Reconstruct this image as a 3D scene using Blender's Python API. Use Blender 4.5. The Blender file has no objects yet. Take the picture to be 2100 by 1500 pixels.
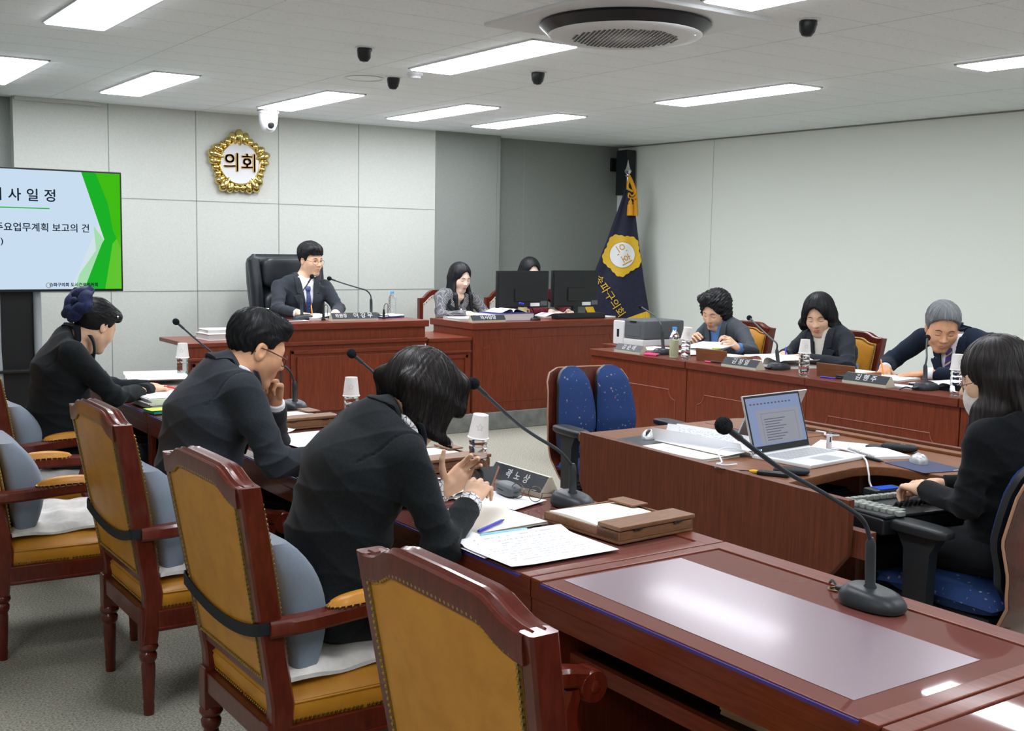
import bpy, bmesh, math, random
import numpy as np
from mathutils import Vector, Matrix, Euler, Quaternion

random.seed(4)
SC = bpy.context.scene
COL = SC.collection
PI = math.pi

# ---------------------------------------------------------------- camera
YAW, PITCH, ROLL, FPX = 0.601954844, -0.104845687, 0.0175729628, 2348.64477
CAM_H = 1.52
fw = Vector((math.cos(PITCH) * math.sin(YAW), math.cos(PITCH) * math.cos(YAW), math.sin(PITCH)))
rt = Vector((math.cos(YAW), -math.sin(YAW), 0))
up = rt.cross(fw)
c_, s_ = math.cos(ROLL), math.sin(ROLL)
rt2, up2 = rt * c_ + up * s_, up * c_ - rt * s_
cam_d = bpy.data.cameras.new('camera')
cam = bpy.data.objects.new('camera', cam_d)
COL.objects.link(cam)
cam.matrix_world = Matrix(((rt2.x, up2.x, -fw.x, 0), (rt2.y, up2.y, -fw.y, 0), (rt2.z, up2.z, -fw.z, CAM_H), (0, 0, 0, 1)))
cam_d.sensor_width = 36.0
cam_d.lens = FPX * 36.0 / 2100.0
cam_d.clip_start = 0.05
cam_d.clip_end = 60
SC.camera = cam

# ---------------------------------------------------------------- world, light level, view
W = bpy.data.worlds.new('world')
SC.world = W
W.use_nodes = True
bg = W.node_tree.nodes['Background']
bg.inputs[0].default_value = (0.9, 0.95, 1, 1)
bg.inputs[1].default_value = 0.25
SC.view_settings.view_transform = 'Standard'
SC.view_settings.look = 'None'
SC.view_settings.gamma = 1.0
SC.view_settings.use_curve_mapping = False
SC.view_settings.exposure = 0.0
LAMP_E = 23.0          # emission of the ceiling panels
CEIL = 2.58
# x, y of the centre of every ceiling panel (1.29 m along y, 0.29 m along x)
LAMPS = [(1.52, 8.06), (2.45, 8.06), (3.70, 8.17), (4.835, 8.13), (5.71, 8.16),
         (1.50, 5.46), (3.635, 5.585), (5.80, 5.80),
         (3.65, 3.06), (5.93, 3.40),
         (1.50, 2.86), (1.50, 0.30), (3.65, 0.45), (5.93, 0.80), (-0.9, 1.4)]  # this row: unseen panels, added to light chair backs from the camera side
# ---------------------------------------------------------------- mesh helpers
class MB:
    def __init__(s):
        s.v, s.f, s.m, s.w = [], [], [], False
    def add(s, vs, fs, mi=0, M=None):
        o = len(s.v)
        if M is not None:
            vs = [M @ Vector(v) for v in vs]
        s.v += [tuple(v) for v in vs]
        s.f += [tuple(i + o for i in f) for f in fs]
        s.m += [mi] * len(fs)
        return s
    def bm(s, bm, mi=0, M=None):
        bm.verts.index_update()
        s.add([v.co.copy() for v in bm.verts], [[v.index for v in f.verts] for f in bm.faces], mi, M)
        bm.free()
        return s
    def box(s, c, d, b=0.0, mi=0, M=None, seg=2):
        bm = bmesh.new()
        bmesh.ops.create_cube(bm, size=1)
        for v in bm.verts:
            v.co = Vector((v.co.x * d[0] + c[0], v.co.y * d[1] + c[1], v.co.z * d[2] + c[2]))
        if b > 0:
            b = min(b, min(d) * 0.49); s.w = True
            bmesh.ops.bevel(bm, geom=list(bm.edges), offset=b, segments=seg, profile=0.5, affect='EDGES')
        return s.bm(bm, mi, M)
    def b2(s, lo, hi, b=0.0, mi=0, M=None, seg=2):
        return s.box([(a + c) / 2 for a, c in zip(lo, hi)], [c - a for a, c in zip(lo, hi)], b, mi, M, seg)
    def prism(s, poly, z0, z1, b=0.0, mi=0, M=None, seg=2):
        bm = bmesh.new()
        vs = [bm.verts.new((x, y, z0)) for x, y in poly]
        f = bm.faces.new(vs)
        r = bmesh.ops.extrude_face_region(bm, geom=[f])
        tv = [e for e in r['geom'] if isinstance(e, bmesh.types.BMVert)]
        for v in tv:
            v.co.z = z1
        bmesh.ops.recalc_face_normals(bm, faces=bm.faces)
        if b > 0:
            s.w = True
            ed = [e for e in bm.edges if abs(e.verts[0].co.z - e.verts[1].co.z) < 1e-7]
            bmesh.ops.bevel(bm, geom=ed, offset=b, segments=seg, profile=0.5, affect='EDGES')
        return s.bm(bm, mi, M)
    def rings(s, rs, cap=True, mi=0, M=None, closed=True):
        n = len(rs[0])
        vs = [p for r in rs for p in r]
        fs = []
        for i in range(len(rs) - 1):
            for j in range(n if closed else n - 1):
                k = (j + 1) % n
                fs.append((i * n + j, i * n + k, (i + 1) * n + k, (i + 1) * n + j))
        if cap:
            fs.append(tuple(reversed(range(n))))
            fs.append(tuple(range((len(rs) - 1) * n, len(rs) * n)))
        return s.add(vs, fs, mi, M)
    def tube(s, pts, r, n=10, cap=True, mi=0, M=None, closed=False, flat=1.0):
        pts = [Vector(p) for p in pts]
        N = len(pts)
        rr = r if isinstance(r, (list, tuple)) else [r] * N
        ts = []
        for i in range(N):
            a = pts[(i - 1) % N] if (closed or i > 0) else pts[i]
            b = pts[(i + 1) % N] if (closed or i < N - 1) else pts[i]
            t = (b - a)
            ts.append(t.normalized() if t.length > 1e-9 else Vector((0, 0, 1)))
        u = ts[0].orthogonal().normalized()
        rs = []
        for i in range(N):
            u = (u - ts[i] * u.dot(ts[i]))
            u = u.normalized() if u.length > 1e-6 else ts[i].orthogonal().normalized()
            w = ts[i].cross(u)
            rs.append([pts[i] + (u * math.cos(2 * PI * j / n) + w * flat * math.sin(2 * PI * j / n)) * rr[i] for j in range(n)])
        if closed:
            rs.append(rs[0])
            return s.rings(rs, False, mi, M)
        return s.rings(rs, cap, mi, M)
    def lathe(s, prof, n=24, mi=0, M=None, cap=True):
        rs = [[(r * math.cos(2 * PI * j / n), r * math.sin(2 * PI * j / n), z) for j in range(n)] for r, z in prof]
        return s.rings(rs, cap, mi, M)
    def ball(s, c, r, nu=12, nv=8, mi=0, M=None):
        r = (r, r, r) if not isinstance(r, (tuple, list)) else r
        rs = []
        for i in range(nv + 1):
            a = -PI / 2 + PI * (0.02 + 0.96 * i / nv)
            rs.append([(c[0] + r[0] * math.cos(a) * math.cos(2 * PI * j / nu), c[1] + r[1] * math.cos(a) * math.sin(2 * PI * j / nu), c[2] + r[2] * math.sin(a)) for j in range(nu)])
        return s.rings(rs, True, mi, M)
    def sheet(s, fn, nu, nv, th=0.0, mi=0, M=None, mi2=None):
        """fn(u, v) -> point; a sheet, closed with thickness th downwards along -z"""
        P = [[Vector(fn(i / nu, j / nv)) for j in range(nv + 1)] for i in range(nu + 1)]
        idx = lambda i, j: i * (nv + 1) + j
        vs = [p for r in P for p in r]
        fs = [(idx(i, j), idx(i + 1, j), idx(i + 1, j + 1), idx(i, j + 1)) for i in range(nu) for j in range(nv)]
        s.add(vs, fs, mi, M)
        if th:
            vs2 = [p - Vector((0, 0, th)) for p in vs]
            o = len(vs)
            fs2 = [tuple(reversed(f)) for f in fs]
            s.add(vs2, fs2, mi if mi2 is None else mi2, M)
            rim = [idx(i, 0) for i in range(nu + 1)] + [idx(nu, j) for j in range(1, nv + 1)] + [idx(i, nv) for i in range(nu - 1, -1, -1)] + [idx(0, j) for j in range(nv - 1, 0, -1)]
            rv = [vs[k] for k in rim] + [vs2[k] for k in rim]
            L = len(rim)
            s.add(rv, [(k, k + L, (k + 1) % L + L, (k + 1) % L) for k in range(L)], mi, M)
        return s

def setp(o, label=None, cat=None, group=None, kind=None):
    if label: o['label'] = label
    if cat: o['category'] = cat
    if group: o['group'] = group
    if kind: o['kind'] = kind
    return o

def obj(name, mb, mats, parent=None, smooth=True, ang=38, loc=None):
    me = bpy.data.meshes.new(name)
    me.from_pydata(mb.v, [], mb.f)
    if not isinstance(mats, (list, tuple)): mats = [mats]
    for m in mats: me.materials.append(m)
    if len(mats) > 1: me.polygons.foreach_set('material_index', mb.m)
    me.validate()
    me.update()
    if smooth:
        me.shade_smooth()
        me.set_sharp_from_angle(angle=math.radians(ang))
    o = bpy.data.objects.new(name, me)
    COL.objects.link(o)
    if smooth and mb.w:
        wn = o.modifiers.new('face_weighted', 'WEIGHTED_NORMAL'); wn.keep_sharp = True; wn.weight = 70
    if parent is not None: o.parent = parent
    if loc is not None: o.location = loc
    return o

def thing(name, label, cat, loc=(0, 0, 0), rz=0.0, group=None):
    o = bpy.data.objects.new(name, None)
    o.empty_display_size = 0.1
    COL.objects.link(o)
    o.location = loc
    o.rotation_euler = (0, 0, rz)
    return setp(o, label, cat, group)

def dup(root, loc, rz=0.0, label=None, group=None):
    def cp(o, par):
        c = o.copy()
        COL.objects.link(c)
        if par is not None: c.parent = par
        for ch in list(o.children): cp(ch, c)
        return c
    r = cp(root, None)
    r.location = loc
    r.rotation_euler = (0, 0, rz)
    if label: r['label'] = label
    if group: r['group'] = group
    return r

def RZ(a, loc=(0, 0, 0)):
    return Matrix.Translation(loc) @ Matrix.Rotation(a, 4, 'Z')

def frame(o, x, y, z=None):
    """matrix with given x and y axis directions and origin"""
    x = Vector(x).normalized(); y = Vector(y)
    z = x.cross(y).normalized(); y = z.cross(x).normalized()
    return Matrix(((x.x, y.x, z.x, o[0]), (x.y, y.y, z.y, o[1]), (x.z, y.z, z.z, o[2]), (0, 0, 0, 1)))

def text_mb(body, size, M, ext=0.0006, bold=0.0, shear=0.0, align='CENTER', spacing=1.0, mapfn=None):
    cu = bpy.data.curves.new('lettering', 'FONT')
    cu.body = body; cu.size = size; cu.align_x = align; cu.align_y = 'CENTER'
    cu.extrude = ext; cu.shear = shear; cu.space_character = spacing
    cu.resolution_u = 3
    ob = bpy.data.objects.new('lettering', cu)
    COL.objects.link(ob)
    dg = bpy.context.evaluated_depsgraph_get()
    me = bpy.data.meshes.new_from_object(ob.evaluated_get(dg))
    mb = MB()
    vs = [v.co.copy() for v in me.vertices]
    if mapfn is not None: vs = [mapfn(v) for v in vs]
    for dx, dy in (((0, 0),) if not bold else ((0, 0), (bold, 0), (-bold, 0), (0, bold), (0, -bold))):
        pv = [Vector((v.x + dx, v.y + dy, v.z)) for v in vs] if mapfn is None else vs
        mb.add(pv, [tuple(p.vertices) for p in me.polygons], 0, M)
        if mapfn is not None: break
    bpy.data.objects.remove(ob); bpy.data.curves.remove(cu); bpy.data.meshes.remove(me)
    return mb

def arc(c, r, a0, a1, n):
    return [(c[0] + r * math.cos(a0 + (a1 - a0) * i / n), c[1] + r * math.sin(a0 + (a1 - a0) * i / n)) for i in range(n + 1)]

def rrect(x0, y0, x1, y1, r, n=5):
    return arc((x1 - r, y1 - r), r, 0, PI / 2, n) + arc((x0 + r, y1 - r), r, PI / 2, PI, n) + arc((x0 + r, y0 + r), r, PI, 1.5 * PI, n) + arc((x1 - r, y0 + r), r, 1.5 * PI, 2 * PI, n)

def bez(pts, n=16):
    """Catmull-Rom through the points"""
    P = [Vector(p) for p in pts]
    P = [P[0] * 2 - P[1]] + P + [P[-1] * 2 - P[-2]]
    out = []
    for i in range(1, len(P) - 2):
        for k in range(n):
            t = k / n
            a, b, c, d = P[i - 1], P[i], P[i + 1], P[i + 2]
            out.append(0.5 * ((2 * b) + (c - a) * t + (2 * a - 5 * b + 4 * c - d) * t * t + (3 * b - a - 3 * c + d) * t ** 3))
    out.append(P[-2])
    return out

# ---------------------------------------------------------------- materials
def srgb(r, g, b):
    f = lambda c: ((c / 255.0) / 12.92) if c / 255.0 <= 0.04045 else (((c / 255.0) + 0.055) / 1.055) ** 2.4
    return (f(r), f(g), f(b), 1.0)

def mat(name, col, rough=0.5, metal=0.0, spec=0.5, coat=0.0, trans=0.0, ior=1.45, emit=None, estr=0.0, sub=0.0, sheen=0.0):
    m = bpy.data.materials.new(name)
    m.use_nodes = True
    b = m.node_tree.nodes['Principled BSDF']
    b.inputs['Base Color'].default_value = col
    b.inputs['Roughness'].default_value = rough
    b.inputs['Metallic'].default_value = metal
    b.inputs['Specular IOR Level'].default_value = spec
    b.inputs['Coat Weight'].default_value = coat
    b.inputs['Coat Roughness'].default_value = 0.08
    b.inputs['Transmission Weight'].default_value = trans
    b.inputs['IOR'].default_value = ior
    b.inputs['Subsurface Weight'].default_value = sub
    b.inputs['Sheen Weight'].default_value = sheen
    if sub: b.inputs['Subsurface Radius'].default_value = (0.012, 0.005, 0.003)
    if emit:
        b.inputs['Emission Color'].default_value = emit
        b.inputs['Emission Strength'].default_value = estr
    return m

def nd(m, t, **k):
    n = m.node_tree.nodes.new(t)
    for a, v in k.items():
        if a.startswith('i_'): n.inputs[a[2:].replace('_', ' ')].default_value = v
        else: setattr(n, a, v)
    return n

def lk(m, a, b): m.node_tree.links.new(a, b)

def noise_col(m, c1, c2, scale, detail=3.0, stretch=(1, 1, 1), lo=0.35, hi=0.65, bump=0.0, dist=0.002, coord='Object', rough=0.55):
    """two colours mixed by stretched noise, and the same noise as bump"""
    nt = m.node_tree
    b = nt.nodes['Principled BSDF']
    tc = nd(m, 'ShaderNodeTexCoord')
    mp = nd(m, 'ShaderNodeMapping'); mp.inputs['Scale'].default_value = stretch
    lk(m, tc.outputs[coord], mp.inputs['Vector'])
    nz = nd(m, 'ShaderNodeTexNoise')
    nz.inputs['Scale'].default_value = scale; nz.inputs['Detail'].default_value = detail; nz.inputs['Roughness'].default_value = rough
    lk(m, mp.outputs[0], nz.inputs['Vector'])
    rp = nd(m, 'ShaderNodeValToRGB')
    rp.color_ramp.elements[0].position = lo; rp.color_ramp.elements[0].color = c1
    rp.color_ramp.elements[1].position = hi; rp.color_ramp.elements[1].color = c2
    lk(m, nz.outputs['Fac'], rp.inputs['Fac'])
    lk(m, rp.outputs['Color'], b.inputs['Base Color'])
    if bump:
        bp = nd(m, 'ShaderNodeBump'); bp.inputs['Strength'].default_value = bump; bp.inputs['Distance'].default_value = dist
        lk(m, nz.outputs['Fac'], bp.inputs['Height'])
        lk(m, bp.outputs[0], b.inputs['Normal'])
    return m

M = {}
def wood(name, c1, c2, rough, coat, stretch, scale=9):
    m = mat(name, c1, rough, spec=0.4, coat=coat)
    M[name] = noise_col(m, c1, c2, scale, 6, stretch, 0.3, 0.72, 0.04, 0.001)
wood('wood_front', srgb(98, 40, 20), srgb(128, 56, 30), 0.42, 0.12, (14, 14, 0.9))     # grain runs up
wood('wood_flat', srgb(96, 40, 24), srgb(122, 56, 36), 0.42, 0.12, (14, 1.0, 14))      # grain along y
wood('wood_x', srgb(100, 40, 21), srgb(126, 54, 30), 0.38, 0.2, (1.0, 14, 14))
wood('wood_chair', srgb(80, 26, 16), srgb(106, 40, 24), 0.30, 0.35, (9, 9, 2))
wood('wood_dark', srgb(88, 50, 34), srgb(116, 66, 44), 0.42, 0.1, (16, 16, 0.8))
wood('wood_tan', srgb(112, 68, 40), srgb(134, 86, 54), 0.42, 0.05, (14, 1.2, 14))
wood('wood_box', srgb(112, 78, 54), srgb(140, 100, 70), 0.5, 0.05, (3, 18, 18))
wood('wood_shell', srgb(64, 26, 20), srgb(104, 48, 36), 0.25, 0.6, (3, 3, 1.2), 5)
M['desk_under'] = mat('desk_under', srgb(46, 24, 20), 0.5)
M['leather'] = noise_col(mat('leather', srgb(206, 142, 36), 0.42, spec=0.4, coat=0.05), srgb(190, 128, 34), srgb(202, 140, 42), 14, 3, bump=0.0)
M['black_leather'] = noise_col(mat('black_leather', srgb(30, 34, 38), 0.36, spec=0.5), srgb(26, 30, 34), srgb(38, 43, 47), 8, 4, bump=0.15, dist=0.006)
M['cream_leather'] = mat('cream_leather', srgb(206, 203, 192), 0.5)
M['brass'] = mat('brass', srgb(176, 150, 84), 0.28, metal=1.0)
M['braid'] = mat('braid', srgb(122, 100, 52), .6)
M['gold'] = mat('gold', srgb(216, 194, 122), 0.17, metal=1.0)
M['gold_flat'] = mat('gold_flat', srgb(228, 186, 40), 0.55)
M['grey_fabric'] = noise_col(mat('grey_fabric', srgb(130, 142, 156), 0.9, spec=0.1, sheen=0.2), srgb(128, 140, 154), srgb(133, 146, 160), 300, 2, bump=0.05, dist=0.001)
M['white_fabric'] = noise_col(mat('white_fabric', srgb(224, 222, 216), 0.9, spec=0.1), srgb(214, 212, 206), srgb(234, 232, 226), 20, 4, bump=0.3, dist=0.006)
M['strap'] = mat('strap', srgb(20, 26, 30), 0.7)
def flecks(name, base, c2):
    m = mat(name, base, 0.85, spec=0.15)
    b = m.node_tree.nodes['Principled BSDF']
    tc = nd(m, 'ShaderNodeTexCoord')
    mp = nd(m, 'ShaderNodeMapping'); mp.inputs['Scale'].default_value = (1, 1, 1)
    lk(m, tc.outputs['Object'], mp.inputs['Vector'])
    v = nd(m, 'ShaderNodeTexVoronoi'); v.inputs['Scale'].default_value = 46; v.distance = 'CHEBYCHEV'
    lk(m, mp.outputs[0], v.inputs['Vector'])
    nz = nd(m, 'ShaderNodeTexNoise'); nz.inputs['Scale'].default_value = 60
    lk(m, mp.outputs[0], nz.inputs['Vector'])
    r1 = nd(m, 'ShaderNodeMath', operation='LESS_THAN'); r1.inputs[1].default_value = 0.2
    lk(m, v.outputs['Distance'], r1.inputs[0])
    r2 = nd(m, 'ShaderNodeMath', operation='GREATER_THAN'); r2.inputs[1].default_value = 0.57
    lk(m, nz.outputs['Fac'], r2.inputs[0])
    mu = nd(m, 'ShaderNodeMath', operation='MULTIPLY')
    lk(m, r1.outputs[0], mu.inputs[0]); lk(m, r2.outputs[0], mu.inputs[1])
    mx = nd(m, 'ShaderNodeMix', data_type='RGBA')
    mx.inputs[6].default_value = base
    hs = nd(m, 'ShaderNodeMix', data_type='RGBA'); hs.inputs[0].default_value = 0.22
    hs.inputs[6].default_value = c2; lk(m, v.outputs['Color'], hs.inputs[7])
    lk(m, hs.outputs[2], mx.inputs[7]); lk(m, mu.outputs[0], mx.inputs[0])
    lk(m, mx.outputs[2], b.inputs['Base Color'])
    M[name] = m
flecks('blue_fabric', srgb(44, 66, 112), srgb(120, 110, 120))
M['black_plastic'] = mat('black_plastic', srgb(33, 38, 41), 0.45)
M['dark_plastic'] = mat('dark_plastic', srgb(24, 27, 30), 0.35)
M['mic_black'] = mat('mic_black', srgb(40, 46, 50), 0.42)
M['foam'] = noise_col(mat('foam', srgb(24, 28, 30), 0.95, spec=0.1), srgb(20, 23, 25), srgb(36, 40, 43), 220, 2, bump=0.4, dist=0.002)
M['gooseneck'] = mat('gooseneck', srgb(62, 70, 76), 0.35, metal=0.6)
M['steel'] = mat('steel', srgb(178, 182, 186), 0.3, metal=1.0)
M['silver'] = mat('silver', srgb(196, 200, 203), 0.38, metal=0.5)
M['chrome'] = mat('chrome', srgb(220, 222, 224), 0.1, metal=1.0)
M['white_plastic'] = mat('white_plastic', srgb(226, 229, 231), 0.35)
M['grey_plastic'] = mat('grey_plastic', srgb(92, 98, 102), 0.5)
M['key_grey'] = mat('key_grey', srgb(150, 156, 150), 0.5)
M['paper'] = mat('paper', srgb(240, 242, 246), 0.75, spec=0.2)
M['paper_cream'] = mat('paper_cream', srgb(244, 240, 228), 0.75, spec=0.2)
M['paper_shade'] = mat('paper_shade', srgb(206, 204, 200), 0.8, spec=0.2)
def printed(name, dens, thr):
    m = mat(name, srgb(240, 242, 246), 0.75, spec=0.2)
    b = m.node_tree.nodes['Principled BSDF']
    tc = nd(m, 'ShaderNodeTexCoord')
    mp = nd(m, 'ShaderNodeMapping'); mp.inputs['Scale'].default_value = (1, 1, 0)
    lk(m, tc.outputs['UV'], mp.inputs['Vector'])
    w = nd(m, 'ShaderNodeTexWave'); w.bands_direction = 'Y'; w.inputs['Scale'].default_value = dens; w.inputs['Distortion'].default_value = 0
    lk(m, mp.outputs[0], w.inputs['Vector'])
    mp2 = nd(m, 'ShaderNodeMapping'); mp2.inputs['Scale'].default_value = (40, 2.2 * dens, 0)
    lk(m, tc.outputs['UV'], mp2.inputs['Vector'])
    nz = nd(m, 'ShaderNodeTexNoise'); nz.inputs['Scale'].default_value = 1.0; nz.inputs['Detail'].default_value = 1
    lk(m, mp2.outputs[0], nz.inputs['Vector'])
    g1 = nd(m, 'ShaderNodeMath', operation='GREATER_THAN'); g1.inputs[1].default_value = 0.72; lk(m, w.outputs['Fac'], g1.inputs[0])
    g2 = nd(m, 'ShaderNodeMath', operation='GREATER_THAN'); g2.inputs[1].default_value = thr; lk(m, nz.outputs['Fac'], g2.inputs[0])
    mu = nd(m, 'ShaderNodeMath', operation='MULTIPLY'); lk(m, g1.outputs[0], mu.inputs[0]); lk(m, g2.outputs[0], mu.inputs[1])
    # margins
    sx = nd(m, 'ShaderNodeSeparateXYZ'); lk(m, tc.outputs['UV'], sx.inputs[0])
    last = mu.outputs[0]
    for ax in (0, 1):
        for op, lim in (('GREATER_THAN', 0.12), ('LESS_THAN', 0.88)):
            q = nd(m, 'ShaderNodeMath', operation=op); q.inputs[1].default_value = lim; lk(m, sx.outputs[ax], q.inputs[0])
            k = nd(m, 'ShaderNodeMath', operation='MULTIPLY'); lk(m, last, k.inputs[0]); lk(m, q.outputs[0], k.inputs[1]); last = k.outputs[0]
    mx = nd(m, 'ShaderNodeMix', data_type='RGBA'); mx.inputs[6].default_value = srgb(240, 242, 246); mx.inputs[7].default_value = srgb(188, 191, 198)
    lk(m, last, mx.inputs[0]); lk(m, mx.outputs[2], b.inputs['Base Color'])
    M[name] = m
printed('printed', 4.5, 0.5)
M['cup'] = mat('cup', srgb(238, 236, 232), 0.6)
M['pet'] = mat('pet', (0.97, 0.985, 1, 1), 0.02, trans=1.0, ior=1.3)
M['juice'] = mat('juice', srgb(222, 224, 186), 0.3)
M['cap_blue'] = mat('cap_blue', srgb(70, 150, 220), 0.4)
M['pen_blue'] = mat('pen_blue', srgb(58, 60, 200), 0.35)
M['pen_red'] = mat('pen_red', srgb(214, 40, 36), 0.35)
M['pen_cyan'] = mat('pen_cyan', srgb(150, 215, 235), 0.35)
M['pink'] = mat('pink', srgb(240, 70, 130), 0.4)
M['orange'] = mat('orange', srgb(240, 140, 40), 0.4)
M['lime'] = mat('lime', srgb(190, 214, 60), 0.5)
M['teal'] = mat('teal', srgb(40, 150, 136), 0.5)
M['navy_cover'] = mat('navy_cover', srgb(52, 58, 130), 0.5)
M['green_felt'] = mat('green_felt', srgb(120, 170, 150), 0.8)
M['plate_black'] = mat('plate_black', srgb(40, 47, 52), 0.4)
M['plate_cream'] = mat('plate_cream', srgb(196, 190, 170), 0.45)
M['letter_white'] = mat('letter_white', srgb(240, 242, 242), 0.5)
M['glass_top'] = mat('glass_top', srgb(116, 70, 64), 0.03, spec=0.5, coat=0.0)
M['mat_frost'] = mat('mat_frost', srgb(138, 120, 128), 0.26, spec=0.7, coat=0.12)
M['edge_blue'] = mat('edge_blue', srgb(70, 62, 140), 0.3)
M['lens'] = mat('lens', (1, 1, 1, 1), 0.0, trans=1.0, ior=1.02)
M['gilt_wire'] = mat('gilt_wire', srgb(120, 110, 104), 0.25, metal=0.9)
M['brown_wire'] = mat('brown_wire', srgb(92, 52, 44), 0.3, metal=0.3)
def skin(name, a, b_, rough=0.48):
    M[name] = noise_col(mat(name, a, rough, spec=0.35, sub=0.12), a, b_, 26, 3, bump=0.03, dist=0.001)
skin('skin', srgb(226, 184, 152), srgb(234, 194, 164))
skin('skin_pale', srgb(238, 208, 186), srgb(244, 216, 196))
skin('skin_tan', srgb(210, 158, 122), srgb(220, 170, 134))
M['lip'] = mat('lip', srgb(190, 116, 104), 0.45)
M['lip_red'] = mat('lip_red', srgb(196, 88, 88), 0.4)
M['lip_male'] = mat('lip_male', srgb(184, 122, 102), 0.45)
M['post_silver'] = mat('post_silver', srgb(164, 172, 178), .45, metal=.2)
M['brow'] = mat('brow', srgb(44, 36, 32), 0.8)
M['brow_grey'] = mat('brow_grey', srgb(84, 74, 66), 0.8)
def hairm(name, c1, c2, rough=0.46):
    m = mat(name, c1, rough, spec=0.35)
    noise_col(m, c1, c2, 1.0, 4, (70, 5, 1), 0.35, 0.7, 0.22, 0.003, coord='UV')
    M[name] = m
hairm('hair_black', srgb(16, 17, 19), srgb(34, 36, 40))
hairm('hair_dark', srgb(24, 21, 21), srgb(46, 41, 41), 0.45)
hairm('hair_grey', srgb(84, 88, 92), srgb(150, 154, 156), 0.5)
def cloth(name, c1, c2, scale=260, bump=0.08, rough=0.85, sheen=0.06):
    M[name] = noise_col(mat(name, c1, rough, spec=0.15, sheen=sheen), c1, c2, scale, 2, bump=bump, dist=0.001)
cloth('suit_charcoal', srgb(42, 47, 53), srgb(50, 55, 61))
cloth('suit_black', srgb(25, 29, 32), srgb(31, 36, 39), 160)
cloth('suit_grey', srgb(52, 58, 64), srgb(66, 72, 78))
cloth('suit_midgrey', srgb(70, 76, 83), srgb(80, 86, 93))
cloth('suit_navy', srgb(26, 34, 50), srgb(32, 42, 58))
cloth('suit_slate', srgb(44, 49, 55), srgb(52, 57, 64))
cloth('knit_black', srgb(17, 20, 23), srgb(23, 27, 30), 120)
cloth('trouser_black', srgb(22, 24, 27), srgb(30, 33, 36))
cloth('shirt_white', srgb(226, 230, 238), srgb(238, 240, 246), 200, 0.05)
cloth('shirt_blue', srgb(84, 128, 190), srgb(104, 146, 204), 200, 0.05)
cloth('shirt_cream', srgb(226, 222, 208), srgb(236, 232, 220), 200, 0.05)
cloth('wine_knit', srgb(84, 22, 34), srgb(108, 36, 48), 60, 0.3)
cloth('ribbon_navy', srgb(26, 32, 62), srgb(40, 48, 84), 40, 0.1, 0.55)
M['tie_blue'] = noise_col(mat('tie_blue', srgb(58, 72, 120), 0.6), srgb(58, 72, 120), srgb(110, 122, 164), 130, 0, lo=0.62, hi=0.7)
def stripes(name, c1, c2, rotz, scale, thr):
    m = mat(name, c1, 0.55)
    b = m.node_tree.nodes['Principled BSDF']
    tc = nd(m, 'ShaderNodeTexCoord'); mp = nd(m, 'ShaderNodeMapping'); mp.inputs['Rotation'].default_value = rotz
    lk(m, tc.outputs['Object'], mp.inputs['Vector'])
    w = nd(m, 'ShaderNodeTexWave'); w.inputs['Scale'].default_value = scale; w.bands_direction = 'Z'
    lk(m, mp.outputs[0], w.inputs['Vector'])
    g = nd(m, 'ShaderNodeMath', operation='GREATER_THAN'); g.inputs[1].default_value = thr; lk(m, w.outputs['Fac'], g.inputs[0])
    mx = nd(m, 'ShaderNodeMix', data_type='RGBA'); mx.inputs[6].default_value = c1; mx.inputs[7].default_value = c2
    lk(m, g.outputs[0], mx.inputs[0]); lk(m, mx.outputs[2], b.inputs['Base Color'])
    M[name] = m
stripes('tie_stripe', srgb(62, 44, 104), srgb(196, 178, 150), (0.6, 0.6, 0), 9, 0.9)
def tweed():
    m = mat('tweed', srgb(90, 92, 96), 0.9, spec=0.1)
    b = m.node_tree.nodes['Principled BSDF']
    tc = nd(m, 'ShaderNodeTexCoord'); ck = nd(m, 'ShaderNodeTexChecker'); ck.inputs['Scale'].default_value = 120
    ck.inputs[1].default_value = srgb(40, 42, 48); ck.inputs[2].default_value = srgb(186, 186, 186)
    lk(m, tc.outputs['Object'], ck.inputs['Vector'])
    nz = nd(m, 'ShaderNodeTexNoise'); nz.inputs['Scale'].default_value = 150
    lk(m, tc.outputs['Object'], nz.inputs['Vector'])
    mx = nd(m, 'ShaderNodeMix', data_type='RGBA'); mx.inputs[7].default_value = srgb(70, 72, 78)
    lk(m, ck.outputs[0], mx.inputs[6]); lk(m, nz.outputs['Fac'], mx.inputs[0]); lk(m, mx.outputs[2], b.inputs['Base Color'])
    M['tweed'] = m
tweed()
def lace():
    m = mat('print_blouse', srgb(232, 232, 232), 0.8)
    b = m.node_tree.nodes['Principled BSDF']
    tc = nd(m, 'ShaderNodeTexCoord'); v = nd(m, 'ShaderNodeTexVoronoi'); v.feature = 'DISTANCE_TO_EDGE'; v.inputs['Scale'].default_value = 60
    lk(m, tc.outputs['Object'], v.inputs['Vector'])
    g = nd(m, 'ShaderNodeMath', operation='LESS_THAN'); g.inputs[1].default_value = 0.05; lk(m, v.outputs[0], g.inputs[0])
    mx = nd(m, 'ShaderNodeMix', data_type='RGBA'); mx.inputs[6].default_value = srgb(234, 234, 234); mx.inputs[7].default_value = srgb(60, 60, 66)
    lk(m, g.outputs[0], mx.inputs[0]); lk(m, mx.outputs[2], b.inputs['Base Color'])
    M['print_blouse'] = m
lace()
def emis(name, col, s):
    m = bpy.data.materials.new(name); m.use_nodes = True
    nt = m.node_tree; nt.nodes.remove(nt.nodes['Principled BSDF'])
    e = nt.nodes.new('ShaderNodeEmission'); e.inputs[0].default_value = col; e.inputs[1].default_value = s
    nt.links.new(e.outputs[0], nt.nodes['Material Output'].inputs[0])
    M[name] = m
emis('lamp', (0.965, 0.98, 1.045, 1), LAMP_E)
emis('scr_pale', srgb(205, 226, 246), 0.95)
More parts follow.
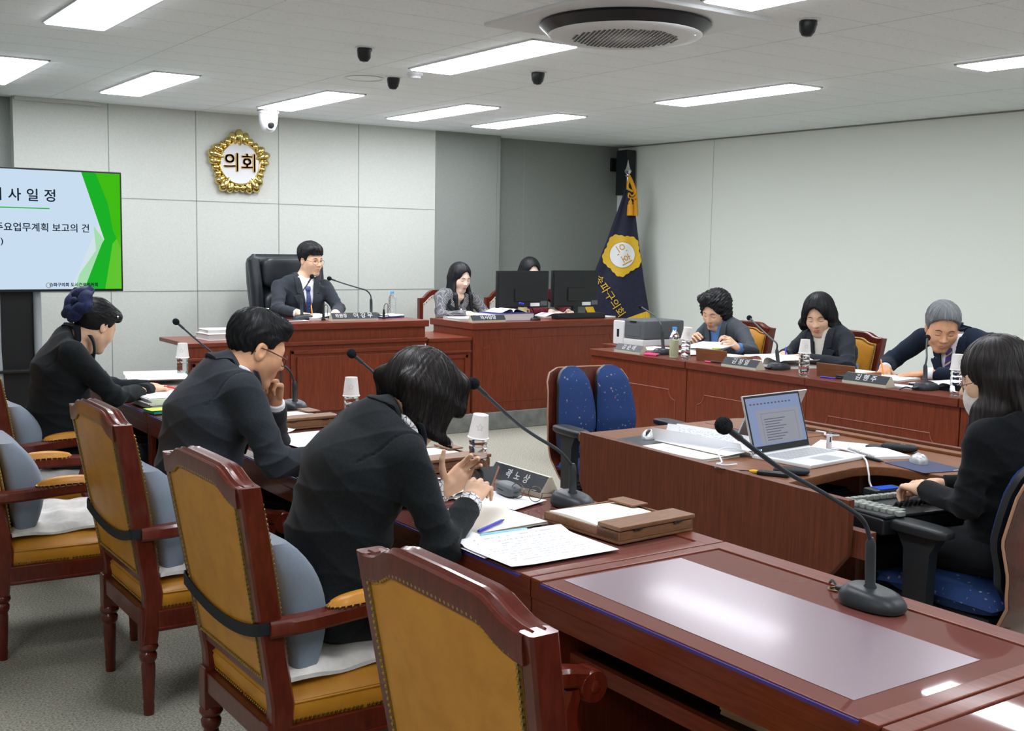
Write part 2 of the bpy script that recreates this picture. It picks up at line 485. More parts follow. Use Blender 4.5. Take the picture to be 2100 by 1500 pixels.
emis('scr_pale2', srgb(214, 232, 236), 0.95)
emis('scr_green', srgb(28, 176, 40), 1.0)
emis('scr_green2', srgb(66, 186, 22), 1.0)
emis('scr_green3', srgb(96, 196, 48), 1.0)
emis('scr_mint', srgb(170, 226, 178), 0.95)
emis('scr_ink', srgb(30, 40, 56), 0.8)
emis('scr_lap', srgb(150, 166, 204), 0.75)
emis('scr_lap2', srgb(166, 168, 180), 0.75)
emis('scr_lap_ink', srgb(110, 112, 130), 0.7)
emis('lcd_blue', srgb(60, 100, 220), 1.0)
emis('led_blue', srgb(150, 190, 255), 3.0)
M['bezel'] = mat('bezel', srgb(26, 28, 30), 0.3)

# room surfaces
m = mat('wall_panel', srgb(212, 215, 208), 0.75, spec=0.2)
M['wall_panel'] = noise_col(m, srgb(189, 193, 186), srgb(195, 199, 192), 90, 3, bump=0.05, dist=0.001)
M['wall_right'] = noise_col(mat('wall_right', srgb(238, 244, 236), 0.8, spec=0.2), srgb(236, 242, 234), srgb(240, 246, 238), 120, 3, bump=0.05, dist=0.001)
M['wall_grey'] = noise_col(mat('wall_grey', srgb(136, 141, 136), 0.75, spec=0.2), srgb(130, 135, 130), srgb(136, 141, 136), 90, 3, bump=0.04, dist=0.001)
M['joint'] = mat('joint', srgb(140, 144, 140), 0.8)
M['joint_pale'] = mat('joint_pale', srgb(178, 182, 176), 0.8)
m = mat('ceiling', srgb(205, 207, 205), 0.9, spec=0.1)
M['ceiling'] = noise_col(m, srgb(210, 220, 221), srgb(246, 253, 255), 75, 6, (1, 1, 1), 0.26, 0.40, 0.12, 0.002)
M['ceil_joint'] = mat('ceil_joint', srgb(206, 211, 208), 0.9)
m = mat('carpet', srgb(150, 143, 126), 0.95, spec=0.05)
M['carpet'] = noise_col(m, srgb(114, 113, 102), srgb(190, 187, 173), 130, 4, (1, 1, 1), 0.3, 0.7, 0.5, 0.004)
M['plinth'] = noise_col(mat('plinth', srgb(122, 124, 120), 0.7), srgb(112, 115, 111), srgb(134, 136, 131), 12, 5)
# ---------------------------------------------------------------- room shell
BACK_Y, RECESS_Y, RIGHT_X, LEFT_X, REAR_Y = 9.45, 9.63, 7.95, -1.9, -1.4
def struct(name, mb, m, label, cat, smooth=False):
    return setp(obj(name, mb, m, None, smooth), label, cat, None, 'structure')
struct('floor', MB().b2((LEFT_X - .1, REAR_Y - .1, -.1), (RIGHT_X + .1, RECESS_Y + .1, 0)), M['carpet'], 'speckled beige grey carpet floor of the meeting chamber', 'floor')
cl = struct('ceiling', MB().b2((LEFT_X - .1, REAR_Y - .1, CEIL), (RIGHT_X + .1, RECESS_Y + .1, CEIL + .1)), M['ceiling'], 'flecked white tile ceiling with recessed light panels', 'ceiling')
mb = MB()
for k in range(9):
    x = -1.5 + k * 1.2
    mb.b2((x - .0012, REAR_Y, CEIL - .0008), (x + .0012, BACK_Y, CEIL + .0002))
for k in range(38):
    y = -1.2 + k * .3
    mb.b2((LEFT_X, y - .0007, CEIL - .0006), (RIGHT_X, y + .0007, CEIL + .0002))
obj('tile_joint', mb, M['ceil_joint'], cl, False)
# front wall: pale panels, grey pier, darker recess
wb = struct('wall_back', MB().b2((1.854, BACK_Y, 0), (5.575, RECESS_Y + .2, CEIL + .02)), M['wall_panel'], 'pale grey panelled wall behind the raised dais carrying the gold emblem', 'wall')
mb = MB()
xs = [1.86, 2.56, 3.27, 4.0, 4.77, 5.57]
for x in xs[1:-1]: mb.b2((x - .0035, BACK_Y - .002, 0), (x + .0035, BACK_Y + .003, CEIL))
for z in (1.09, 1.84): mb.b2((1.86, BACK_Y - .002, z - .0035), (5.57, BACK_Y + .003, z + .0035))
obj('panel_joint', mb, M['joint'], wb, False)
struct('wall_back_pier', MB().b2((5.575, BACK_Y - .004, 0), (6.31, RECESS_Y + .2, CEIL + .02)).b2((6.27, BACK_Y - .008, 0), (6.276, BACK_Y, CEIL)), M['wall_grey'], 'plain grey pier between the pale panels and the dark recess', 'wall')
rc = struct('wall_back_recess', MB().b2((6.30, RECESS_Y, 0), (RIGHT_X + .2, RECESS_Y + .2, CEIL + .02)), M['wall_grey'], 'recessed dark grey wall behind the flag', 'wall')
obj('panel_joint', MB().b2((6.715, RECESS_Y - .002, 0), (6.725, RECESS_Y + .003, CEIL)), M['joint'], rc, False)
struct('wall_back_left', MB().b2((LEFT_X - .2, BACK_Y + .1, 0), (1.854, RECESS_Y + .2, CEIL + .02)), M['wall_grey'], 'dark grey set-back wall beside the screen', 'wall')
wr = struct('wall_right', MB().b2((RIGHT_X, REAR_Y, 0), (RIGHT_X + .2, RECESS_Y + .2, CEIL + .02)), M['wall_right'], 'long plain pale wall behind the row of three seated members', 'wall')
mb = MB()
for y in (8.185, 8.185 - 4.9): mb.b2((RIGHT_X - .002, y - .002, 0), (RIGHT_X + .003, y + .002, CEIL))
obj('panel_joint', mb, M['joint_pale'], wr, False)
struct('wall_left', MB().b2((LEFT_X - .2, REAR_Y, 0), (LEFT_X, RECESS_Y + .2, CEIL + .02)), M['wall_panel'], 'plain pale side wall beyond the near row of chairs', 'wall')
struct('wall_rear', MB().b2((LEFT_X - .2, REAR_Y - .2, 0), (RIGHT_X + .2, REAR_Y, CEIL + .02)), M['wall_panel'], 'plain pale wall at the rear of the room', 'wall')
struct('trim_1', MB().b2((RIGHT_X - .012, REAR_Y, CEIL - .012), (RIGHT_X, RECESS_Y, CEIL), .003), M['joint'], 'thin grey trim where the long pale wall meets the ceiling', 'trim')
struct('trim_2', MB().b2((1.86, BACK_Y - .03, CEIL - .03), (2.5, BACK_Y - .002, CEIL), .006), M['wall_panel'], 'short pale cable duct along the ceiling edge above the screen', 'trim')
# raised platform of the dais
struct('floor_platform', MB().b2((2.2, 7.775, 0), (6.72, BACK_Y, .147), .006), M['plinth'], 'low grey stone platform under the chairperson dais', 'platform')

# ---------------------------------------------------------------- ceiling things
def make_lamp():
    t = thing('ceiling_light', '', 'ceiling light')
    mb = MB()
    for s in (-1, 1):
        mb.box((s * .148, 0, .001), (.014, 1.31, .012), .003)
        mb.box((0, s * .648, .001), (.31, .014, .012), .003)
    obj('frame', mb, M['white_plastic'], t)
    obj('diffuser', MB().box((0, 0, -.003), (.284, 1.284, .016), .003), M['lamp'], t, False)
    return t
lamp0 = make_lamp()
LL = ['lit ceiling panel farthest over the screen side, cut by the picture edge', 'lit ceiling panel above the screen, next to its cut-off neighbour',
      'lit ceiling panel with the white motorised camera under its end', 'lit ceiling panel above the chairperson and clerk, in the last row',
      'lit ceiling panel of the last row nearest the flag corner', 'big lit ceiling panel cut by the top of the picture over the screen side',
      'long lit ceiling panel touching the round air conditioner', 'long lit ceiling panel alone in the middle row by the long pale wall',
      'lit ceiling panel cut by the top edge beyond the air conditioner', 'lit ceiling panel cut by the picture edge above the long pale wall']
for i, (x, y) in enumerate(LAMPS):
    lab = LL[i] if i < len(LL) else 'unseen ceiling panel added to brighten the near side of the room'
    if i == 0:
        o = lamp0; o.location = (x, y, CEIL - .004)
    else: o = dup(lamp0, (x, y, CEIL - .004))
    o['label'] = lab; o['group'] = 'ceiling light panels'

t = thing('air_conditioner', 'round white ceiling air conditioner with a dark ring and perforated disc', 'air conditioner', (3.545, 4.27, CEIL))
obj('panel', MB().box((0, 0, -.008), (.97, .95, .02), .006), M['white_plastic'], t)
obj('outlet_ring', MB().lathe([(.30, -.014), (.40, -.018), (.405, -.03), (.355, -.075), (.30, -.05)], 56, cap=False), M['dark_plastic'], t)
dk = obj('disc', MB().lathe([(.36, -.062), (.362, -.07), (.352, -.078), (.30, -.082), (0.0005, -.086)], 56), M['white_plastic'], t)
mb = MB()
for i in range(-11, 12):
    for j in range(-11, 12):
        x, y = i * .022 + (j % 2) * .011, j * .022
        if x * x + y * y < .245 ** 2: mb.box((x, y, -.0855), (.012, .006, .003))
obj('grille', mb, M['grey_plastic'], dk, False)
obj('status_light', MB().ball((.20, -.265, -.079), .004, 8, 6), M['led_blue'], dk)

t = thing('ptz_camera', 'white motorised video camera hanging from the ceiling above the emblem', 'camera', (3.68, 8.90, CEIL), math.radians(-8))
obj('mount', MB().lathe([(.085, 0), (.088, -.02), (.085, -.035), (.078, -.04)], 32), M['white_plastic'], t)
obj('vent_slot', MB().lathe([(.0862, -.012), (.0885, -.014), (.0885, -.02), (.0862, -.022)], 32, cap=False), M['dark_plastic'], t)
obj('housing', MB().lathe([(.076, -.04), (.078, -.06), (.072, -.12), (.055, -.165), (.03, -.185), (.001, -.19)], 32), M['white_plastic'], t)
hd = obj('head', MB().box((.0, -.048, -.125), (.062, .07, .105), .025, seg=4), M['white_plastic'], t)
obj('lens', MB().lathe([(.024, 0), (.026, .012), (.018, .016), (.001, .014)], 24, M=frame((.0, -.078, -.135), (1, 0, 0), (0, -.25, 1))), M['dark_plastic'], hd)
def make_spot():
    t = thing('ceiling_camera', '', 'camera')
    obj('plate', MB().lathe([(.055, 0), (.057, -.003), (.05, -.006)], 24), M['white_plastic'], t)
    obj('body', MB().lathe([(.040, -.004), (.042, -.02), (.036, -.055), (.022, -.075), (.001, -.08)], 24, M=Matrix.Rotation(.14, 4, 'X')), M['dark_plastic'], t)
    return t
sp0 = make_spot()
for i, (x, y, lab) in enumerate([(2.935, 5.745, 'small black ceiling camera farthest from the air conditioner, above the emblem side'), (3.596, 6.634, 'small black ceiling camera beside the round white hatch'),
                                 (4.166, 5.835, 'small black ceiling camera between the long lit panel and the grey recess'), (4.18, 3.714, 'small black ceiling camera at the corner of the air conditioner panel')]):
    o = sp0 if i == 0 else dup(sp0, (0, 0, 0))
    o.location = (x, y, CEIL); o['label'] = lab; o['group'] = 'black ceiling cameras'
t = thing('access_hatch', 'round white ceiling hatch next to a small black camera', 'hatch', (3.47, 6.80, CEIL))
obj('rim', MB().lathe([(.125, 0), (.13, -.004), (.118, -.008), (.112, 0)], 40, cap=False), M['white_plastic'], t)
obj('lid', MB().lathe([(.112, 0), (.11, -.003), (.001, -.004)], 40), M['white_plastic'], t)
t = thing('smoke_detector', 'small round white smoke detector at the end of a lit panel', 'smoke detector', (3.62, 6.40, CEIL))
obj('base', MB().lathe([(.05, 0), (.052, -.012), (.046, -.018)], 28), M['white_plastic'], t)
obj('sensor', MB().lathe([(.04, -.016), (.036, -.032), (.001, -.036)], 28), M['white_plastic'], t)

# ---------------------------------------------------------------- gold emblem
t = thing('council_emblem', 'gold flower-shaped council emblem with white centre on the panelled wall', 'emblem', (3.63, BACK_Y - .004, 2.165))
EM = Matrix(((1, 0, 0, 0), (0, 0, -1, 0), (0, 1, 0, 0), (0, 0, 0, 1)))   # local xy drawn on the wall, z toward the room
mb = MB()
nl = 25
for k in range(nl):
    a = PI / 2 + 2 * PI * k / nl
    q = k % 5; q = min(q, 5 - q)
    ro = [.282, .262, .236][q]; rw = [.042, .034, .029][q]
    d = Vector((math.cos(a), math.sin(a), 0))
    mb.tube([d * .15 + Vector((0, 0, .03)), d * .19 + Vector((0, 0, .036)), d * (ro - rw * 1.6) + Vector((0, 0, .034)), d * (ro - rw * .7) + Vector((0, 0, .03)), d * (ro - rw * .2) + Vector((0, 0, .022)), d * ro + Vector((0, 0, .012))],
            [rw * .55, rw * .7, rw * 1.0, rw * .95, rw * .62, rw * .1], 12, M=EM)
    mb.tube([d * .16 + Vector((0, 0, .008)), d * (ro - .03) + Vector((0, 0, .01))], [rw * .9, rw * 1.05], 10, M=EM)
obj('petal_ring', mb, M['gold'], t, ang=80)
obj('disc', MB().lathe([(.172, .0), (.172, .045), (.168, .052), (.001, .058)], 48, M=EM), mat('emblem_white', srgb(214, 217, 219), 0.25, coat=.4), t)
obj('rim', MB().lathe([(.166, .04), (.170, .058), (.178, .062), (.184, .054), (.184, .02)], 48, cap=False, M=EM), M['gold'], t)
obj('lettering', text_mb('의회', .165, EM @ Matrix.Translation((0, -.004, .060)), .006, .004), mat('gold_letter', srgb(206, 166, 84), .35, metal=.0), t, False)

# ---------------------------------------------------------------- big screen on a stand
t = thing('television', 'large wall-side display showing a pale blue agenda slide with green corner', 'television', (1.573, 8.2, 1.15))
TVM = lambda x, z, d=0: (x, -.03 - d, z)
obj('casing', MB().b2((-.725, -.028, 0), (.725, .045, .824), .006), M['bezel'], t)
scr = obj('screen', MB().b2((-.712, -.0305, .018), (.712, -.027, .812)), M['scr_pale'], t, False)
X1 = .712
def tri(pts, m, k, nm='slide_shape'):
    obj(nm, MB().add([(x, -.0306 - k * .0002, z) for x, z in pts], [tuple(range(len(pts)))]), M[m], scr, False)
tri([(.455, .812), (.56, .46), (.43, .15), (.36, .018), (.50, .018), (.66, .42), (.62, .812)], 'scr_pale2', 0)
tri([(.455, .812), (X1, .812), (X1, .018), (.40, .018), (.60, .36)], 'scr_green', 1)
tri([(.55, .812), (X1, .812), (X1, .30), (.66, .42), (.63, .60)], 'scr_green2', 2)
tri([(X1, .40), (X1, .018), (.60, .018), (.655, .33)], 'scr_green3', 2)
tri([(.53, .45), (.595, .36), (.545, .26)], 'scr_mint', 3)
tri([(.595, .36), (.43, .12), (.40, .018), (.46, .018)], 'scr_mint', 3)
tri([(.60, .37), (.56, .52), (.66, .42)], 'scr_green', 4)
SM = lambda x, z: frame((x, -.0314, z), (1, 0, 0), (0, 0, 1))
obj('slide_title', text_mb('의 사 일 정', .090, SM(.083, .640), .0003, .0014, spacing=1.05), M['scr_ink'], scr, False)
obj('title_rule', MB().b2((-.24, -.0318, .556), (.245, -.0312, .563)), M['scr_green'], scr, False)
obj('slide_line', text_mb('주요업무계획 보고의 건', .0625, SM(.200, .428), .0003, .0009), M['scr_ink'], scr, False)
obj('slide_bracket', text_mb(')', .055, SM(-.058, .338), .0003, .001), M['scr_ink'], scr, False)
obj('slide_footer', text_mb('송파구의회 도시건설위원회', .0285, SM(.392, .046), .0003, .001), M['scr_ink'], scr, False)
obj('footer_emblem', MB().lathe([(.014, 0), (.020, .0002), (.020, .0004), (.014, .0006)], 24, cap=False, M=SM(.228, .044)), mat('footer_grey', srgb(170, 180, 176), .6), scr)
t = thing('television_stand', 'silver two-post floor stand under the large display', 'stand', (1.66, 8.27, 0))
for x in (-.175, .085):
    obj('post', MB().tube([(x, 0, 1.16), (x, 0, .75), (x + (.02 if x > 0 else .03), 0, .06)], .026, 14), M['post_silver'], t)
obj('shelf', MB().b2((-.20, -.05, .60), (.11, .10, .62), .004), M['dark_plastic'], t)
obj('back_panel', MB().b2((-.16, .02, .10), (.07, .03, 1.15), .003), M['dark_plastic'], t)
obj('foot', MB().b2((-.5, -.28, .03), (.45, .28, .07), .01), M['dark_plastic'], t)
for x in (-.42, .37):
    for y in (-.22, .22): obj('caster', MB().lathe([(.022, -.012), (.026, -.008), (.026, .008), (.022, .012)], 16, M=frame((x, y, .026), (0, 1, 0), (0, 0, 1))), M['black_plastic'], t)

t = thing('wall_speaker', 'tall black speaker box mounted high in the corner above the flag', 'speaker', (7.865, 9.40, 2.06))
obj('cabinet', MB().b2((-.06, -.09, 0), (.06, .09, .47), .01), M['black_plastic'], t)
obj('grille', MB().b2((-.052, -.097, .01), (.052, -.088, .46), .004), M['dark_plastic'], t)
obj('bracket', MB().tube([(.0, .08, .3), (.03, .20, .33)], .015, 8).b2((-.03, .19, .26), (.06, .226, .4), .003), M['dark_plastic'], t)

# ---------------------------------------------------------------- flag
FA = Vector((.824, -.566, 0)); FN = Vector((-.566, -.824, 0))
FO = Vector((7.585, 9.03, 0))
t = thing('council_flag', 'navy council flag with gold flower emblem and yellow fringe on a pole in the corner', 'flag', tuple(FO))
obj('base', MB().lathe([(.17, 0), (.175, .02), (.15, .04), (.04, .06), (.03, .12)], 32), M['brass'], t)
obj('pole', MB().lathe([(.013, .05), (.013, 2.24)], 12), M['steel'], t)
obj('finial', MB().lathe([(.02, 2.225), (.028, 2.24), (.016, 2.252), (.028, 2.265), (.038, 2.285), (.022, 2.31), (.013, 2.345), (.001, 2.40)], 16), M['chrome'], t)
ZT, ZB = 2.10, .62
def flag_edges(z):
    k = (ZT - z) / (ZT - ZB)
    l = np.interp(k, [0, .12, .35, .62, .72, 1], [-.03, -.085, -.20, -.345, -.40, -.40])
    r = np.interp(k, [0, .12, .35, .62, 1], [.045, .075, .125, .19, .30])
    return l, r
def flag_pt(u, k, off=0.0):
    z = ZT + (ZB - ZT) * k
    l, r = flag_edges(z)
    a = l + (r - l) * u
    d = .03 + .10 * k * math.sin(PI * u) ** 1.0 + (.012 + .012 * k) * math.sin(u * 13 + 2.2 * k) * (0.35 + 0.65 * (abs(u - .5) * 2) ** 1.5) + off
    p = FA * a + FN * d
    return Vector((p.x, p.y, z))
def flag_map(a, z, off):
    l, r = flag_edges(z)
    return flag_pt(min(1, max(0, (a - l) / (r - l))), (ZT - z) / (ZT - ZB), off)
fl = obj('cloth', MB().sheet(lambda u, v: flag_pt(u, v), 48, 60), noise_col(mat('flag_navy', srgb(22, 24, 52), .7, sheen=.2), srgb(18, 20, 46), srgb(26, 28, 58), 30), t, ang=180)
def decal(name, loops, m, off):
    mb = MB()
    for lp, n in loops:
        c = Vector((sum(p[0] for p in lp) / len(lp), sum(p[1] for p in lp) / len(lp)))
        rs = [[flag_map(c.x + (p[0] - c.x) * s, c.y + (p[1] - c.y) * s, off) for p in lp] for s in [i / n for i in range(1, n + 1)]]
        mb.rings(rs, False)
        mb.add([flag_map(c.x, c.y, off)] + rs[0], [(0, 1 + j, 1 + (j + 1) % len(lp)) for j in range(len(lp))])
    return obj(name, mb, M[m] if isinstance(m, str) else m, fl, ang=180)
EC = (-.04, 1.44)
flo = []
for k in range(100):
    a = 2 * PI * k / 100
    r = .184 + .014 * math.cos(5 * (a - 2.1)) + .011 * abs(math.sin(10 * (a - 2.1)))
    flo.append((EC[0] + r * 1.0 * math.cos(a), EC[1] + r * 1.08 * math.sin(a)))
decal('emblem_petals', [(flo, 6)], 'gold_flat', .012)
M['gold_thread'] = mat('gold_thread', srgb(206, 158, 58), .6)
decal('emblem_disc', [([(EC[0] + .134 * math.cos(2 * PI * k / 48), EC[1] + .134 * math.sin(2 * PI * k / 48)) for k in range(48)], 5)], 'gold_thread', .016)
decal('emblem_centre', [([(EC[0] + .127 * math.cos(2 * PI * k / 48), EC[1] + .127 * math.sin(2 * PI * k / 48)) for k in range(48)], 5)], 'letter_white', .020)
ROT = math.radians(-62)
def fl_text(body, size, cx, cz, rot, bold):
    def fn(v):
        x, y = v.x * math.cos(rot) - v.y * math.sin(rot), v.x * math.sin(rot) + v.y * math.cos(rot)
        return flag_map(cx + x, cz + y, .024 + v.z)
    return text_mb(body, size, None, .001, bold, mapfn=fn)
obj('emblem_lettering', fl_text('의회', .125, EC[0], EC[1], ROT, .003), M['gold_thread'], fl, False)
obj('flag_lettering', fl_text('송파구의회', .105, -.165, 1.02, math.radians(-56), .001), M['gold_flat'], fl, False)
mb = MB()
mb.sheet(lambda u, v: flag_map(np.interp(u, [0, 1], [-.402, -.27]), (1.09 - u * .30) - v * .20 * (1 - .3 * u), .006 + .004 * math.sin(u * 60)), 40, 3)
obj('fringe', mb, M['gold_flat'], t, ang=180)
mb = MB()
mb.sheet(lambda u, v: flag_map(.02 + u * .28, .80 + u * .10 - v * .14, .006 + .004 * math.sin(u * 60)), 40, 3)
obj('fringe', mb, M['gold_flat'], t, ang=180)
mb = MB()
mb.tube(bez([(0, -.03, 2.24), (-.03, -.04, 2.12), (.02, -.06, 2.08)], 8), .012, 8)
mb.tube(bez([(0, -.03, 2.22), (.05, -.06, 2.08), (.07, -.06, 1.93)], 8), [.02] * 16 + [.012], 8)
for s in (-1, 1):
    mb.tube(bez([(0, -.07, 2.03), (s * .045, -.08, 2.06), (s * .05, -.08, 2.02), (0, -.075, 2.01)], 6), .008, 6)
    mb.tube([(s * .02, -.075, 2.02), (s * .025, -.085, 1.98)], .006, 6)
    mb.lathe([(.012, 0), (.022, -.02), (.02, -.035), (.030, -.05), (.034, -.15), (.03, -.155)], 14, M=Matrix.Translation((s * .032, -.09, 1.99)))
obj('tassel', mb, mat('tassel_gold', srgb(232, 164, 26), .6), t)
# ---------------------------------------------------------------- near row of desks (facing +x); local: near edge x=0, width along y 0..1
DX0, DX1, DZ = 1.54, 2.18, .74
def make_near_desk():
    t = thing('council_desk', '', 'desk')
    w = DX1 - DX0
    tp = obj('desktop', MB().b2((0, .002, DZ - .05), (w, .998, DZ - .008), .004), M['wood_flat'], t)
    mb = MB()
    mb.b2((.575, .002, DZ - .012), (w, .998, DZ), .004)
    mb.b2((0, .002, DZ - .012), (.578, .042, DZ), .004)
    mb.b2((0, .958, DZ - .012), (.578, .998, DZ), .004)
    obj('border_frame', mb, M['wood_flat'], t)
    obj('glass_sheet', MB().b2((.003, .043, DZ - .008), (.573, .957, DZ - .004), .001), M['glass_top'], t)
    obj('edge_strip', MB().b2((-.0015, .043, DZ - .014), (.003, .957, DZ - .007)), M['edge_blue'], t)
    obj('apron', MB().b2((.004, .002, DZ - .10), (.03, .998, DZ - .05), .003), M['wood_flat'], t)
    for y in (.002, .972):
        obj('side_panel', MB().b2((.03, y, 0), (w - .03, y + .026, DZ - .05), .003), M['wood_front'], t)
        obj('leg_post', MB().b2((.012, y, 0), (.05, y + .026, DZ - .10), .004), M['wood_flat'], t)
    obj('front_panel', MB().b2((w - .03, .002, .0), (w - .008, .998, DZ - .05), .003), M['wood_front'], t)
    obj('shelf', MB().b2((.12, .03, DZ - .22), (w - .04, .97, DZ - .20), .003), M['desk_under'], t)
    obj('shelf_rail', MB().b2((.10, .03, DZ - .235), (.12, .97, DZ - .195), .003), M['wood_flat'], t)
    ch = obj('grommet', MB().lathe([(.014, 0), (.018, .0), (.019, .003), (.014, .003)], 24, cap=False, M=Matrix.Translation((.555, .555, DZ - .0035))).lathe([(.014, .0005), (.0005, .0005)], 24, cap=False, mi=1, M=Matrix.Translation((.555, .555, DZ - .0035))), [M['brass'], M['dark_plastic']], t)
    return t
d0 = make_near_desk()
NL = [(.15, 'nearest dark red desk of the near row, cut by the picture corner'), (1.15, 'empty dark red desk with a frosted mat, in front of the empty chair'),
      (2.15, 'dark red desk where the person with the bob leans over a phone'), (3.15, 'dark red desk where the man rests his chin on his hand'),
      (4.15, 'dark red desk with a memo box between the man and the bow wearer'), (5.15, 'farthest dark red desk of the near row, under the hands with a red pen')]
for i, (y, lab) in enumerate(NL):
    o = d0 if i == 0 else dup(d0, (0, 0, 0))
    o.location = (DX0, y, 0); o['label'] = lab; o['group'] = 'near row of council desks'
dm = thing('desk_mat', 'large frosted translucent mat lying on the empty near desk', 'desk mat', (DX0, 1.15, DZ - .004))
obj('sheet', MB().b2((.058, .10, 0), (.43, .945, .0012), .0004), M['mat_frost'], dm)

# ---------------------------------------------------------------- far row of desks (front panel toward -x)
RX, RZT = 5.03, .80
def make_far_desk():
    t = thing('council_desk', '', 'desk')
    obj('desktop', MB().b2((0, .001, RZT - .045), (.66, .999, RZT), .005), M['wood_flat'], t)
    obj('front_panel', MB().b2((.02, .001, .0), (.045, .999, RZT - .045), .002), M['wood_front'], t)
    for y in (.003, .972): obj('side_panel', MB().b2((.045, y, 0), (.62, y + .025, RZT - .045), .002), M['wood_front'], t)
    y0, y1, z0, z1, r = .10, .90, .16, .60, .065
    P = [(y0 + r, z0), (y1 - r, z0)] + [(y1 - r * (1 - math.sin(a)) , z0 + r * (1 - math.cos(a))) for a in ()]
    def corner(cy, cz, a0, a1): return [(cy + r * math.cos(a0 + (a1 - a0) * k / 6), cz + r * math.sin(a0 + (a1 - a0) * k / 6)) for k in range(7)]
    loop = corner(y1, z0, PI, PI / 2) + corner(y1, z1, 1.5 * PI, PI) + corner(y0, z1, 0, -PI / 2) + corner(y0, z0, PI / 2, 0)
    obj('panel_line', MB().tube([(.019, a, b) for a, b in loop], .0032, 6, closed=True), mat('wood_line', srgb(150, 78, 58), .4), t)
    obj('plinth_strip', MB().b2((.012, .001, 0), (.02, .999, .08), .002), M['wood_flat'], t)
    return t
f0 = make_far_desk()
FL = [(5.375, 'reddish far-row desk nearest the flag, with the printer behind its end'), (4.385, 'reddish far-row desk in the middle, under the second nameplate and bottle'),
      (3.40, 'reddish far-row desk where the grey-haired man writes'), (2.41, 'reddish far-row desk hidden mostly behind the long-haired operator')]
for i, (y, lab) in enumerate(FL):
    o = f0 if i == 0 else dup(f0, (0, 0, 0))
    o.location = (RX, y, 0); o.scale = (1, .985, 1); o['label'] = lab; o['group'] = 'far row of council desks'

# ---------------------------------------------------------------- dais desks
def moulding(mb, x0, x1, z0, z1, y, w=.03, d=.014):
    for a, b in (((x0, z0), (x1, z0 + w)), ((x0, z1 - w), (x1, z1)), ((x0, z0), (x0 + w, z1)), ((x1 - w, z0), (x1, z1))):
        mb.b2((a[0], y - d, a[1]), (b[0], y, b[1]), .005)
PZ = .147
t = thing('chairperson_desk', 'tall panelled red wood desk of the chairperson on the platform', 'desk', (3.93, 7.80, PZ))
h = .922 - PZ
obj('desktop', MB().b2((-.62, -.02, h - .05), (.62, .62, h), .006), M['wood_x'], t)
obj('front_panel', MB().b2((-.60, .01, 0), (.60, .05, h - .05), .003), M['wood_front'], t)
obj('ledge', MB().b2((-.61, -.015, h - .165), (.61, .015, h - .135), .006), M['wood_x'], t)
mb = MB(); moulding(mb, -.54, .54, .06, h - .20, .01); obj('panel_moulding', mb, M['wood_x'], t)
obj('raised_panel', MB().b2((-.49, -.004, .11), (.49, .012, h - .25), .006), M['wood_front'], t)
obj('base_rail', MB().b2((-.605, -.005, 0), (.605, .012, .05), .003), M['wood_x'], t)
for x in (-.60, .575): obj('side_panel', MB().b2((x, .05, 0), (x + .025, .60, h - .05), .003), M['wood_front'], t)
def wing(name, lab, x0, x1, z, ):
    t = thing(name, lab, 'desk', ((x0 + x1) / 2, 7.80, PZ))
    w = (x1 - x0) / 2; hh = z - PZ
    obj('top', MB().b2((-w, -.01, hh - .03), (w, .62, hh), .005), M['wood_x'], t)
    obj('front_panel', MB().b2((-w, .005, 0), (w, .04, hh - .03), .003), M['wood_front'], t)
    mb = MB(); moulding(mb, -w + .03, w - .03, .06, hh - .14, .005); obj('panel_moulding', mb, M['wood_x'], t)
    obj('ledge', MB().b2((-w, -.012, hh - .125), (w, .01, hh - .105), .005), M['wood_x'], t)
    return t
wing('side_counter', 'low red wood counter section joining the chairperson desk and the clerk desk', 4.555, 4.955, .775)
wing('side_counter', 'low red wood counter section at the screen side of the chairperson desk', 2.62, 3.305, .80)
t = thing('clerk_desk', 'long red wood clerk desk with two monitors on the platform', 'desk', (5.77, 7.79, PZ))
h = .888 - PZ
obj('desktop', MB().b2((-.815, -.015, h - .055), (.815, .68, h), .006), M['wood_x'], t)
obj('front_panel', MB().b2((-.80, .005, 0), (.80, .03, h - .055), .003), M['wood_front'], t)
r = .08
lp = []
for cx, cz, a0, a1 in ((.70, .08, PI, PI / 2), (.70, h - .13, 1.5 * PI, PI), (-.70, h - .13, 0, -PI / 2), (-.70, .08, PI / 2, 0)):
    lp += [(cx + r * math.cos(a0 + (a1 - a0) * k / 6), cz + r * math.sin(a0 + (a1 - a0) * k / 6)) for k in range(7)]
obj('panel_line', MB().tube([(a, .004, b) for a, b in lp], .003, 6, closed=True), M['wood_front'], t)
for x in (-.80, .775): obj('side_panel', MB().b2((x, .03, 0), (x + .025, .64, h - .055), .003), M['wood_front'], t)

# ---------------------------------------------------------------- recorders' desk in the middle
CZ = .74
t = thing('recorder_desk', 'brown recorder desk in the middle of the room with a notched top', 'desk', (0, 0, 0))
obj('side_screen', MB().prism([(3.695, .758), (3.695, .555), (3.60, .40), (3.46, .20), (3.40, .05), (2.62, .05), (2.56, .22), (2.38, .48), (2.315, .56), (2.315, .738)], 2.885, 2.915, .003, M=Matrix(((0, 0, 1, 0), (1, 0, 0, 0), (0, 1, 0, 0), (0, 0, 0, 1)))), M['wood_dark'], t)
outline = [(2.92, 2.60), (3.34, 2.665)] + arc((3.36, 2.54), .12, PI / 2, 0, 6)[0:] + [(3.50, 2.36)] + arc((3.56, 2.30), .06, PI, 1.5 * PI, 4) + [(3.88, 2.24), (3.95, 2.24), (3.95, 3.60)] + arc((3.80, 3.60), .15, 0, PI / 2, 6) + [(2.92, 3.75)]
obj('desktop', MB().prism(outline, CZ - .035, CZ, .006), M['wood_tan'], t)
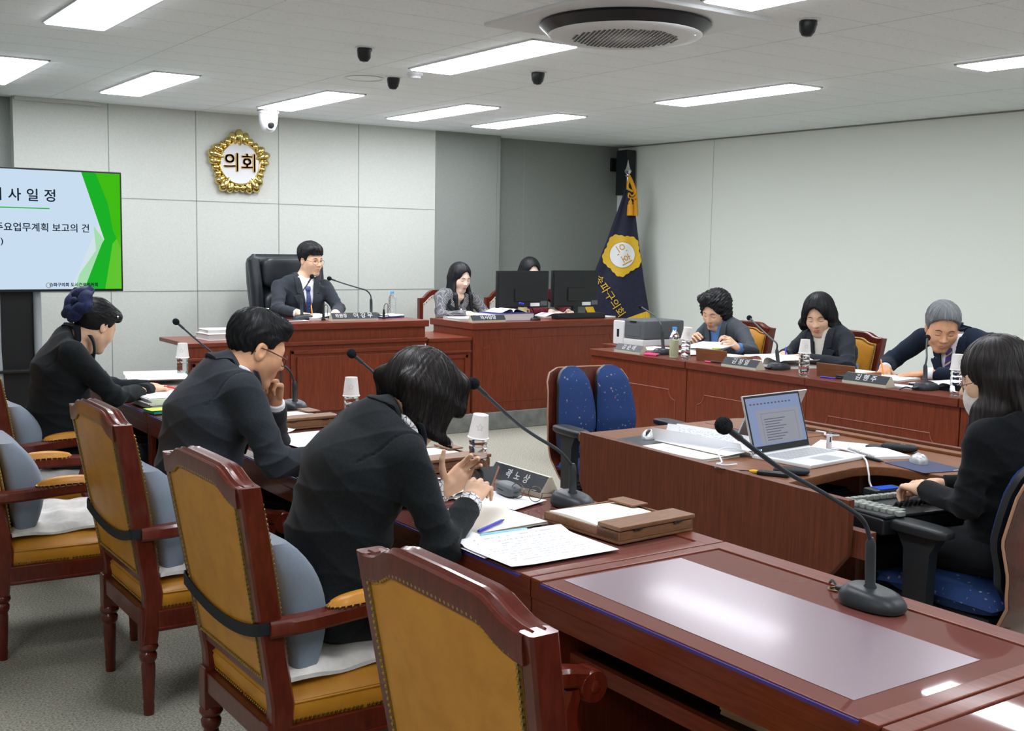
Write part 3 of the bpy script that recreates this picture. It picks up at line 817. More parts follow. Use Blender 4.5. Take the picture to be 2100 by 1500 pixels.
obj('back_screen', MB().b2((3.952, 2.24, .06), (3.98, 3.70, CZ + .02), .004), M['wood_dark'], t)
obj('cable_hatch', MB().b2((3.60, 3.20, CZ - .001), (3.86, 3.70, CZ + .002), .001).b2((3.88, 2.30, CZ), (3.93, 3.7, CZ + .012), .003), M['wood_tan'], t)
obj('centre_panel', MB().b2((2.92, 3.10, .08), (3.93, 3.125, CZ - .035), .003), M['wood_dark'], t)
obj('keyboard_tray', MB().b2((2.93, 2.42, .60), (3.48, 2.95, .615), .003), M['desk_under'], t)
obj('shelf_block', MB().b2((2.918, 2.26, .55), (2.96, 2.62, .64), .004), M['wood_dark'], t)

# ---------------------------------------------------------------- leather council armchair; local +x forward
def back_prof(y, hw=.262, z0=.95):
    a = abs(y) / hw
    return z0 + .034 * (1 - np.interp(a, [0, .50, .60, .78, .9, 1], [0, .03, .16, .80, .97, 1]))
def make_armchair():
    t = thing('armchair', '', 'chair')
    wd = M['wood_chair']
    bx = lambda z: -.225 - (z - .42) * .17          # centre line of the raked back
    # turned legs
    prof = [(.0165, 0), (.017, .012), (.0185, .03), (.0165, .045), (.018, .05), (.0225, .16), (.0205, .175), (.027, .185), (.0285, .20), (.024, .207), (.022, .211), (.028, .215), (.033, .224), (.031, .234), (.027, .24)]
    for x, y in ((.225, .235), (.225, -.235), (-.235, .222), (-.235, -.222)):
        mb = MB().lathe(prof, 16, M=Matrix.Translation((x, y, 0)))
        mb.box((x, y, .295), (.052, .048, .12), .004)
        if x > 0: mb.box((x, y, .355), (.05, .048, .06), .004)
        obj('leg', mb, wd, t)
    # seat rails
    mb = MB()
    for s in (-1, 1):
        mb.b2((-.21, s * .235 - .021, .285), (.21, s * .235 + .021, .345), .006)
        mb.b2((-.21, s * .235 - .025, .278), (.21, s * .235 + .025, .292), .005)
    mb.b2((.205, -.22, .285), (.245, .22, .345), .006)
    mb.b2((-.255, -.21, .285), (-.215, .21, .345), .006)
    obj('seat_rail', mb, wd, t)
    # back posts and crest
    for s in (-1, 1):
        mb = MB()
        rs = []
        for z, tw, td in ((.24, .046, .05), (.345, .046, .055), (.40, .042, .06), (.60, .036, .058), (.80, .036, .056), (.952, .036, .054)):
            x = bx(z) if z > .38 else np.interp(z, [.24, .38], [-.235, bx(.38)])
            yo = s * (.228 + .037 * max(0, (z - .35)) / .6)
            rs.append([(x + a * td / 2, yo + b * tw / 2, z) for a, b in ((-1, -.7), (-.8, -1), (.8, -1), (1, -.7), (1, .7), (.8, 1), (-.8, 1), (-1, .7))])
        mb.rings(rs)
        obj('back_post', mb, wd, t)
    mb = MB()
    ys = np.linspace(-.262, .262, 41)
    sec = [(-.031, -.010), (-.031, .010), (-.026, .014), (-.018, .010), (-.012, .0165), (-.004, .012), (.004, .012), (.012, .0165), (.018, .010), (.026, .014), (.031, .010), (.031, -.010), (.028, -.036), (-.028, -.036)]
    rs = []
    for y in ys:
        zt = back_prof(y) - .012
        rs.append([(bx(zt) + a, y, zt + b) for a, b in sec])
    mb.rings(rs)
    obj('crest_rail', mb, wd, t, ang=24)
    obj('lower_rail', MB().b2((bx(.445) - .022, -.222, .430), (bx(.445) + .022, .222, .466), .005), wd, t)
    # upholstered back: one pad behind, one in front
    def pad(side):
        off = -.022 if side < 0 else .024
        def fn(u, v):
            y0 = -.222 - .024 * v; y = y0 + (2 * -y0) * u
            zt = back_prof(y / .238 * .262) - .034
            z = .462 + (zt - .462) * v
            e = (max(0, 4 * u * (1 - u)) ** .35) * (max(0, 4 * v * (1 - v)) ** .35)
            th = (.004 + .006 * e) if side < 0 else (.006 + .030 * e)
            return (bx(z) + off + side * th, y, z)
        return fn
    pb = obj('back_panel', MB().sheet(pad(-1), 24, 28), M['leather'], t, ang=180)
    pf = obj('backrest', MB().sheet(pad(1), 24, 28), M['leather'], t, ang=180)
    def nails(par, side, step):
        fn = pad(side); mb = MB(); trim = []
        path = [fn(.01, v) for v in np.linspace(.0, .985, 180)] + [fn(u, .985) for u in np.linspace(.01, .99, 180)][1:] + [fn(.99, v) for v in np.linspace(.985, .0, 180)][1:] + [fn(u, .012) for u in np.linspace(.99, .01, 180)][1:]
        acc = 0; last = Vector(path[0])
        for p in path:
            p = Vector(p); acc += (p - last).length; last = p
            if acc >= step:
                acc = 0; mb.ball((p.x + side * .003, p.y, p.z), .0044, 6, 4)
        o = obj('nailhead_trim', mb, M['brass'], par)
        o['kind'] = 'stuff'
        mb2 = MB().tube([Vector((p[0] + side * .0005, p[1], p[2])) for p in path[::4]], .0040, 6)
        obj('trim_braid', mb2, M['braid'], par)
    nails(pb, -1, .0112); nails(pf, 1, .0112)
    # seat cushion
    def seat(u, v):
        x = -.225 + .475 * u; y = (-.25 + .5 * v) * (1 - .06 * (1 - u))
        e = (max(0, 4 * u * (1 - u)) ** .3) * (max(0, 4 * v * (1 - v)) ** .3)
        return (x + .012 * (u - .5), y, .40 + .055 * e)
    mb = MB().sheet(seat, 24, 24)
    rim = [(-.225, -.235), (.25, -.25), (.25, .25), (-.225, .235)]
    rs = []
    for z, g in ((.345, 0.0), (.36, .004), (.385, .008), (.40, .002)):
        rs.append([Vector((x + (g if x > 0 else -g), y + (g if y > 0 else -g), z)) for a, b in zip(rim, rim[1:] + rim[:1]) for x, y in [(a[0] + (b[0] - a[0]) * k / 10, a[1] + (b[1] - a[1]) * k / 10) for k in range(10)]])
    mb.rings(rs, False)
    st = obj('seat', mb, M['leather'], t, ang=60)
    mb = MB()
    for a, b in zip(rim, rim[1:] + rim[:1]):
        L = math.hypot(b[0] - a[0], b[1] - a[1]); n = int(L / .0115)
        for k in range(n):
            x, y = a[0] + (b[0] - a[0]) * k / n, a[1] + (b[1] - a[1]) * k / n
            mb.ball((x + math.copysign(.004, x), y + math.copysign(.004, y), .352), .0046, 6, 4)
    o = obj('nailhead_trim', mb, M['brass'], st); o['kind'] = 'stuff'
    obj('piping', MB().tube([(x + (.008 if x > 0 else -.006), y + math.copysign(.006, y), .398) for a, b in zip(rim, rim[1:] + rim[:1]) for x, y in [(a[0] + (b[0] - a[0]) * k / 8, a[1] + (b[1] - a[1]) * k / 8) for k in range(8)]], .003, 6, closed=True), M['leather'], st)
    # arms
    for s in (-1, 1):
        mb = MB()
        y = s * .268
        path = bez([(-.262, s * .252, .600), (-.16, y, .606), (.0, y, .617), (.12, y, .617), (.20, y, .602)], 6)
        rs = []
        for i, p in enumerate(path):
            k = i / (len(path) - 1)
            hw, hh = .022 + .005 * k, .021
            rs.append([p + Vector((0, a * hw, b * hh)) for a, b in ((-1, -.6), (-.7, -1), (.7, -1), (1, -.6), (1, .6), (.7, 1), (-.7, 1), (-1, .6))])
        mb.rings(rs)
        mb.lathe([(.012, -.030), (.034, -.028), (.037, -.02), (.037, .02), (.034, .028), (.012, .030)], 20, M=frame((.205, y, .586), (1, 0, 0), (0, 0, -1)))
        mb.lathe([(.006, -.034), (.014, -.031), (.014, .031), (.006, .034)], 14, M=frame((.205, y, .586), (1, 0, 0), (0, 0, -1)))
        sup = bez([(.165, y, .585), (.15, y, .52), (.175, y - s * .008, .43), (.165, s * .248, .36), (.16, s * .246, .30)], 6)
        mb.rings([[p + Vector((a * .024, b * .019, 0)) for a, b in ((-1, -.6), (-.6, -1), (.6, -1), (1, -.6), (1, .6), (.6, 1), (-.6, 1), (-1, .6))] for p in sup])
        a = obj('armrest', mb, wd, t)
        def ap(u, v):
            e = (max(0, 4 * u * (1 - u)) ** .4) * (max(0, 4 * v * (1 - v)) ** .45)
            x = -.115 + .225 * u
            wv = .026 * (max(0.0, 1 - abs(2 * u - 1) ** 4) ** .5)
            return (x, y + wv * (2 * v - 1), .634 + .026 * e + .004 * math.sin(PI * u))
        o = obj('arm_pad', MB().sheet(ap, 16, 8), M['leather'], a, ang=180)
        mb = MB()
        for k in range(33):
            th = PI * 2 * k / 33; u = .5 + .5 * math.cos(th); wv = .0285 * (max(0.0, 1 - abs(2 * u - 1) ** 4) ** .5)
            mb.ball((-.115 + .225 * u, y + wv * (1 if math.sin(th) > 0 else -1), .634), .0040, 6, 4)
        obj('nailhead_trim', mb, M['brass'], a)
    return t
arm0 = make_armchair()
CX = 1.285
ARM = [(CX, 1.594, 0, 'empty brown leather armchair nearest the photographer, without any cushion'), (CX + .005, 2.755, 0, 'brown leather armchair strapped with a grey cushion under the person holding a phone'),
       (CX + .01, 3.79, 0, 'brown leather armchair with a black strap under the man in glasses'), (CX - .275, 4.53, math.radians(-3), 'empty brown leather armchair pulled back, with a white pad on its seat'),
       (CX - .08, 5.50, math.radians(4), 'brown leather armchair under the person with the navy bow'),
       (5.955, 6.055, PI, 'brown leather armchair by the long pale wall behind the curly-haired member'), (5.94, 5.075, PI, 'brown leather armchair by the long pale wall behind the member with the wavy bob'),
       (5.90, 4.03, PI, 'brown leather armchair hidden behind the grey-haired man')]
for i, (x, y, a, lab) in enumerate(ARM):
    o = arm0 if i == 0 else dup(arm0, (0, 0, 0))
    o.location = (x, y, 0); o.rotation_euler = (0, 0, a); o['label'] = lab; o['group'] = 'brown leather council armchairs'

# lumbar cushions strapped to the chairs, white pads on the seats
def make_lumbar():
    t = thing('lumbar_cushion', '', 'cushion')
    mb = MB()
    rs = []
    for k in range(15):
        z = .447 + .33 * k / 14; q = k / 14
        th = .015 + .118 * (math.sin(PI * (.10 + .83 * (1 - q) ** .9)) ** .75)
        w = .185 + .03 * (1 - q) - .02 * max(0, q - .8) / .2
        xb = -.225 - (z - .42) * .17 + .052
        ring = []
        for j in range(28):
            a = 2 * PI * j / 28
            cx, cy = math.copysign(abs(math.cos(a)) ** .55, math.cos(a)), math.copysign(abs(math.sin(a)) ** .4, math.sin(a))
            ring.append((xb + th * .5 + cx * th * .5 + (.012 * (cy * cy) if cx > 0 else 0), cy * w, z))
        rs.append(ring)
    mb.rings(rs)
    obj('foam_body', mb, M['grey_fabric'], t, ang=60)
    mb = MB()
    z = .605; xb = -.225 - (z - .42) * .17
    for zz, dx in ((z - .019, .003), (z + .019, -.003)): pass
    loop = [(xb + .036, .225), (xb + .032, .258), (xb + .026, .264), (xb - .032, .264)] + [(xb - .038, q) for q in np.linspace(.25, -.25, 15)] + [(xb - .032, -.264), (xb + .026, -.264), (xb + .032, -.258), (xb + .036, -.225)]
    rs = []
    for x, y in loop:
        sg = -.040 * max(0, 1 - (abs(y) / .262) ** 2) if x < xb else 0
        zc = z + sg
        dx = -.003
        xo = x - sg * .17
        rs.append([(xo, y, zc - .015), (xo, y, zc + .015), (xo + dx, y * 1.008, zc + .015), (xo + dx, y * 1.008, zc - .015)])
    mb.rings(rs, True)
    obj('strap', mb, M['strap'], t)
    return t
def make_pad():
    t = thing('seat_pad', '', 'cushion')
    rnd = random.Random(3)
    ph = [rnd.uniform(0, 6) for _ in range(6)]
    def top(u, v, s):
        x = -.19 + .41 * u; y = -.225 + .45 * v
        e = (max(0, 4 * u * (1 - u)) ** .4) * (max(0, 4 * v * (1 - v)) ** .4)
        wr = .004 * math.sin(14 * v + ph[0] + 5 * u) + .003 * math.sin(23 * u + ph[1]) + .003 * math.sin(31 * v + 9 * u + ph[2])
        x += .008 * math.sin(9 * v + ph[3]) * (1 - e); y += .010 * math.sin(8 * u + ph[4]) * (1 - e)
        edge = .010 * (1 - e) * math.sin(11 * (u + v) + ph[5])
        return (x, y, .455 + (.010 + .026 * e + wr * (.4 + e) if s > 0 else -.0) + edge * .5 + .012 * (e if s > 0 else e * .6) - .01)
    mb = MB().sheet(lambda u, v: top(u, v, 1), 28, 28)
    mb.sheet(lambda u, v: top(u, 1 - v, -1), 28, 28)
    b0 = [(top(0, k / 28, 1), top(0, k / 28, -1)) for k in range(29)] + [(top(k / 28, 1, 1), top(k / 28, 1, -1)) for k in range(29)] + [(top(1, 1 - k / 28, 1), top(1, 1 - k / 28, -1)) for k in range(29)] + [(top(1 - k / 28, 0, 1), top(1 - k / 28, 0, -1)) for k in range(29)]
    L = len(b0)
    mb.add([p for p, q in b0] + [q for p, q in b0], [(k, (k + 1) % L, L + (k + 1) % L, L + k) for k in range(L)])
    obj('quilted_cover', mb, M['white_fabric'], t, ang=180)
    return t
lum0, pad0 = make_lumbar(), make_pad()
LUM = [(1, 'grey lumbar cushion strapped to the chair of the person holding a phone'), (2, 'grey lumbar cushion strapped to the chair of the man in glasses'), (3, 'grey lumbar cushion on the empty pulled-back armchair'),
       (4, 'grey lumbar cushion strapped to the chair of the person with the bow'), (5, 'pale grey lumbar cushion behind the curly-haired member'), (6, 'pale grey lumbar cushion behind the member with the wavy bob')]
for i, (k, lab) in enumerate(LUM):
    o = lum0 if i == 0 else dup(lum0, (0, 0, 0))
    o.location = (ARM[k][0], ARM[k][1], 0); o.rotation_euler = (0, 0, ARM[k][2]); o['label'] = lab; o['group'] = 'grey lumbar cushions'
PADS = [(1, 'white quilted seat pad under the person holding a phone'), (2, 'white quilted seat pad under the man in glasses'), (3, 'white quilted seat pad in full view on the empty pulled-back armchair'), (4, 'white quilted seat pad under the person with the bow')]
for i, (k, lab) in enumerate(PADS):
    o = pad0 if i == 0 else dup(pad0, (0, 0, 0))
    o.location = (ARM[k][0], ARM[k][1], 0); o.rotation_euler = (0, 0, ARM[k][2]); o['label'] = lab; o['group'] = 'white quilted seat pads'

# ---------------------------------------------------------------- white-backed chairs on the dais (only the backs show)
def make_white_chair():
    t = thing('clerk_chair', '', 'chair')
    for x in (-.21, .21):
        for y in (-.20, .20): obj('leg', MB().lathe([(.016, 0), (.024, .38)], 12, M=Matrix.Translation((x, y, 0))), M['wood_chair'], t)
    obj('seat', MB().box((0, 0, .42), (.50, .47, .09), .03, seg=3), M['cream_leather'], t)
    hw = .245
    def crest(x):
        a = abs(x) / hw
        return .88 + .075 * (1 - np.interp(a, [0, .45, .62, .8, .88, 1], [0, .02, .35, .92, 1, 1]))
    outer = [(-hw, .46)] + [(x, crest(x)) for x in np.linspace(-hw, hw, 33)] + [(hw, .46)]
    inner = [(-hw + .035, .50)] + [(x, crest(x) - .045) for x in np.linspace(-hw + .035, hw - .035, 33)] + [(hw - .035, .50)]
    mb = MB(); n = len(outer)
    yb = .20
    vs = [(x, yb - .022, z) for x, z in outer] + [(x, yb - .022, z) for x, z in inner] + [(x, yb + .022, z) for x, z in outer] + [(x, yb + .022, z) for x, z in inner]
    fs = []
    for k in range(n):
        j = (k + 1) % n
        fs += [(k, j, n + j, n + k), (2 * n + j, 2 * n + k, 3 * n + k, 3 * n + j), (j, k, 2 * n + k, 2 * n + j), (n + k, n + j, 3 * n + j, 3 * n + k)]
    mb.add(vs, fs); obj('back_frame', mb, M['wood_chair'], t)
    mb = MB().add([(x * .99, yb - .028, z) for x, z in inner] + [(x * .99, yb + .015, z) for x, z in inner], [tuple(range(n)), tuple(reversed(range(n, 2 * n)))] + [(k, k + n, (k + 1) % n + n, (k + 1) % n) for k in range(n)])
    bk = obj('backrest', mb, M['cream_leather'], t)
    mb = MB()
    for k in range(1, n, 2): mb.ball((inner[k][0] * .97, yb - .031, inner[k][1] - .008), .006, 6, 4)
    obj('nailhead_trim', mb, M['brass'], bk)
    return t
wc0 = make_white_chair()
wc0.location = (5.41, 8.83, PZ); wc0['label'] = 'cream-backed wooden chair behind the young clerk with long hair'; wc0['group'] = 'cream-backed clerk chairs'
o = dup(wc0, (6.13, 8.83, PZ), 0, 'cream-backed wooden chair half hidden behind the monitors', 'cream-backed clerk chairs')

# chairperson's big black chair
t = thing('executive_chair', 'large black leather executive chair behind the chairperson', 'chair', (3.87, 8.98, PZ), math.radians(0))
t.scale = (.92, 1, 1.01)
def pillow(c, d, e=.35, n=20):
    mb = MB()
    rs = []
    for i in range(n + 1):
        a = -PI / 2 + PI * i / n
        ca, sa = math.copysign(abs(math.cos(a)) ** e, math.cos(a)), math.copysign(abs(math.sin(a)) ** e, math.sin(a))
        ring = []
        for j in range(28):
            b = 2 * PI * j / 28
            cb, sb = math.copysign(abs(math.cos(b)) ** e, math.cos(b)), math.copysign(abs(math.sin(b)) ** e, math.sin(b))
            ring.append((c[0] + d[0] * ca * cb, c[1] + d[1] * ca * sb, c[2] + d[2] * sa))
        rs.append(ring)
    return mb.rings(rs)
def exec_back(u, v):
    z = .48 + .76 * v
    w = np.interp(v, [0, .2, .7, .93, 1], [.27, .30, .335, .335, .30])
    x = -w + 2 * w * u
    y = .02 + .02 * math.cos((u - .5) * 5) + .05 * v + (.06 if abs(u - .5) > .33 else 0) * 0
    return x, y, z
mb = MB()
rs = []
for k in range(21):
    v = k / 20; z = .46 + .79 * v
    w = np.interp(v, [0, .15, .7, .9, .97, 1], [.27, .30, .335, .335, .325, .29])
    d = np.interp(v, [0, .1, .85, .96, 1], [.07, .09, .09, .075, .03])
    y0 = .06 + .10 * v + (-.03 if v > .9 else 0) * (v - .9) * 10
    rs.append([(w * math.copysign(abs(math.cos(a)) ** .35, math.cos(a)), y0 + d * math.copysign(abs(math.sin(a)) ** .6, math.sin(a)) + .05 * math.cos(a) ** 2 * -1, z) for a in [2 * PI * j / 36 for j in range(36)]])
mb.rings(rs)
obj('backrest', mb, M['black_leather'], t, ang=60)
for s in (-1, 1):
    obj('side_bolster', MB().tube(bez([(s * .30, .02, .50), (s * .305, -.02, .75), (s * .31, .0, 1.0), (s * .315, .03, 1.20), (s * .32, .08, 1.235)], 6), [.05, .055] + [.058] * 21 + [.05, .03][:1 + 1 - 0], 14) if False else MB().tube(bez([(s * .285, .0, .50), (s * .295, -.035, .75), (s * .30, -.015, 1.0), (s * .305, .03, 1.20)], 6), .056, 14), M['black_leather'], t)
obj('headrest', pillow((0, .0, 1.10), (.245, .06, .13), .45), M['black_leather'], t)
obj('lumbar_roll', pillow((0, -.02, .78), (.245, .07, .17), .5), M['black_leather'], t)
obj('seat', pillow((0, -.22, .44), (.29, .28, .08), .4), M['black_leather'], t)
obj('base', MB().lathe([(.03, .06), (.03, .36)], 14).box((0, 0, .06), (.6, .06, .04), .01).box((0, 0, .06), (.06, .6, .04), .01), M['dark_plastic'], t)
for x, y in ((.27, 0), (-.27, 0), (0, .27), (0, -.27)): obj('caster', MB().lathe([(.02, -.015), (.028, -.01), (.028, .01), (.02, .015)], 14, M=frame((x, y, .028), (0, 1, 0), (0, 0, 1))), M['dark_plastic'], t)

# ---------------------------------------------------------------- blue split-back task chairs (local +y forward)
def make_task_chair():
    t = thing('task_chair', '', 'chair')
    def seat(u, v):
        x = -.25 + .5 * u; y = -.24 + .48 * v
        e = (max(0, 4 * u * (1 - u)) ** .3) * (max(0, 4 * v * (1 - v)) ** .3)
        return (x * (1 - .08 * (1 - e)), y * (1 - .04 * (1 - e)), .435 + .06 * e - .025 * max(0, v - .75) * 4 * .6)
    mb = MB().sheet(seat, 20, 20)
    mb.sheet(lambda u, v: (lambda p: (p[0] * .97, p[1] * .97, .435 - (p[2] - .435) * .9))(seat(u, 1 - v)), 20, 20)
    obj('seat', mb, M['blue_fabric'], t, ang=180)
    obj('seat_pan', MB().box((0, 0, .385), (.40, .40, .03), .01), M['black_plastic'], t)
    def sy(z):
        return np.interp(z, [.30, .38, .46, .56, .66, .80, .92], [-.15, -.225, -.275, -.285, -.27, -.295, -.345])
    def shell(u, v, o=0.0):
        z = .31 + .60 * v
        w = np.interp(v, [0, .08, .3, .6, .9, .97, 1], [.14, .20, .235, .255, .235, .21, .16])
        x = -w + 2 * w * u
        return (x, sy(z) - .02 + o + .35 * x * x, z)
    mb = MB().sheet(lambda u, v: shell(u, v, -.007), 20, 28).sheet(lambda u, v: shell(1 - u, v, .007), 20, 28)
    e1 = [(u, 0) for u in np.linspace(0, 1, 21)] + [(1, v) for v in np.linspace(0, 1, 29)][1:] + [(u, 1) for u in np.linspace(1, 0, 21)][1:] + [(0, v) for v in np.linspace(1, 0, 29)][1:-1]
    L = len(e1)
    mb.add([shell(u, v, -.007) for u, v in e1] + [shell(u, v, .007) for u, v in e1], [(k, (k + 1) % L, L + (k + 1) % L, L + k) for k in range(L)])
    obj('back_shell', mb, M['wood_shell'], t, ang=60)
    obj('shell_edge', MB().tube([shell(u, v, 0) for u, v in e1], .0055, 6, closed=True), mat('wood_edge', srgb(176, 138, 110), .5), t)
    for s in (-1, 1):
        def pd(u, v):
            z = .46 + .462 * v
            w = np.interp(v, [0, .12, .35, .6, .85, .95, 1], [.05, .096, .114, .108, .090, .066, .024])
            cx = s * (.118 - .006 * v)
            ww = w * (2 * u - 1)
            e = (max(0, 1 - abs(2 * u - 1) ** 3)) * min(1, v * 8) * min(1, (1 - v) * 8)
            return Vector((cx + ww, sy(z) + .05 + .04 * e + .25 * (cx + ww) ** 2, z))
        def pdb(u, v):
            p = pd(u, v); z = p.z
            return Vector((p.x, sy(z) + .028 + .25 * p.x ** 2, z))
        o = obj('back_pad', MB().sheet(pd, 14, 26), M['blue_fabric'], t, ang=180)
        mb = MB().sheet(lambda u, v: pdb(1 - u, v), 14, 26)
        e2 = [(u, 0) for u in np.linspace(0, 1, 15)] + [(1, v) for v in np.linspace(0, 1, 27)][1:] + [(u, 1) for u in np.linspace(1, 0, 15)][1:] + [(0, v) for v in np.linspace(1, 0, 27)][1:-1]
        L = len(e2)
        mb.add([pd(u, v) for u, v in e2] + [pdb(u, v) for u, v in e2], [(k, L + k, L + (k + 1) % L, (k + 1) % L) for k in range(L)])
        obj('pad_shell', mb, M['black_plastic'], o, ang=60)
        pl = obj('adjuster_plate', MB().b2((s * .10 - .035, sy(.62) - .034, .56), (s * .10 + .035, sy(.62) - .028, .70), .006).b2((s * .10 - .02, sy(.62) - .035, .64), (s * .10 - .014, sy(.62) - .0335, .69), 0, 1).b2((s * .10 + .004, sy(.62) - .035, .64), (s * .10 + .010, sy(.62) - .0335, .69), 0, 1), [M['steel'], M['dark_plastic']], t)
        obj('knob', MB().lathe([(.02, 0), (.024, .005), (.022, .03), (.001, .034)], 18, M=frame((s * .10, sy(.62) - .032, .60), (1, 0, 0), (0, 0, 1))), M['black_plastic'], pl)
        obj('hinge_block', MB().b2((s * .12 - .03, sy(.62) - .012, .54), (s * .12 + .03, sy(.62) + .03, .68), .01), M['black_plastic'], t)
        a = obj('arm_post', MB().rings([[(s * .285 + dx * .02, .0 + dy * w, z) for dx, dy in ((-1, -1), (1, -1), (1, 1), (-1, 1))] for z, w in ((.37, .045), (.45, .045), (.58, .05), (.625, .075), (.635, .075))]).b2((s * .2 - .09 * (1 if s < 0 else 1), -.03, .372), (s * .2 + .09, .03, .395), .005), M['black_plastic'], t)
        obj('arm_pad', pillow((s * .29, .02, .652), (.045, .135, .020), .55), M['black_plastic'], a)
    obj('gas_column', MB().lathe([(.05, .36), (.05, .38), (.03, .35), (.03, .22), (.024, .22), (.024, .08)], 16, cap=False), M['black_plastic'], t)
    for k in range(5):
        a = 2 * PI * k / 5 + .3
        d = Vector((math.cos(a), math.sin(a), 0))
        obj('base_spoke', MB().tube([d * .02 + Vector((0, 0, .11)), d * .15 + Vector((0, 0, .10)), d * .28 + Vector((0, 0, .075))], [.034, .028, .02], 10), M['black_plastic'], t)
        obj('caster', MB().lathe([(.02, -.026), (.03, -.022), (.03, .022), (.02, .026)], 16, M=Matrix.Translation(d * .28 + Vector((0, 0, .030))) @ Matrix.Rotation(a + .9, 4, 'Z') @ Matrix.Rotation(PI / 2, 4, 'X')), M['black_plastic'], t)
    return t
tc0 = make_task_chair()
tc0.location = (3.545, 4.22, 0); tc0.rotation_euler = (0, 0, PI - .12); tc0['label'] = 'empty blue split-back task chair at the far end of the recorder desk'; tc0['group'] = 'blue task chairs'
dup(tc0, (3.365, 2.17, 0), math.radians(-3), 'blue split-back task chair under the long-haired operator', 'blue task chairs')
# ---------------------------------------------------------------- smooth bodies from distance fields
F32 = np.float32
def A3(p): return np.array(p, dtype=F32)
def nrm(v):
    v = np.array(v, dtype=np.float64); return v / max(1e-9, np.linalg.norm(v))
def smin(a, b, k):
    if k <= 0: return np.minimum(a, b)
    h = np.maximum(k - np.abs(a - b), 0) / k
    return np.minimum(a, b) - h * h * (k * .25)
def smax(a, b, k): return -smin(-a, -b, k)
def sd_caps(p, a, b, ra, rb):
    a, b = A3(a), A3(b); ab = b - a
    q = p - a
    t = np.clip(q @ ab / max(1e-9, float(ab @ ab)), 0, 1)
    q = q - t[:, None] * ab
    return np.sqrt((q * q).sum(1)) - (ra + (rb - ra) * t)
def sd_ecaps(p, a, b, wa, da, wb, db, side):
    a, b, side = A3(a), A3(b), A3(side); ab = b - a
    q = p - a
    t = np.clip(q @ ab / max(1e-9, float(ab @ ab)), 0, 1)
    q = q - t[:, None] * ab
    x = q @ side
    r2 = np.maximum((q * q).sum(1) - x * x, 0)
    w = wa + (wb - wa) * t; d = da + (db - da) * t
    return (np.sqrt((x / w) ** 2 + r2 / (d * d)) - 1) * np.minimum(w, d)
def sd_ell(p, c, r, R=None):
    q = p - A3(c)
    if R is not None: q = q @ R.astype(F32)
    r = A3(r)
    k0 = np.sqrt(((q / r) ** 2).sum(1)); k1 = np.sqrt(((q / (r * r)) ** 2).sum(1)) + 1e-9
    return k0 * (k0 - 1) / k1

OFF9 = {}
def mesh_sdf(f, lo, hi, h, B=8):
    lo = np.array(lo, float) - 2 * h; hi = np.array(hi, float) + 2 * h
    nb = np.maximum(1, np.ceil((hi - lo) / (B * h)).astype(int))
    g = np.stack(np.meshgrid(*[np.arange(n) for n in nb], indexing='ij'), -1).reshape(-1, 3)
    cen = (lo + (g + .5) * B * h).astype(F32)
    act = np.abs(f(cen)) < B * h * .87 * 1.45 + .012
    g = g[act]
    r9 = np.arange(B + 1)
    off = np.stack(np.meshgrid(r9, r9, r9, indexing='ij'), -1).reshape(-1, 3)
    n1 = (B + 1) ** 3
    D = np.empty((len(g), n1), F32)
    step = max(1, 300000 // n1)
    for i in range(0, len(g), step):
        pts = (lo + ((g[i:i + step, None, :] * B + off[None]) * h)).astype(F32).reshape(-1, 3)
        D[i:i + step] = f(pts).reshape(-1, n1)
    D = D.reshape(-1, B + 1, B + 1, B + 1)
    S = D < 0
    cnt = np.zeros((len(g), B, B, B), np.int8)
    for a in (0, 1):
        for b in (0, 1):
            for c in (0, 1): cnt += S[:, a:a + B, b:b + B, c:c + B]
    bi, x, y, z = np.nonzero((cnt > 0) & (cnt < 8))
    co = [(a, b, c) for a in (0, 1) for b in (0, 1) for c in (0, 1)]
    V = np.stack([D[bi, x + a, y + b, z + c] for a, b, c in co], 1)
    pos = np.zeros((len(bi), 3)); n = np.zeros(len(bi))
    for i in range(8):
        for ax in range(3):
            if co[i][ax] == 0:
                j = i + (4, 2, 1)[ax]
                cr = (V[:, i] < 0) != (V[:, j] < 0)
                t = np.where(cr, V[:, i] / np.where(cr, V[:, i] - V[:, j], 1), 0)
                for k in range(3): pos[:, k] += np.where(cr, co[i][k] + (t if k == ax else 0), 0)
                n += cr
    pos /= n[:, None]
    G = g[bi] * B + np.stack([x, y, z], 1)
    P = lo + (G + pos) * h
    N = nb * B + 2
    key = lambda q: ((q[:, 0] + 1) * N[1] + q[:, 1] + 1) * N[2] + q[:, 2] + 1
    K = key(G); od = np.argsort(K); Ks = K[od]
    quads = []
    for ax, (d1, d2) in enumerate((((0, 1, 0), (0, 0, 1)), ((0, 0, 1), (1, 0, 0)), ((1, 0, 0), (0, 1, 0)))):
        j = (4, 2, 1)[ax]
        cr = (V[:, 0] < 0) != (V[:, j] < 0)
        q = G[cr]; ids = [np.nonzero(cr)[0]]; ok = np.ones(len(q), bool)
        for dd in (np.array(d1), np.array(d1) + d2, np.array(d2)):
            kk = key(q - dd); k = np.searchsorted(Ks, kk); k = np.minimum(k, len(Ks) - 1)
            ok &= Ks[k] == kk; ids.append(od[k])
        Q = np.stack(ids, 1)
        fl_ = V[cr, 0] < 0
        Q = np.where(fl_[:, None], Q, Q[:, ::-1])
        quads.append(Q[ok])
    return P, np.concatenate(quads)

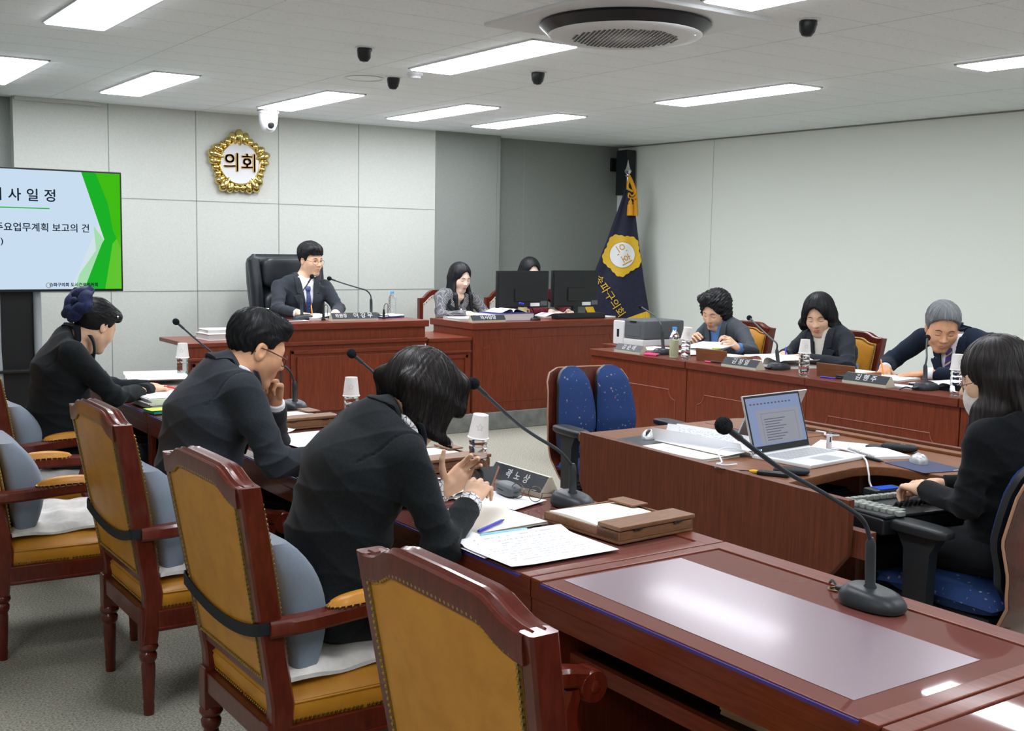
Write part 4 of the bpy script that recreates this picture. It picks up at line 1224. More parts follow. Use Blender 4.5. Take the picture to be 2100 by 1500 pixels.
def sdf_obj(name, f, lo, hi, h, m, parent, uvfn=None, root=(0, 0, 0)):
    P, Q = mesh_sdf(f, lo, hi, h)
    # pull the vertices onto the surface once and relax
    me = bpy.data.meshes.new(name)
    me.vertices.add(len(P)); me.loops.add(len(Q) * 4); me.polygons.add(len(Q))
    me.vertices.foreach_set('co', (P - np.array(root)).astype(F32).ravel())
    me.loops.foreach_set('vertex_index', Q.astype(np.int32).ravel())
    me.polygons.foreach_set('loop_start', np.arange(0, len(Q) * 4, 4, dtype=np.int32))
    me.polygons.foreach_set('loop_total', np.full(len(Q), 4, np.int32))
    me.update(calc_edges=True)
    me.materials.append(m)
    me.shade_smooth()
    if uvfn is not None:
        uv = me.uv_layers.new(name='strands')
        c = uvfn(P)[Q.ravel()]
        uv.data.foreach_set('uv', c.astype(F32).ravel())
    o = bpy.data.objects.new(name, me)
    COL.objects.link(o); o.parent = parent
    return o

def head_basis(f, roll=0.0):
    f = nrm(f); r = nrm(np.cross(f, (0, 0, 1))); u = np.cross(r, f)
    c, s = math.cos(roll), math.sin(roll)
    r2, u2 = r * c + u * s, u * c - r * s
    return np.stack([r2, f, u2], 1)      # columns: right, forward, up

def head_sdf(q, fem=0.0):
    """q in head coordinates (right, forward, up), origin between the eyes' level at head centre, unit scale = adult"""
    ax = np.abs(q[:, 0]); qa = np.stack([ax, q[:, 1], q[:, 2]], 1)
    d = sd_ell(q, (0, -.014, .034), (.0765, .096, .088))
    d = smin(d, sd_ell(q, (0, .024, -.030), (.064 - .004 * fem, .066, .082)), .04)
    d = smin(d, sd_caps(qa, (.050 - .005 * fem, -.002, -.058), (.016, .058, -.104), .021, .017), .035)
    d = smin(d, sd_ell(qa, (.010, .064, -.103), (.020, .017, .016)), .025)
    d = smin(d, sd_ell(qa, (.036, .055, -.030), (.028 - .004 * fem, .025 - .002 * fem, .027)), .042)
    d = smin(d, sd_caps(qa, (.0, .080, .020), (.040, .066, .020), .012, .010), .022)
    d = smax(d, -sd_ell(qa, (.032, .096, -.001), (.019, .014, .011)), .014)
    d = smin(d, sd_ell(qa, (.032, .071, -.002), (.0165, .0155, .0115)), .004)
    d = smin(d, sd_caps(q, (0, .084, .006), (0, .107, -.031), .0075, .0112), .012)
    d = smin(d, sd_ell(qa, (.0115, .095, -.036), (.009, .010, .0075)), .008)
    d = smin(d, sd_ell(q, (0, .078, -.066), (.026, .016, .018)), .02)
    d = smin(d, sd_caps(qa, (0, .0915, -.0625), (.017, .0835, -.0655), .0048, .003), .006)
    d = smin(d, sd_caps(qa, (0, .0905, -.0735), (.015, .084, -.0705), .0056, .003), .006)
    d = smax(d, -sd_caps(qa, (0, .097, -.068), (.021, .086, -.0685), .0016, .0014), .003)
    e = sd_ell(qa, (.0785, -.012, -.010), (.0085, .0195, .033))
    e = smax(e, -sd_ell(qa, (.088, -.008, -.006), (.007, .011, .019)), .006)
    return smin(d, e, .008)

def hand_prims(wr, a, n, side, sc, curls, thumb):
    """list of capsules for a hand; a = wrist->fingers, n = palm normal, side 'R'/'L'"""
    a = nrm(a); n = np.array(n, float); n = nrm(n - a * (n @ a)); t = np.cross(a, n) * (1 if side == 'R' else -1)
    wr = np.array(wr, float); out = []
    pt = lambda x, y, z: wr + (a * x + t * y + n * z) * sc
    out.append(('e', pt(.012, 0, 0), pt(.072, .0, .0), .030 * sc, .0165 * sc, .039 * sc, .0125 * sc, t))
    bases = [(.084, .030), (.089, .0105), (.086, -.0105), (.076, -.030)]
    L = [(.042, .025, .020), (.046, .029, .021), (.042, .027, .020), (.033, .020, .018)]
    R = [(.0090, .0078, .0072, .006), (.0092, .008, .0074, .0062), (.0088, .0076, .007, .006), (.008, .0068, .0062, .0054)]
    for i in range(4):
        x, y = bases[i]; p = pt(x, y, 0)
        out.append(('c', pt(.03, y * .75, 0), p, .011 * sc, .0098 * sc))
        ang = 0; cl = curls[i]
        sp = (y * 1.6)
        for k in range(3):
            ang += cl[k]
            d = a * math.cos(ang) + n * math.sin(ang) + t * sp * (1 if k == 0 else .6)
            q = p + nrm(d) * L[i][k] * sc
            out.append(('c', p, q, R[i][k] * sc, R[i][k + 1] * sc)); p = q
    p = pt(.018, .022, .004)
    for k, (l, r0, r1) in enumerate(((.045, .0135, .0105), (.033, .0105, .009), (.026, .009, .0066))):
        d = a * thumb[k][0] + t * thumb[k][1] + n * thumb[k][2]
        q = p + nrm(d) * l * sc
        out.append(('c', p, q, r0 * sc, r1 * sc)); p = q
    return out
CURL_FLAT = [(.15, .2, .15)] * 4
CURL_REST = [(.30, .45, .30), (.35, .5, .3), (.4, .55, .35), (.45, .6, .35)]
CURL_FIST = [(.9, 1.2, .8), (1.0, 1.3, .8), (1.05, 1.3, .8), (1.1, 1.3, .8)]
CURL_PEN = [(.55, .75, .35), (.65, .9, .45), (.95, 1.1, .6), (1.1, 1.2, .6)]
CURL_TAP = [(.45, .6, .35), (.55, .8, .4), (.65, .9, .5), (.75, .95, .5)]
TH_SIDE = [(.55, .75, .35), (.85, .35, .35), (.95, .05, .25)]
TH_PINCH = [(.55, .45, .65), (.85, .0, .5), (.9, -.2, .3)]
TH_UP = [(.45, .9, .2), (.75, .65, .1), (.9, .4, .1)]

def person(label, P, N, H, hf, S, E, Wr, hands, hair, top, skin_m='skin', hs=1.0, roll=0.0, fem=0.0, girth=1.0, hd=.003, hj=.007, v_len=.30, shirt=None, tie=None, lapel=True, collar=True,
           lips='lip', brow='brow', glasses=None, feet=None, comb='down', bend=0.0, cuff=None, ex=None, legs=True, hem=.10, pin=False, sleeve_end=.012, chest_f=None, grp=None, eyes='down', ws=1.0):
    """one seated figure; all points in world metres. P pelvis, N base of neck, H head centre at eye level, S/E/Wr = (right, left) joints"""
    P, N, H = (np.array(v, float) for v in (P, N, H))
    S = [np.array(v, float) for v in S]; E = [np.array(v, float) for v in E]; Wr = [np.array(v, float) for v in Wr]
    root = np.array([P[0], P[1], 0.0])
    t = thing('person', label, 'person', tuple(root), 0, grp)
    u = nrm(N - P); s = nrm(S[1] - S[0]); f = nrm(np.cross(s, u)); u2 = np.cross(f, s)
    side = A3(s)
    k = girth
    W1 = P + (N - P) * .38 - f * bend * .7; C1 = P + (N - P) * .68 - f * bend; U1 = P + (N - P) * .90 - f * bend * .45
    R = head_basis(hf, roll); Ri = R.astype(F32)
    def hl(p): return ((p - A3(H)) @ Ri) / hs
    na = nrm((H - R[:, 1] * .03 * hs - R[:, 2] * .07 * hs) - N)
    nk0 = H + R @ np.array([0, -.022, -.055]) * hs
    # ---- shape fields
    def torso(p, g=0.0):
        d = sd_ecaps(p, P, W1, (.178 + g) * k, (.128 + g) * k, (.158 + g) * k * ws, (.118 + g) * k, side)
        d = smin(d, sd_ecaps(p, W1, C1, (.158 + g) * k * ws, (.118 + g) * k, (.176 + g) * k, (.118 + g) * k, side), .05)
        d = smin(d, sd_ecaps(p, C1, U1, (.176 + g) * k, (.118 + g) * k, (.130 + g) * k, (.082 + g), side), .05)
        ry = .060 - .009 * fem
        d = smin(d, sd_caps(p, U1 * .35 + S[0] * .65, U1 * .35 + S[1] * .65, ry + g, ry + g), .06)
        d = smin(d, sd_caps(p, N - na * .005 - f * .01, N * .5 + S[0] * .5, .050 + g, .050 + g), .05)
        d = smin(d, sd_caps(p, N - na * .005 - f * .01, N * .5 + S[1] * .5, .050 + g, .050 + g), .05)
        return d
    def arm(p, i, g=0.0):
        ka = 1 - .13 * fem
        d = sd_caps(p, S[i], E[i], (.057 * ka + g), (.046 * ka + g))
        return smin(d, sd_caps(p, E[i], Wr[i], (.047 * ka + g), (.034 * ka + g)), .03)
    hp = []
    for i in (0, 1):
        if hands[i] is not None:
            a_, n_, cu, th = hands[i]
            hp += hand_prims(Wr[i], a_, n_, 'RL'[i], hs * (.90 if fem else 1.0), cu, th)
    def body(p):
        q = hl(p)
        d = head_sdf(q, fem) * hs
        d = smin(d, sd_caps(p, nk0, N + na * .02, (.052 - .008 * fem) * hs, (.056 - .008 * fem)), .03)
        d = smin(d, sd_caps(p, N, C1, .060, .06), .03)
        d = smin(d, sd_caps(p, C1, P, .06, .06), .03)
        d = smin(d, sd_ecaps(p, N - u * .03 + f * .03, C1 * .3 + N * .7 + f * .05, .085, .03, .10, .03, side), .03)
        for i in (0, 1):
            d = smin(d, sd_caps(p, N - u * .05, S[i], .04, .036), .02)
            d = smin(d, sd_caps(p, S[i], E[i], .034, .030), .01)
            d = smin(d, sd_caps(p, E[i], Wr[i], .034, .024 - .003 * fem), .01)
            if hands[i] is not None: d = smin(d, sd_caps(p, Wr[i], Wr[i] + nrm(hands[i][0]) * .02, .023, .022), .01)
        for o in hp:
            d = smin(d, sd_ecaps(p, *o[1:]) if o[0] == 'e' else sd_caps(p, *o[1:]), .009 if o[0] == 'e' else .0045)
        return d
    pts = np.array([P, N, H + R[:, 2] * .14, H - R[:, 2] * .13, H + R[:, 1] * .13, H - R[:, 1] * .13] + S + E + Wr)
    hpt = np.array([o[j] for o in hp for j in (1, 2)]) if hp else pts
    lo = np.minimum(pts.min(0) - .10, hpt.min(0) - .03); hi = np.maximum(pts.max(0) + .10, hpt.max(0) + .03)
    sdf_obj('body', body, lo, hi, hd, M[skin_m], t, root=root)
    # ---- clothes
    rng = np.random.RandomState(int(abs(P[0] * 991 + P[1] * 577)) % 10000)
    ph = rng.uniform(0, 6.3, 12)
    rid = lambda x: 1 - 2.2 * np.sqrt(np.abs(np.sin(x * .5)) + .02)
    def folds(p):
        w = 0
        for i in (0, 1):
            ax = nrm(E[i] - S[i]); m = np.exp(-((p - A3(E[i])) ** 2).sum(1) / (2 * .075 ** 2))
            z = (p - A3(E[i])) @ A3(nrm(ax + .35 * s + .2 * f)); w = w + m * rid(z * 95 + ph[i] + 1.5 * np.sin(p[:, 2] * 20)) * .0055
            m = np.exp(-((p - A3(S[i] * .8 + C1 * .2)) ** 2).sum(1) / (2 * .09 ** 2))
            z = (p - A3(S[i])) @ A3(nrm(.6 * s * (1 if i else -1) - u * .7)); w = w + m * rid(z * 70 + ph[2 + i] + np.sin(p[:, 2] * 14)) * .0042
        z = (p - A3(P)) @ A3(nrm(u + .35 * s)); z2 = (p - A3(P)) @ A3(nrm(u - .45 * s + .2 * f))
        m = np.exp(-(((p - A3(W1)) @ A3(u)) ** 2) / (2 * .12 ** 2))
        return w + m * (.0038 * rid(z * 62 + ph[5] + 1.2 * np.sin(p[:, 1] * 17 + p[:, 0] * 11)) + .0030 * rid(z2 * 75 + ph[6]))
    def vee(p):
        q = p - A3(N); sv = np.abs(q @ side); uv = q @ A3(u2); fv = q @ A3(f)
        return sv, uv, fv
    vt = .02
    def vshape(uv): return np.interp(uv, [-v_len, -.02, .06], [.004, .058, .075]).astype(F32)
    def jacket(p):
        d = torso(p, .010)
        q = p - A3(N)
        d = smax(d, (q @ A3(na)) - .012, .01)
        d = smax(d, -((p - A3(P)) @ A3(u) + hem), .02)
        for i in (0, 1):
            a_ = arm(p, i, .008)
            fa = nrm(Wr[i] - E[i])
            a_ = smax(a_, (p - A3(Wr[i] - fa * sleeve_end)) @ A3(fa), .006)
            d = smin(d, a_, .035)
        d = d - folds(p)
        sv, uv, fv = vee(p)
        if collar:
            r_ = np.sqrt(np.maximum((q * q).sum(1) - (q @ A3(na)) ** 2, 0)); h_ = q @ A3(na)
            d = d + np.where((np.abs(q @ side) < .0022) & (fv < -.03) & (r_ > .115), .0022, 0)
            for i in (0, 1):
                ao = nrm(s * (1 if i else -1) * .9 - u * .25); qs = p - A3(S[i] - s * (1 if i else -1) * .012)
                d = d + np.where((np.abs(qs @ A3(ao)) < .0026) & ((qs * qs).sum(1) < .13 ** 2), .0030, 0)
        if v_len > 0:
            hw = vshape(uv)
            dv = np.maximum(np.maximum(sv - hw, -v_len - uv), .01 - fv)
            d = np.maximum(d, -dv * .9)
            # centre front opening below the vee
            dv = np.maximum(np.maximum(np.abs(q @ side - .006) - .002, uv + v_len - .01), .03 - fv)
            d = np.maximum(d, -dv)
        # neck hole
        d = smax(d, -sd_caps(p, N + na * .0, N + na * .12, .050, .056), .008)
        return d
    sdf_obj('jacket' if lapel else 'top', jacket, lo - .03, hi + .03, hj, M[top], t, root=root)
    if collar:
        def collar_f(p):
            q = p - A3(N); sv, uv, fv = vee(p)
            r_ = np.sqrt(np.maximum((q * q).sum(1) - (q @ A3(na)) ** 2, 0)); h_ = q @ A3(na)
            T = np.abs(torso(p, .0165) ) - .0048
            d = T + 1
            if lapel:
                hw = vshape(uv)
                lw = np.interp(uv, [-v_len, -.112, -.104, -.10, -.02, .05], [.006, .080, .076, .052, .050, .035])
                reg = np.maximum(np.maximum(hw - .003 - sv, sv - hw - lw), np.maximum(np.maximum(-v_len + .004 - uv, uv - .035), -.015 - fv))
                notch = np.abs(uv + .102 - (sv - hw) * .25) - .0022
                reg = np.maximum(reg, -np.maximum(notch, .028 - (sv - hw)))
                d = np.minimum(d, np.maximum(T, reg))
            return d
        ax0 = nrm(-f - na * (-f @ na)); ax1 = np.cross(na, ax0)
        fm = math.radians(118 - 16 * fem if lapel else 108); NS = 44
        inner = []; kf = 1 - .10 * fem
        for j in range(NS + 1):
            a_ = -fm + 2 * fm * j / NS; e_ = ax0 * math.cos(a_) + ax1 * math.sin(a_); k_ = abs(a_) / fm
            top_h = (.050 - .036 * k_ ** 2)
            rr = np.linspace(.15, -.16, 156); ro = (.100 - .006 * k_) * kf
            q_ = (N + e_ * ro + na * rr[:, None]).astype(F32)
            dd = np.minimum(torso(q_, .0135), 9); i0 = int(np.argmax(dd < 0)) if (dd < 0).any() else 80
            ho_ = min(rr[i0], top_h - .014)
            sec = [(.0640 * kf, top_h - .030), (.0625 * kf, top_h - .006), (.0655 * kf, top_h), (.0705 * kf, top_h - .001), (.083 * kf, top_h * .45 + ho_ * .55), (ro, ho_ + .001), (ro + .002, ho_ - .006), (ro - .004, ho_ - .010), (.072 * kf, min(top_h - .03, ho_))]
            inner.append([tuple(N + e_ * r__ + na * h__ - root) for r__, h__ in sec])
        obj('collar', MB().rings(inner), M[top], t, ang=50)
        if lapel: sdf_obj('lapel', collar_f, np.minimum(N, C1) - .23, np.maximum(N, C1) + .23, min(.0042, hj), M[top], t, root=root)
    if shirt:
        def shirt_f(p):
            d = torso(p, .001)
            q = p - A3(N); sv, uv, fv = vee(p)
            d = np.maximum(d, np.maximum(np.maximum(sv - .105, -v_len - .03 - uv), np.maximum(uv - .04, -fv)))
            r_ = np.sqrt(np.maximum((q * q).sum(1) - (q @ A3(na)) ** 2, 0)); h_ = q @ A3(na)
            c = np.abs(r_ - (.0610 - .10 * h_) * (1 - .1 * fem)) - .004
            c = np.maximum(c, np.abs(h_ - .004) - .034)
            opening = np.maximum(sv - np.clip((h_ + .03) * .55, .0, .06), -fv)
            c = np.maximum(c, -opening)
            wing = np.maximum(np.abs(d + 0) - .004, np.maximum(np.abs(sv - .03 - (uv + .03) * .1) - .028, np.abs(uv + .045) - .03))
            d = smin(d, c, .006)
            d = smin(d, np.maximum(torso(p, .006), np.maximum(np.maximum(np.abs(sv - .036) - .022 + np.clip(-.02 - uv, 0, 1) * .35, -uv - .085), np.maximum(uv - .02, -fv))), .003)
            return np.maximum(d, -sd_caps(p, N + na * .0, N + na * .12, .047, .052))
        sdf_obj('shirt', shirt_f, np.minimum(N, C1) - .25, np.maximum(N, C1) + .25, .005, M[shirt], t, root=root)
    if tie:
        def tie_f(p):
            sv, uv, fv = vee(p)
            w = np.interp(uv, [-v_len - .04, -.085, -.075, -.035], [.040, .016, .017, .024])
            d = np.maximum(torso(p, np.float32(.010)), np.maximum(sv - w, np.maximum(uv + .035, -v_len - .035 - uv)))
            d = np.maximum(d, -fv)
            kn = sd_ell(p, surf_pt(-.055, .002), (.022, .020, .024))
            return smin(d, kn, .006)
        def surf_pt(uv, g):
            p0 = N + u2 * uv
            xs = p0 + f * np.linspace(0, .25, 120)[:, None]
            dd = torso(xs.astype(F32), g); i = np.argmax(dd > 0)
            return xs[i]
        sdf_obj('necktie', tie_f, np.minimum(N, C1) - .25, np.maximum(N, C1) + .25, .004, M[tie], t, root=root)
    if pin:
        p0 = N - u2 * .13 + s * .105
        xs = p0 + f * np.linspace(0, .25, 150)[:, None]; dd = jacket(xs.astype(F32)); i = int(np.argmax(dd > 0)); c = xs[i] - root
        obj('lapel_pin', MB().lathe([(.009, -.002), (.009, .002), (.005, .004), (.001, .004)], 10, M=frame(tuple(c), tuple(s), tuple(u2))), M['gold'], t)
    for i in (0, 1):
        if cuff and hands[i] is not None:
            fa = nrm(Wr[i] - E[i])
            obj('shirt_cuff', MB().tube([tuple(Wr[i] - fa * (.03) - root), tuple(Wr[i] - fa * (sleeve_end - .014) - root), tuple(Wr[i] - fa * (sleeve_end - .016) - root)], [.038, .0345, .030], 16), M[cuff], t)
    # ---- legs and shoes
    if legs:
        fx = np.array([f[0], f[1], 0]); fx = nrm(fx); sd = np.array([s[0], s[1], 0]); sd = nrm(sd)
        kn, an = [], []
        for j, sg in enumerate((-1, 1)):
            kz = feet[1] if feet else .50
            K = np.array([P[0], P[1], 0]) + fx * .40 + sd * sg * .11; K[2] = kz
            Ak = np.array([K[0], K[1], 0]) + fx * .02; Ak[2] = (feet[0] if feet else 0) + .10
            kn.append(K); an.append(Ak)
        def trousers(p):
            d = sd_ecaps(p, P, P + u * .02, .17 * k, .115 * k, .165 * k, .11 * k, A3(sd))
            for j, sg in enumerate((-1, 1)):
                hp_ = P + sd * sg * .085 - np.array([0, 0, .02])
                d = smin(d, sd_caps(p, hp_, kn[j], .084, .062), .04)
                d = smin(d, sd_caps(p, kn[j], an[j], .064, .050), .03)
            return np.maximum(d, (feet[0] if feet else 0) + .075 - p[:, 2])
        kk = np.array(kn + an + [P])
        sdf_obj('trousers', trousers, kk.min(0) - .19, kk.max(0) + .14, .010, M['trouser_black'], t, root=root)
        for j in (0, 1):
            c = an[j] - root; z0 = (feet[0] if feet else 0)
            mb = MB(); rs = []
            for x, w, hh in ((-.07, .028, .06), (-.04, .036, .085), (.02, .036, .085), (.08, .042, .055), (.14, .044, .045), (.18, .030, .035), (.195, .008, .02)):
                rs.append([tuple(np.array([c[0], c[1], z0]) + fx * x + sd * w * math.cos(a) + np.array([0, 0, max(0.0, .5 + .5 * math.sin(a)) * hh])) for a in np.linspace(0, 2 * PI, 17)[:-1]])
            obj('shoe', mb.rings(rs), M['dark_plastic'], t, ang=60)
    # ---- hair
    hlo = H - .27 * hs; hhi = H + .22 * hs
    def uvs(Pw):
        q = (Pw - H) @ R / hs
        th = np.arctan2(q[:, 0], -(q[:, 1] + .03)); 
        return np.stack([th / (2 * PI) + .5, q[:, 2] * 1.2 + .3 * np.hypot(q[:, 0], q[:, 1])], 1)
    fn, hm, hh, below = hair
    hlo[2] -= below
    hf_ = lambda p: fn(hl(p), p, H, R, hs, N) * hs
    ho = sdf_obj('hair', hf_, hlo, hhi, hh, M[hm], t, uvs, root)
    if comb: hair_strands(ho, hf_, comb, H, R, hs, root, M[hm], near=hd < .003)
    # ---- face details laid on the surface
    def face_curve(pts, r, m, nm, n=5, flat=1.0, lift=.0):
        out = []
        for x, z in [tuple(v) for v in bez([(a, b, 0) for a, b in pts], n)] if False else [(v.x, v.y) for v in bez([(a, b, 0) for a, b in pts], n)]:
            yy = np.linspace(.13, .0, 261); qq = np.stack([np.full(261, x), yy, np.full(261, z)], 1).astype(F32)
            dd = head_sdf(qq, fem); i = int(np.argmax(dd < 0))
            out.append(tuple(H + R @ np.array([x, yy[i] + lift, z]) * hs - root))
        rr = [r * hs * (.45 + .55 * math.sin(PI * (j + .6) / (len(out) + .2))) for j in range(len(out))]
        return MB().tube(out, rr, 6, flat=flat)
    mb = MB()
    for sg in (-1, 1):
        b = face_curve([(sg * .015, .020), (sg * .030, .0245), (sg * .048, .019)], .0032 if not fem else .0026, None, '')
        mb.add(b.v, b.f)
    obj('eyebrow', mb, M[brow], t)
    mb = MB()
    for sg in (-1, 1):
        zz = -.0055 if eyes == 'down' else -.001
        b = face_curve([(sg * .0175, zz), (sg * .032, zz + (-.0015 if eyes == 'down' else .003)), (sg * .047, zz + .001)], .0017, None, '')
        mb.add(b.v, b.f)
        if eyes == 'open':
            b = face_curve([(sg * .0285, -.0015), (sg * .032, -.0018), (sg * .0355, -.0015)], .0045, None, '', 3); mb.add(b.v, b.f)
    obj('eyelash', mb, M['brow'], t)
    b = face_curve([(-.019, -.0655), (-.008, -.0620), (0, -.0635), (.008, -.0620), (.019, -.0655)], .0024, None, '')
    b2 = face_curve([(-.016, -.0695), (0, -.0742), (.016, -.0695)], .0032, None, '')
    b.add(b2.v, b2.f)
    obj('lips', b, M[lips], t)
    if glasses:
        hw = lambda x, y, z: tuple(H + R @ np.array([x, y, z]) * hs - root)
        mb = MB(); ml = MB()
        for sg in (-1, 1):
            ring = [hw(sg * .034 + .0255 * math.cos(a), .099 - .006 * abs(math.cos(a)) * (1 if math.cos(a) * sg > 0 else 0), -.008 + .0185 * math.sin(a)) for a in np.linspace(0, 2 * PI, 25)[:-1]]
            wr_ = .0020 if glasses == 'brown_wire' else .0012
            mb.tube(ring, wr_, 6, closed=True)
            mb.tube([hw(sg * .059, .094, -.002), hw(sg * .074, .075, .0), hw(sg * .080, .02, .004), hw(sg * .083, -.015, .004), hw(sg * .080, -.032, -.016)], wr_, 6)
        mb.tube([hw(-.0095, .101, -.004), hw(0, .104, .0), hw(.0095, .101, -.004)], .0013, 6)
        obj('glasses', mb, M[glasses], t)
    if ex: ex(t, root, dict(H=H, R=R, N=N, s=s, f=f, u=u2, hs=hs, Wr=Wr))
    return t

def hair_strands(ho, f, comb, H, R, hs, root, m, near):
    n = 3200 if near else 1300
    V = np.empty(len(ho.data.vertices) * 3, F32); ho.data.vertices.foreach_get('co', V); V = V.reshape(-1, 3) + np.array(root)
    rs = np.random.RandomState(11)
    P = V[rs.randint(0, len(V), n)]
    r0 = .0005 if near else .0010
    K = 12
    step = rs.uniform(.6, 1.4, n)[:, None] * {'down': .0085, 'short': .0042, 'back': .0075, 'curl': .0050}[comb] * hs
    lift = rs.uniform(.0, 1, n) ** 3 * (.0035 if near else .0030)
    pts = [P.copy()]; rnd = rs.normal(0, 1, (n, 3)); ph = rs.uniform(0, 6.3, n)
    vel = np.zeros((n, 3))
    for k in range(K - 1):
        p32 = P.astype(F32); d0 = f(p32); e = .002
        g = np.stack([f(p32 + A3(v)) - d0 for v in ((e, 0, 0), (0, e, 0), (0, 0, e))], 1); g /= np.linalg.norm(g, axis=1, keepdims=True) + 1e-9
        q = (P - H) @ R / hs
        if comb == 'down': c = np.array([0, 0, -1.0]) + .12 * rnd
        elif comb == 'short': c = (np.stack([q[:, 0] * .8, q[:, 1] + .045, (q[:, 2] - .12) * 1.0], 1)) @ R.T; c = c / (np.linalg.norm(c, axis=1, keepdims=True) + 1e-6) + .22 * rnd
        elif comb == 'back': c = (np.array([0, -.115, .03]) - q) @ R.T; c = c / (np.linalg.norm(c, axis=1, keepdims=True) + 1e-6) + .10 * rnd
        else:
            a = ph + k * .55; t1 = np.cross(g, rnd); t1 /= np.linalg.norm(t1, axis=1, keepdims=True) + 1e-6; t2 = np.cross(g, t1)
            c = t1 * np.cos(a)[:, None] + t2 * np.sin(a)[:, None]
        t_ = c - g * (c * g).sum(1, keepdims=True)
        t_ /= np.linalg.norm(t_, axis=1, keepdims=True) + 1e-6
        if k: t_ = t_ * .6 + vel * .4
        vel = t_
        P = P + t_ * step
        d1 = f(P.astype(F32))
        P = P - g * np.clip(d1 - lift * (k / K), -.006, .006)[:, None]
        pts.append(P.copy())
    S_ = np.stack(pts, 1)                                  # n, K, 3
    T = np.gradient(S_, axis=1); T /= np.linalg.norm(T, axis=2, keepdims=True) + 1e-9
    a = np.cross(T, np.broadcast_to(rnd[:, None, :], T.shape)); a /= np.linalg.norm(a, axis=2, keepdims=True) + 1e-9
    b = np.cross(T, a)
    rad = r0 * np.minimum(1, np.linspace(1.15, .15, K))[None, :, None]
    ring = np.stack([S_ + rad * (a * math.cos(x) + b * math.sin(x)) for x in (0, 2.094, 4.189)], 2)
    vv = (ring.reshape(-1, 3) - np.array(root)).astype(F32)
    base = (np.arange(n)[:, None, None] * K + np.arange(K - 1)[None, :, None]) * 3
    j = np.arange(3)[None, None, :]; j2 = (j + 1) % 3
    Q = np.stack([base + j, base + j2, base + 3 + j2, base + 3 + j], -1).reshape(-1, 4)
    me = bpy.data.meshes.new('strands')
    me.vertices.add(len(vv)); me.loops.add(len(Q) * 4); me.polygons.add(len(Q))
    me.vertices.foreach_set('co', vv.ravel()); me.loops.foreach_set('vertex_index', Q.astype(np.int32).ravel())
    me.polygons.foreach_set('loop_start', np.arange(0, len(Q) * 4, 4, dtype=np.int32)); me.polygons.foreach_set('loop_total', np.full(len(Q), 4, np.int32))
    me.update(calc_edges=True); me.shade_smooth(); me.materials.append(m)
    o = bpy.data.objects.new('strands', me); COL.objects.link(o); o.parent = ho; o['kind'] = 'stuff'

# ---------------------------------------------------------------- hair styles, all in head coordinates
def scalp(q, th): return sd_ell(q, (0, -.016, .036), (.0765 + th, .096 + th, .088 + th))
def ridges(q, amp, fr):
    a = np.arctan2(q[:, 0], -(q[:, 1] + .03))
    return amp * np.sin(a * fr + 9 * q[:, 2] + 2.5 * np.sin(a * 5)) 
def hair_short(front=.062, top=.018, parted=True, side=.006, sweep=.012):
    def fn(q, p, H, R, hs, N):
        th = side + (top - side) * np.clip((q[:, 2] - .01) / .08, 0, 1)
        d = sd_ell(q, (0, -.016, .036), (.0765, .096, .088)) - th
        d = smin(d, sd_ell(q, (.012 * parted, .052, .098), (.058, .036, .028)) , .03) if sweep else d
        y = q[:, 1]
        zl = np.interp(y, [-.11, -.075, -.05, -.032, -.028, .006, .010, .026, .034, .050, .075, .10], [-.066, -.070, -.062, -.045, .016, .020, -.012, -.010, .030, .052, front, front + .004])
        d = smax(d, (zl - q[:, 2]) * .55, .004)
        return d - .0010 * np.sin(q[:, 0] * 210 + q[:, 1] * 120 + 3 * np.sin(q[:, 2] * 60))
    return fn
def hair_perm(q, p, H, R, hs, N):
    d = sd_ell(q, (0, -.022, .048), (.104, .118, .100))
    ax = np.abs(q[:, 0])
    d = smin(d, sd_ell(np.stack([ax, q[:, 1], q[:, 2]], 1), (.078, -.010, -.012), (.034, .056, .056)), .03)
    d = smin(d, sd_ell(q, (.02, .05, .112), (.075, .05, .04)), .03)
    d = d - .0065 * (np.sin(q[:, 0] * 82 + 2 * np.sin(q[:, 2] * 60)) * np.sin(q[:, 1] * 75 + 1.3) * np.sin(q[:, 2] * 88 + .6)) - .0016 * np.sin(q[:, 0] * 300 + q[:, 2] * 240)
    face = sd_ell(q, (0, .105, -.035), (.066, .095, .112))
    d = smax(d, -face, .012)
    return smax(d, -.085 - q[:, 2] + .3 * np.maximum(q[:, 1], 0), .01)
def hair_wavy_bob(q, p, H, R, hs, N):
    ax = np.abs(q[:, 0]); qa = np.stack([ax, q[:, 1], q[:, 2]], 1)
    d = scalp(q, .022)
    d = smin(d, sd_ell(qa, (.078, -.008, -.022), (.036, .066, .066)), .03)
    d = smin(d, sd_ell(qa, (.098, .012, -.058), (.036, .042, .036)), .02)
    d = smin(d, sd_ell(q, (0, -.075, -.03), (.085, .045, .075)), .03)
    d = d - .004 * np.sin(q[:, 2] * 90 + 2 * np.sin(q[:, 0] * 40)) * np.clip(.01 - q[:, 2], 0, .05) / .05
    face = sd_ell(q, (.006, .112, -.040), (.067, .100, .130))
    d = smax(d, -face, .008)
    return smax(d, -.105 - q[:, 2], .02)
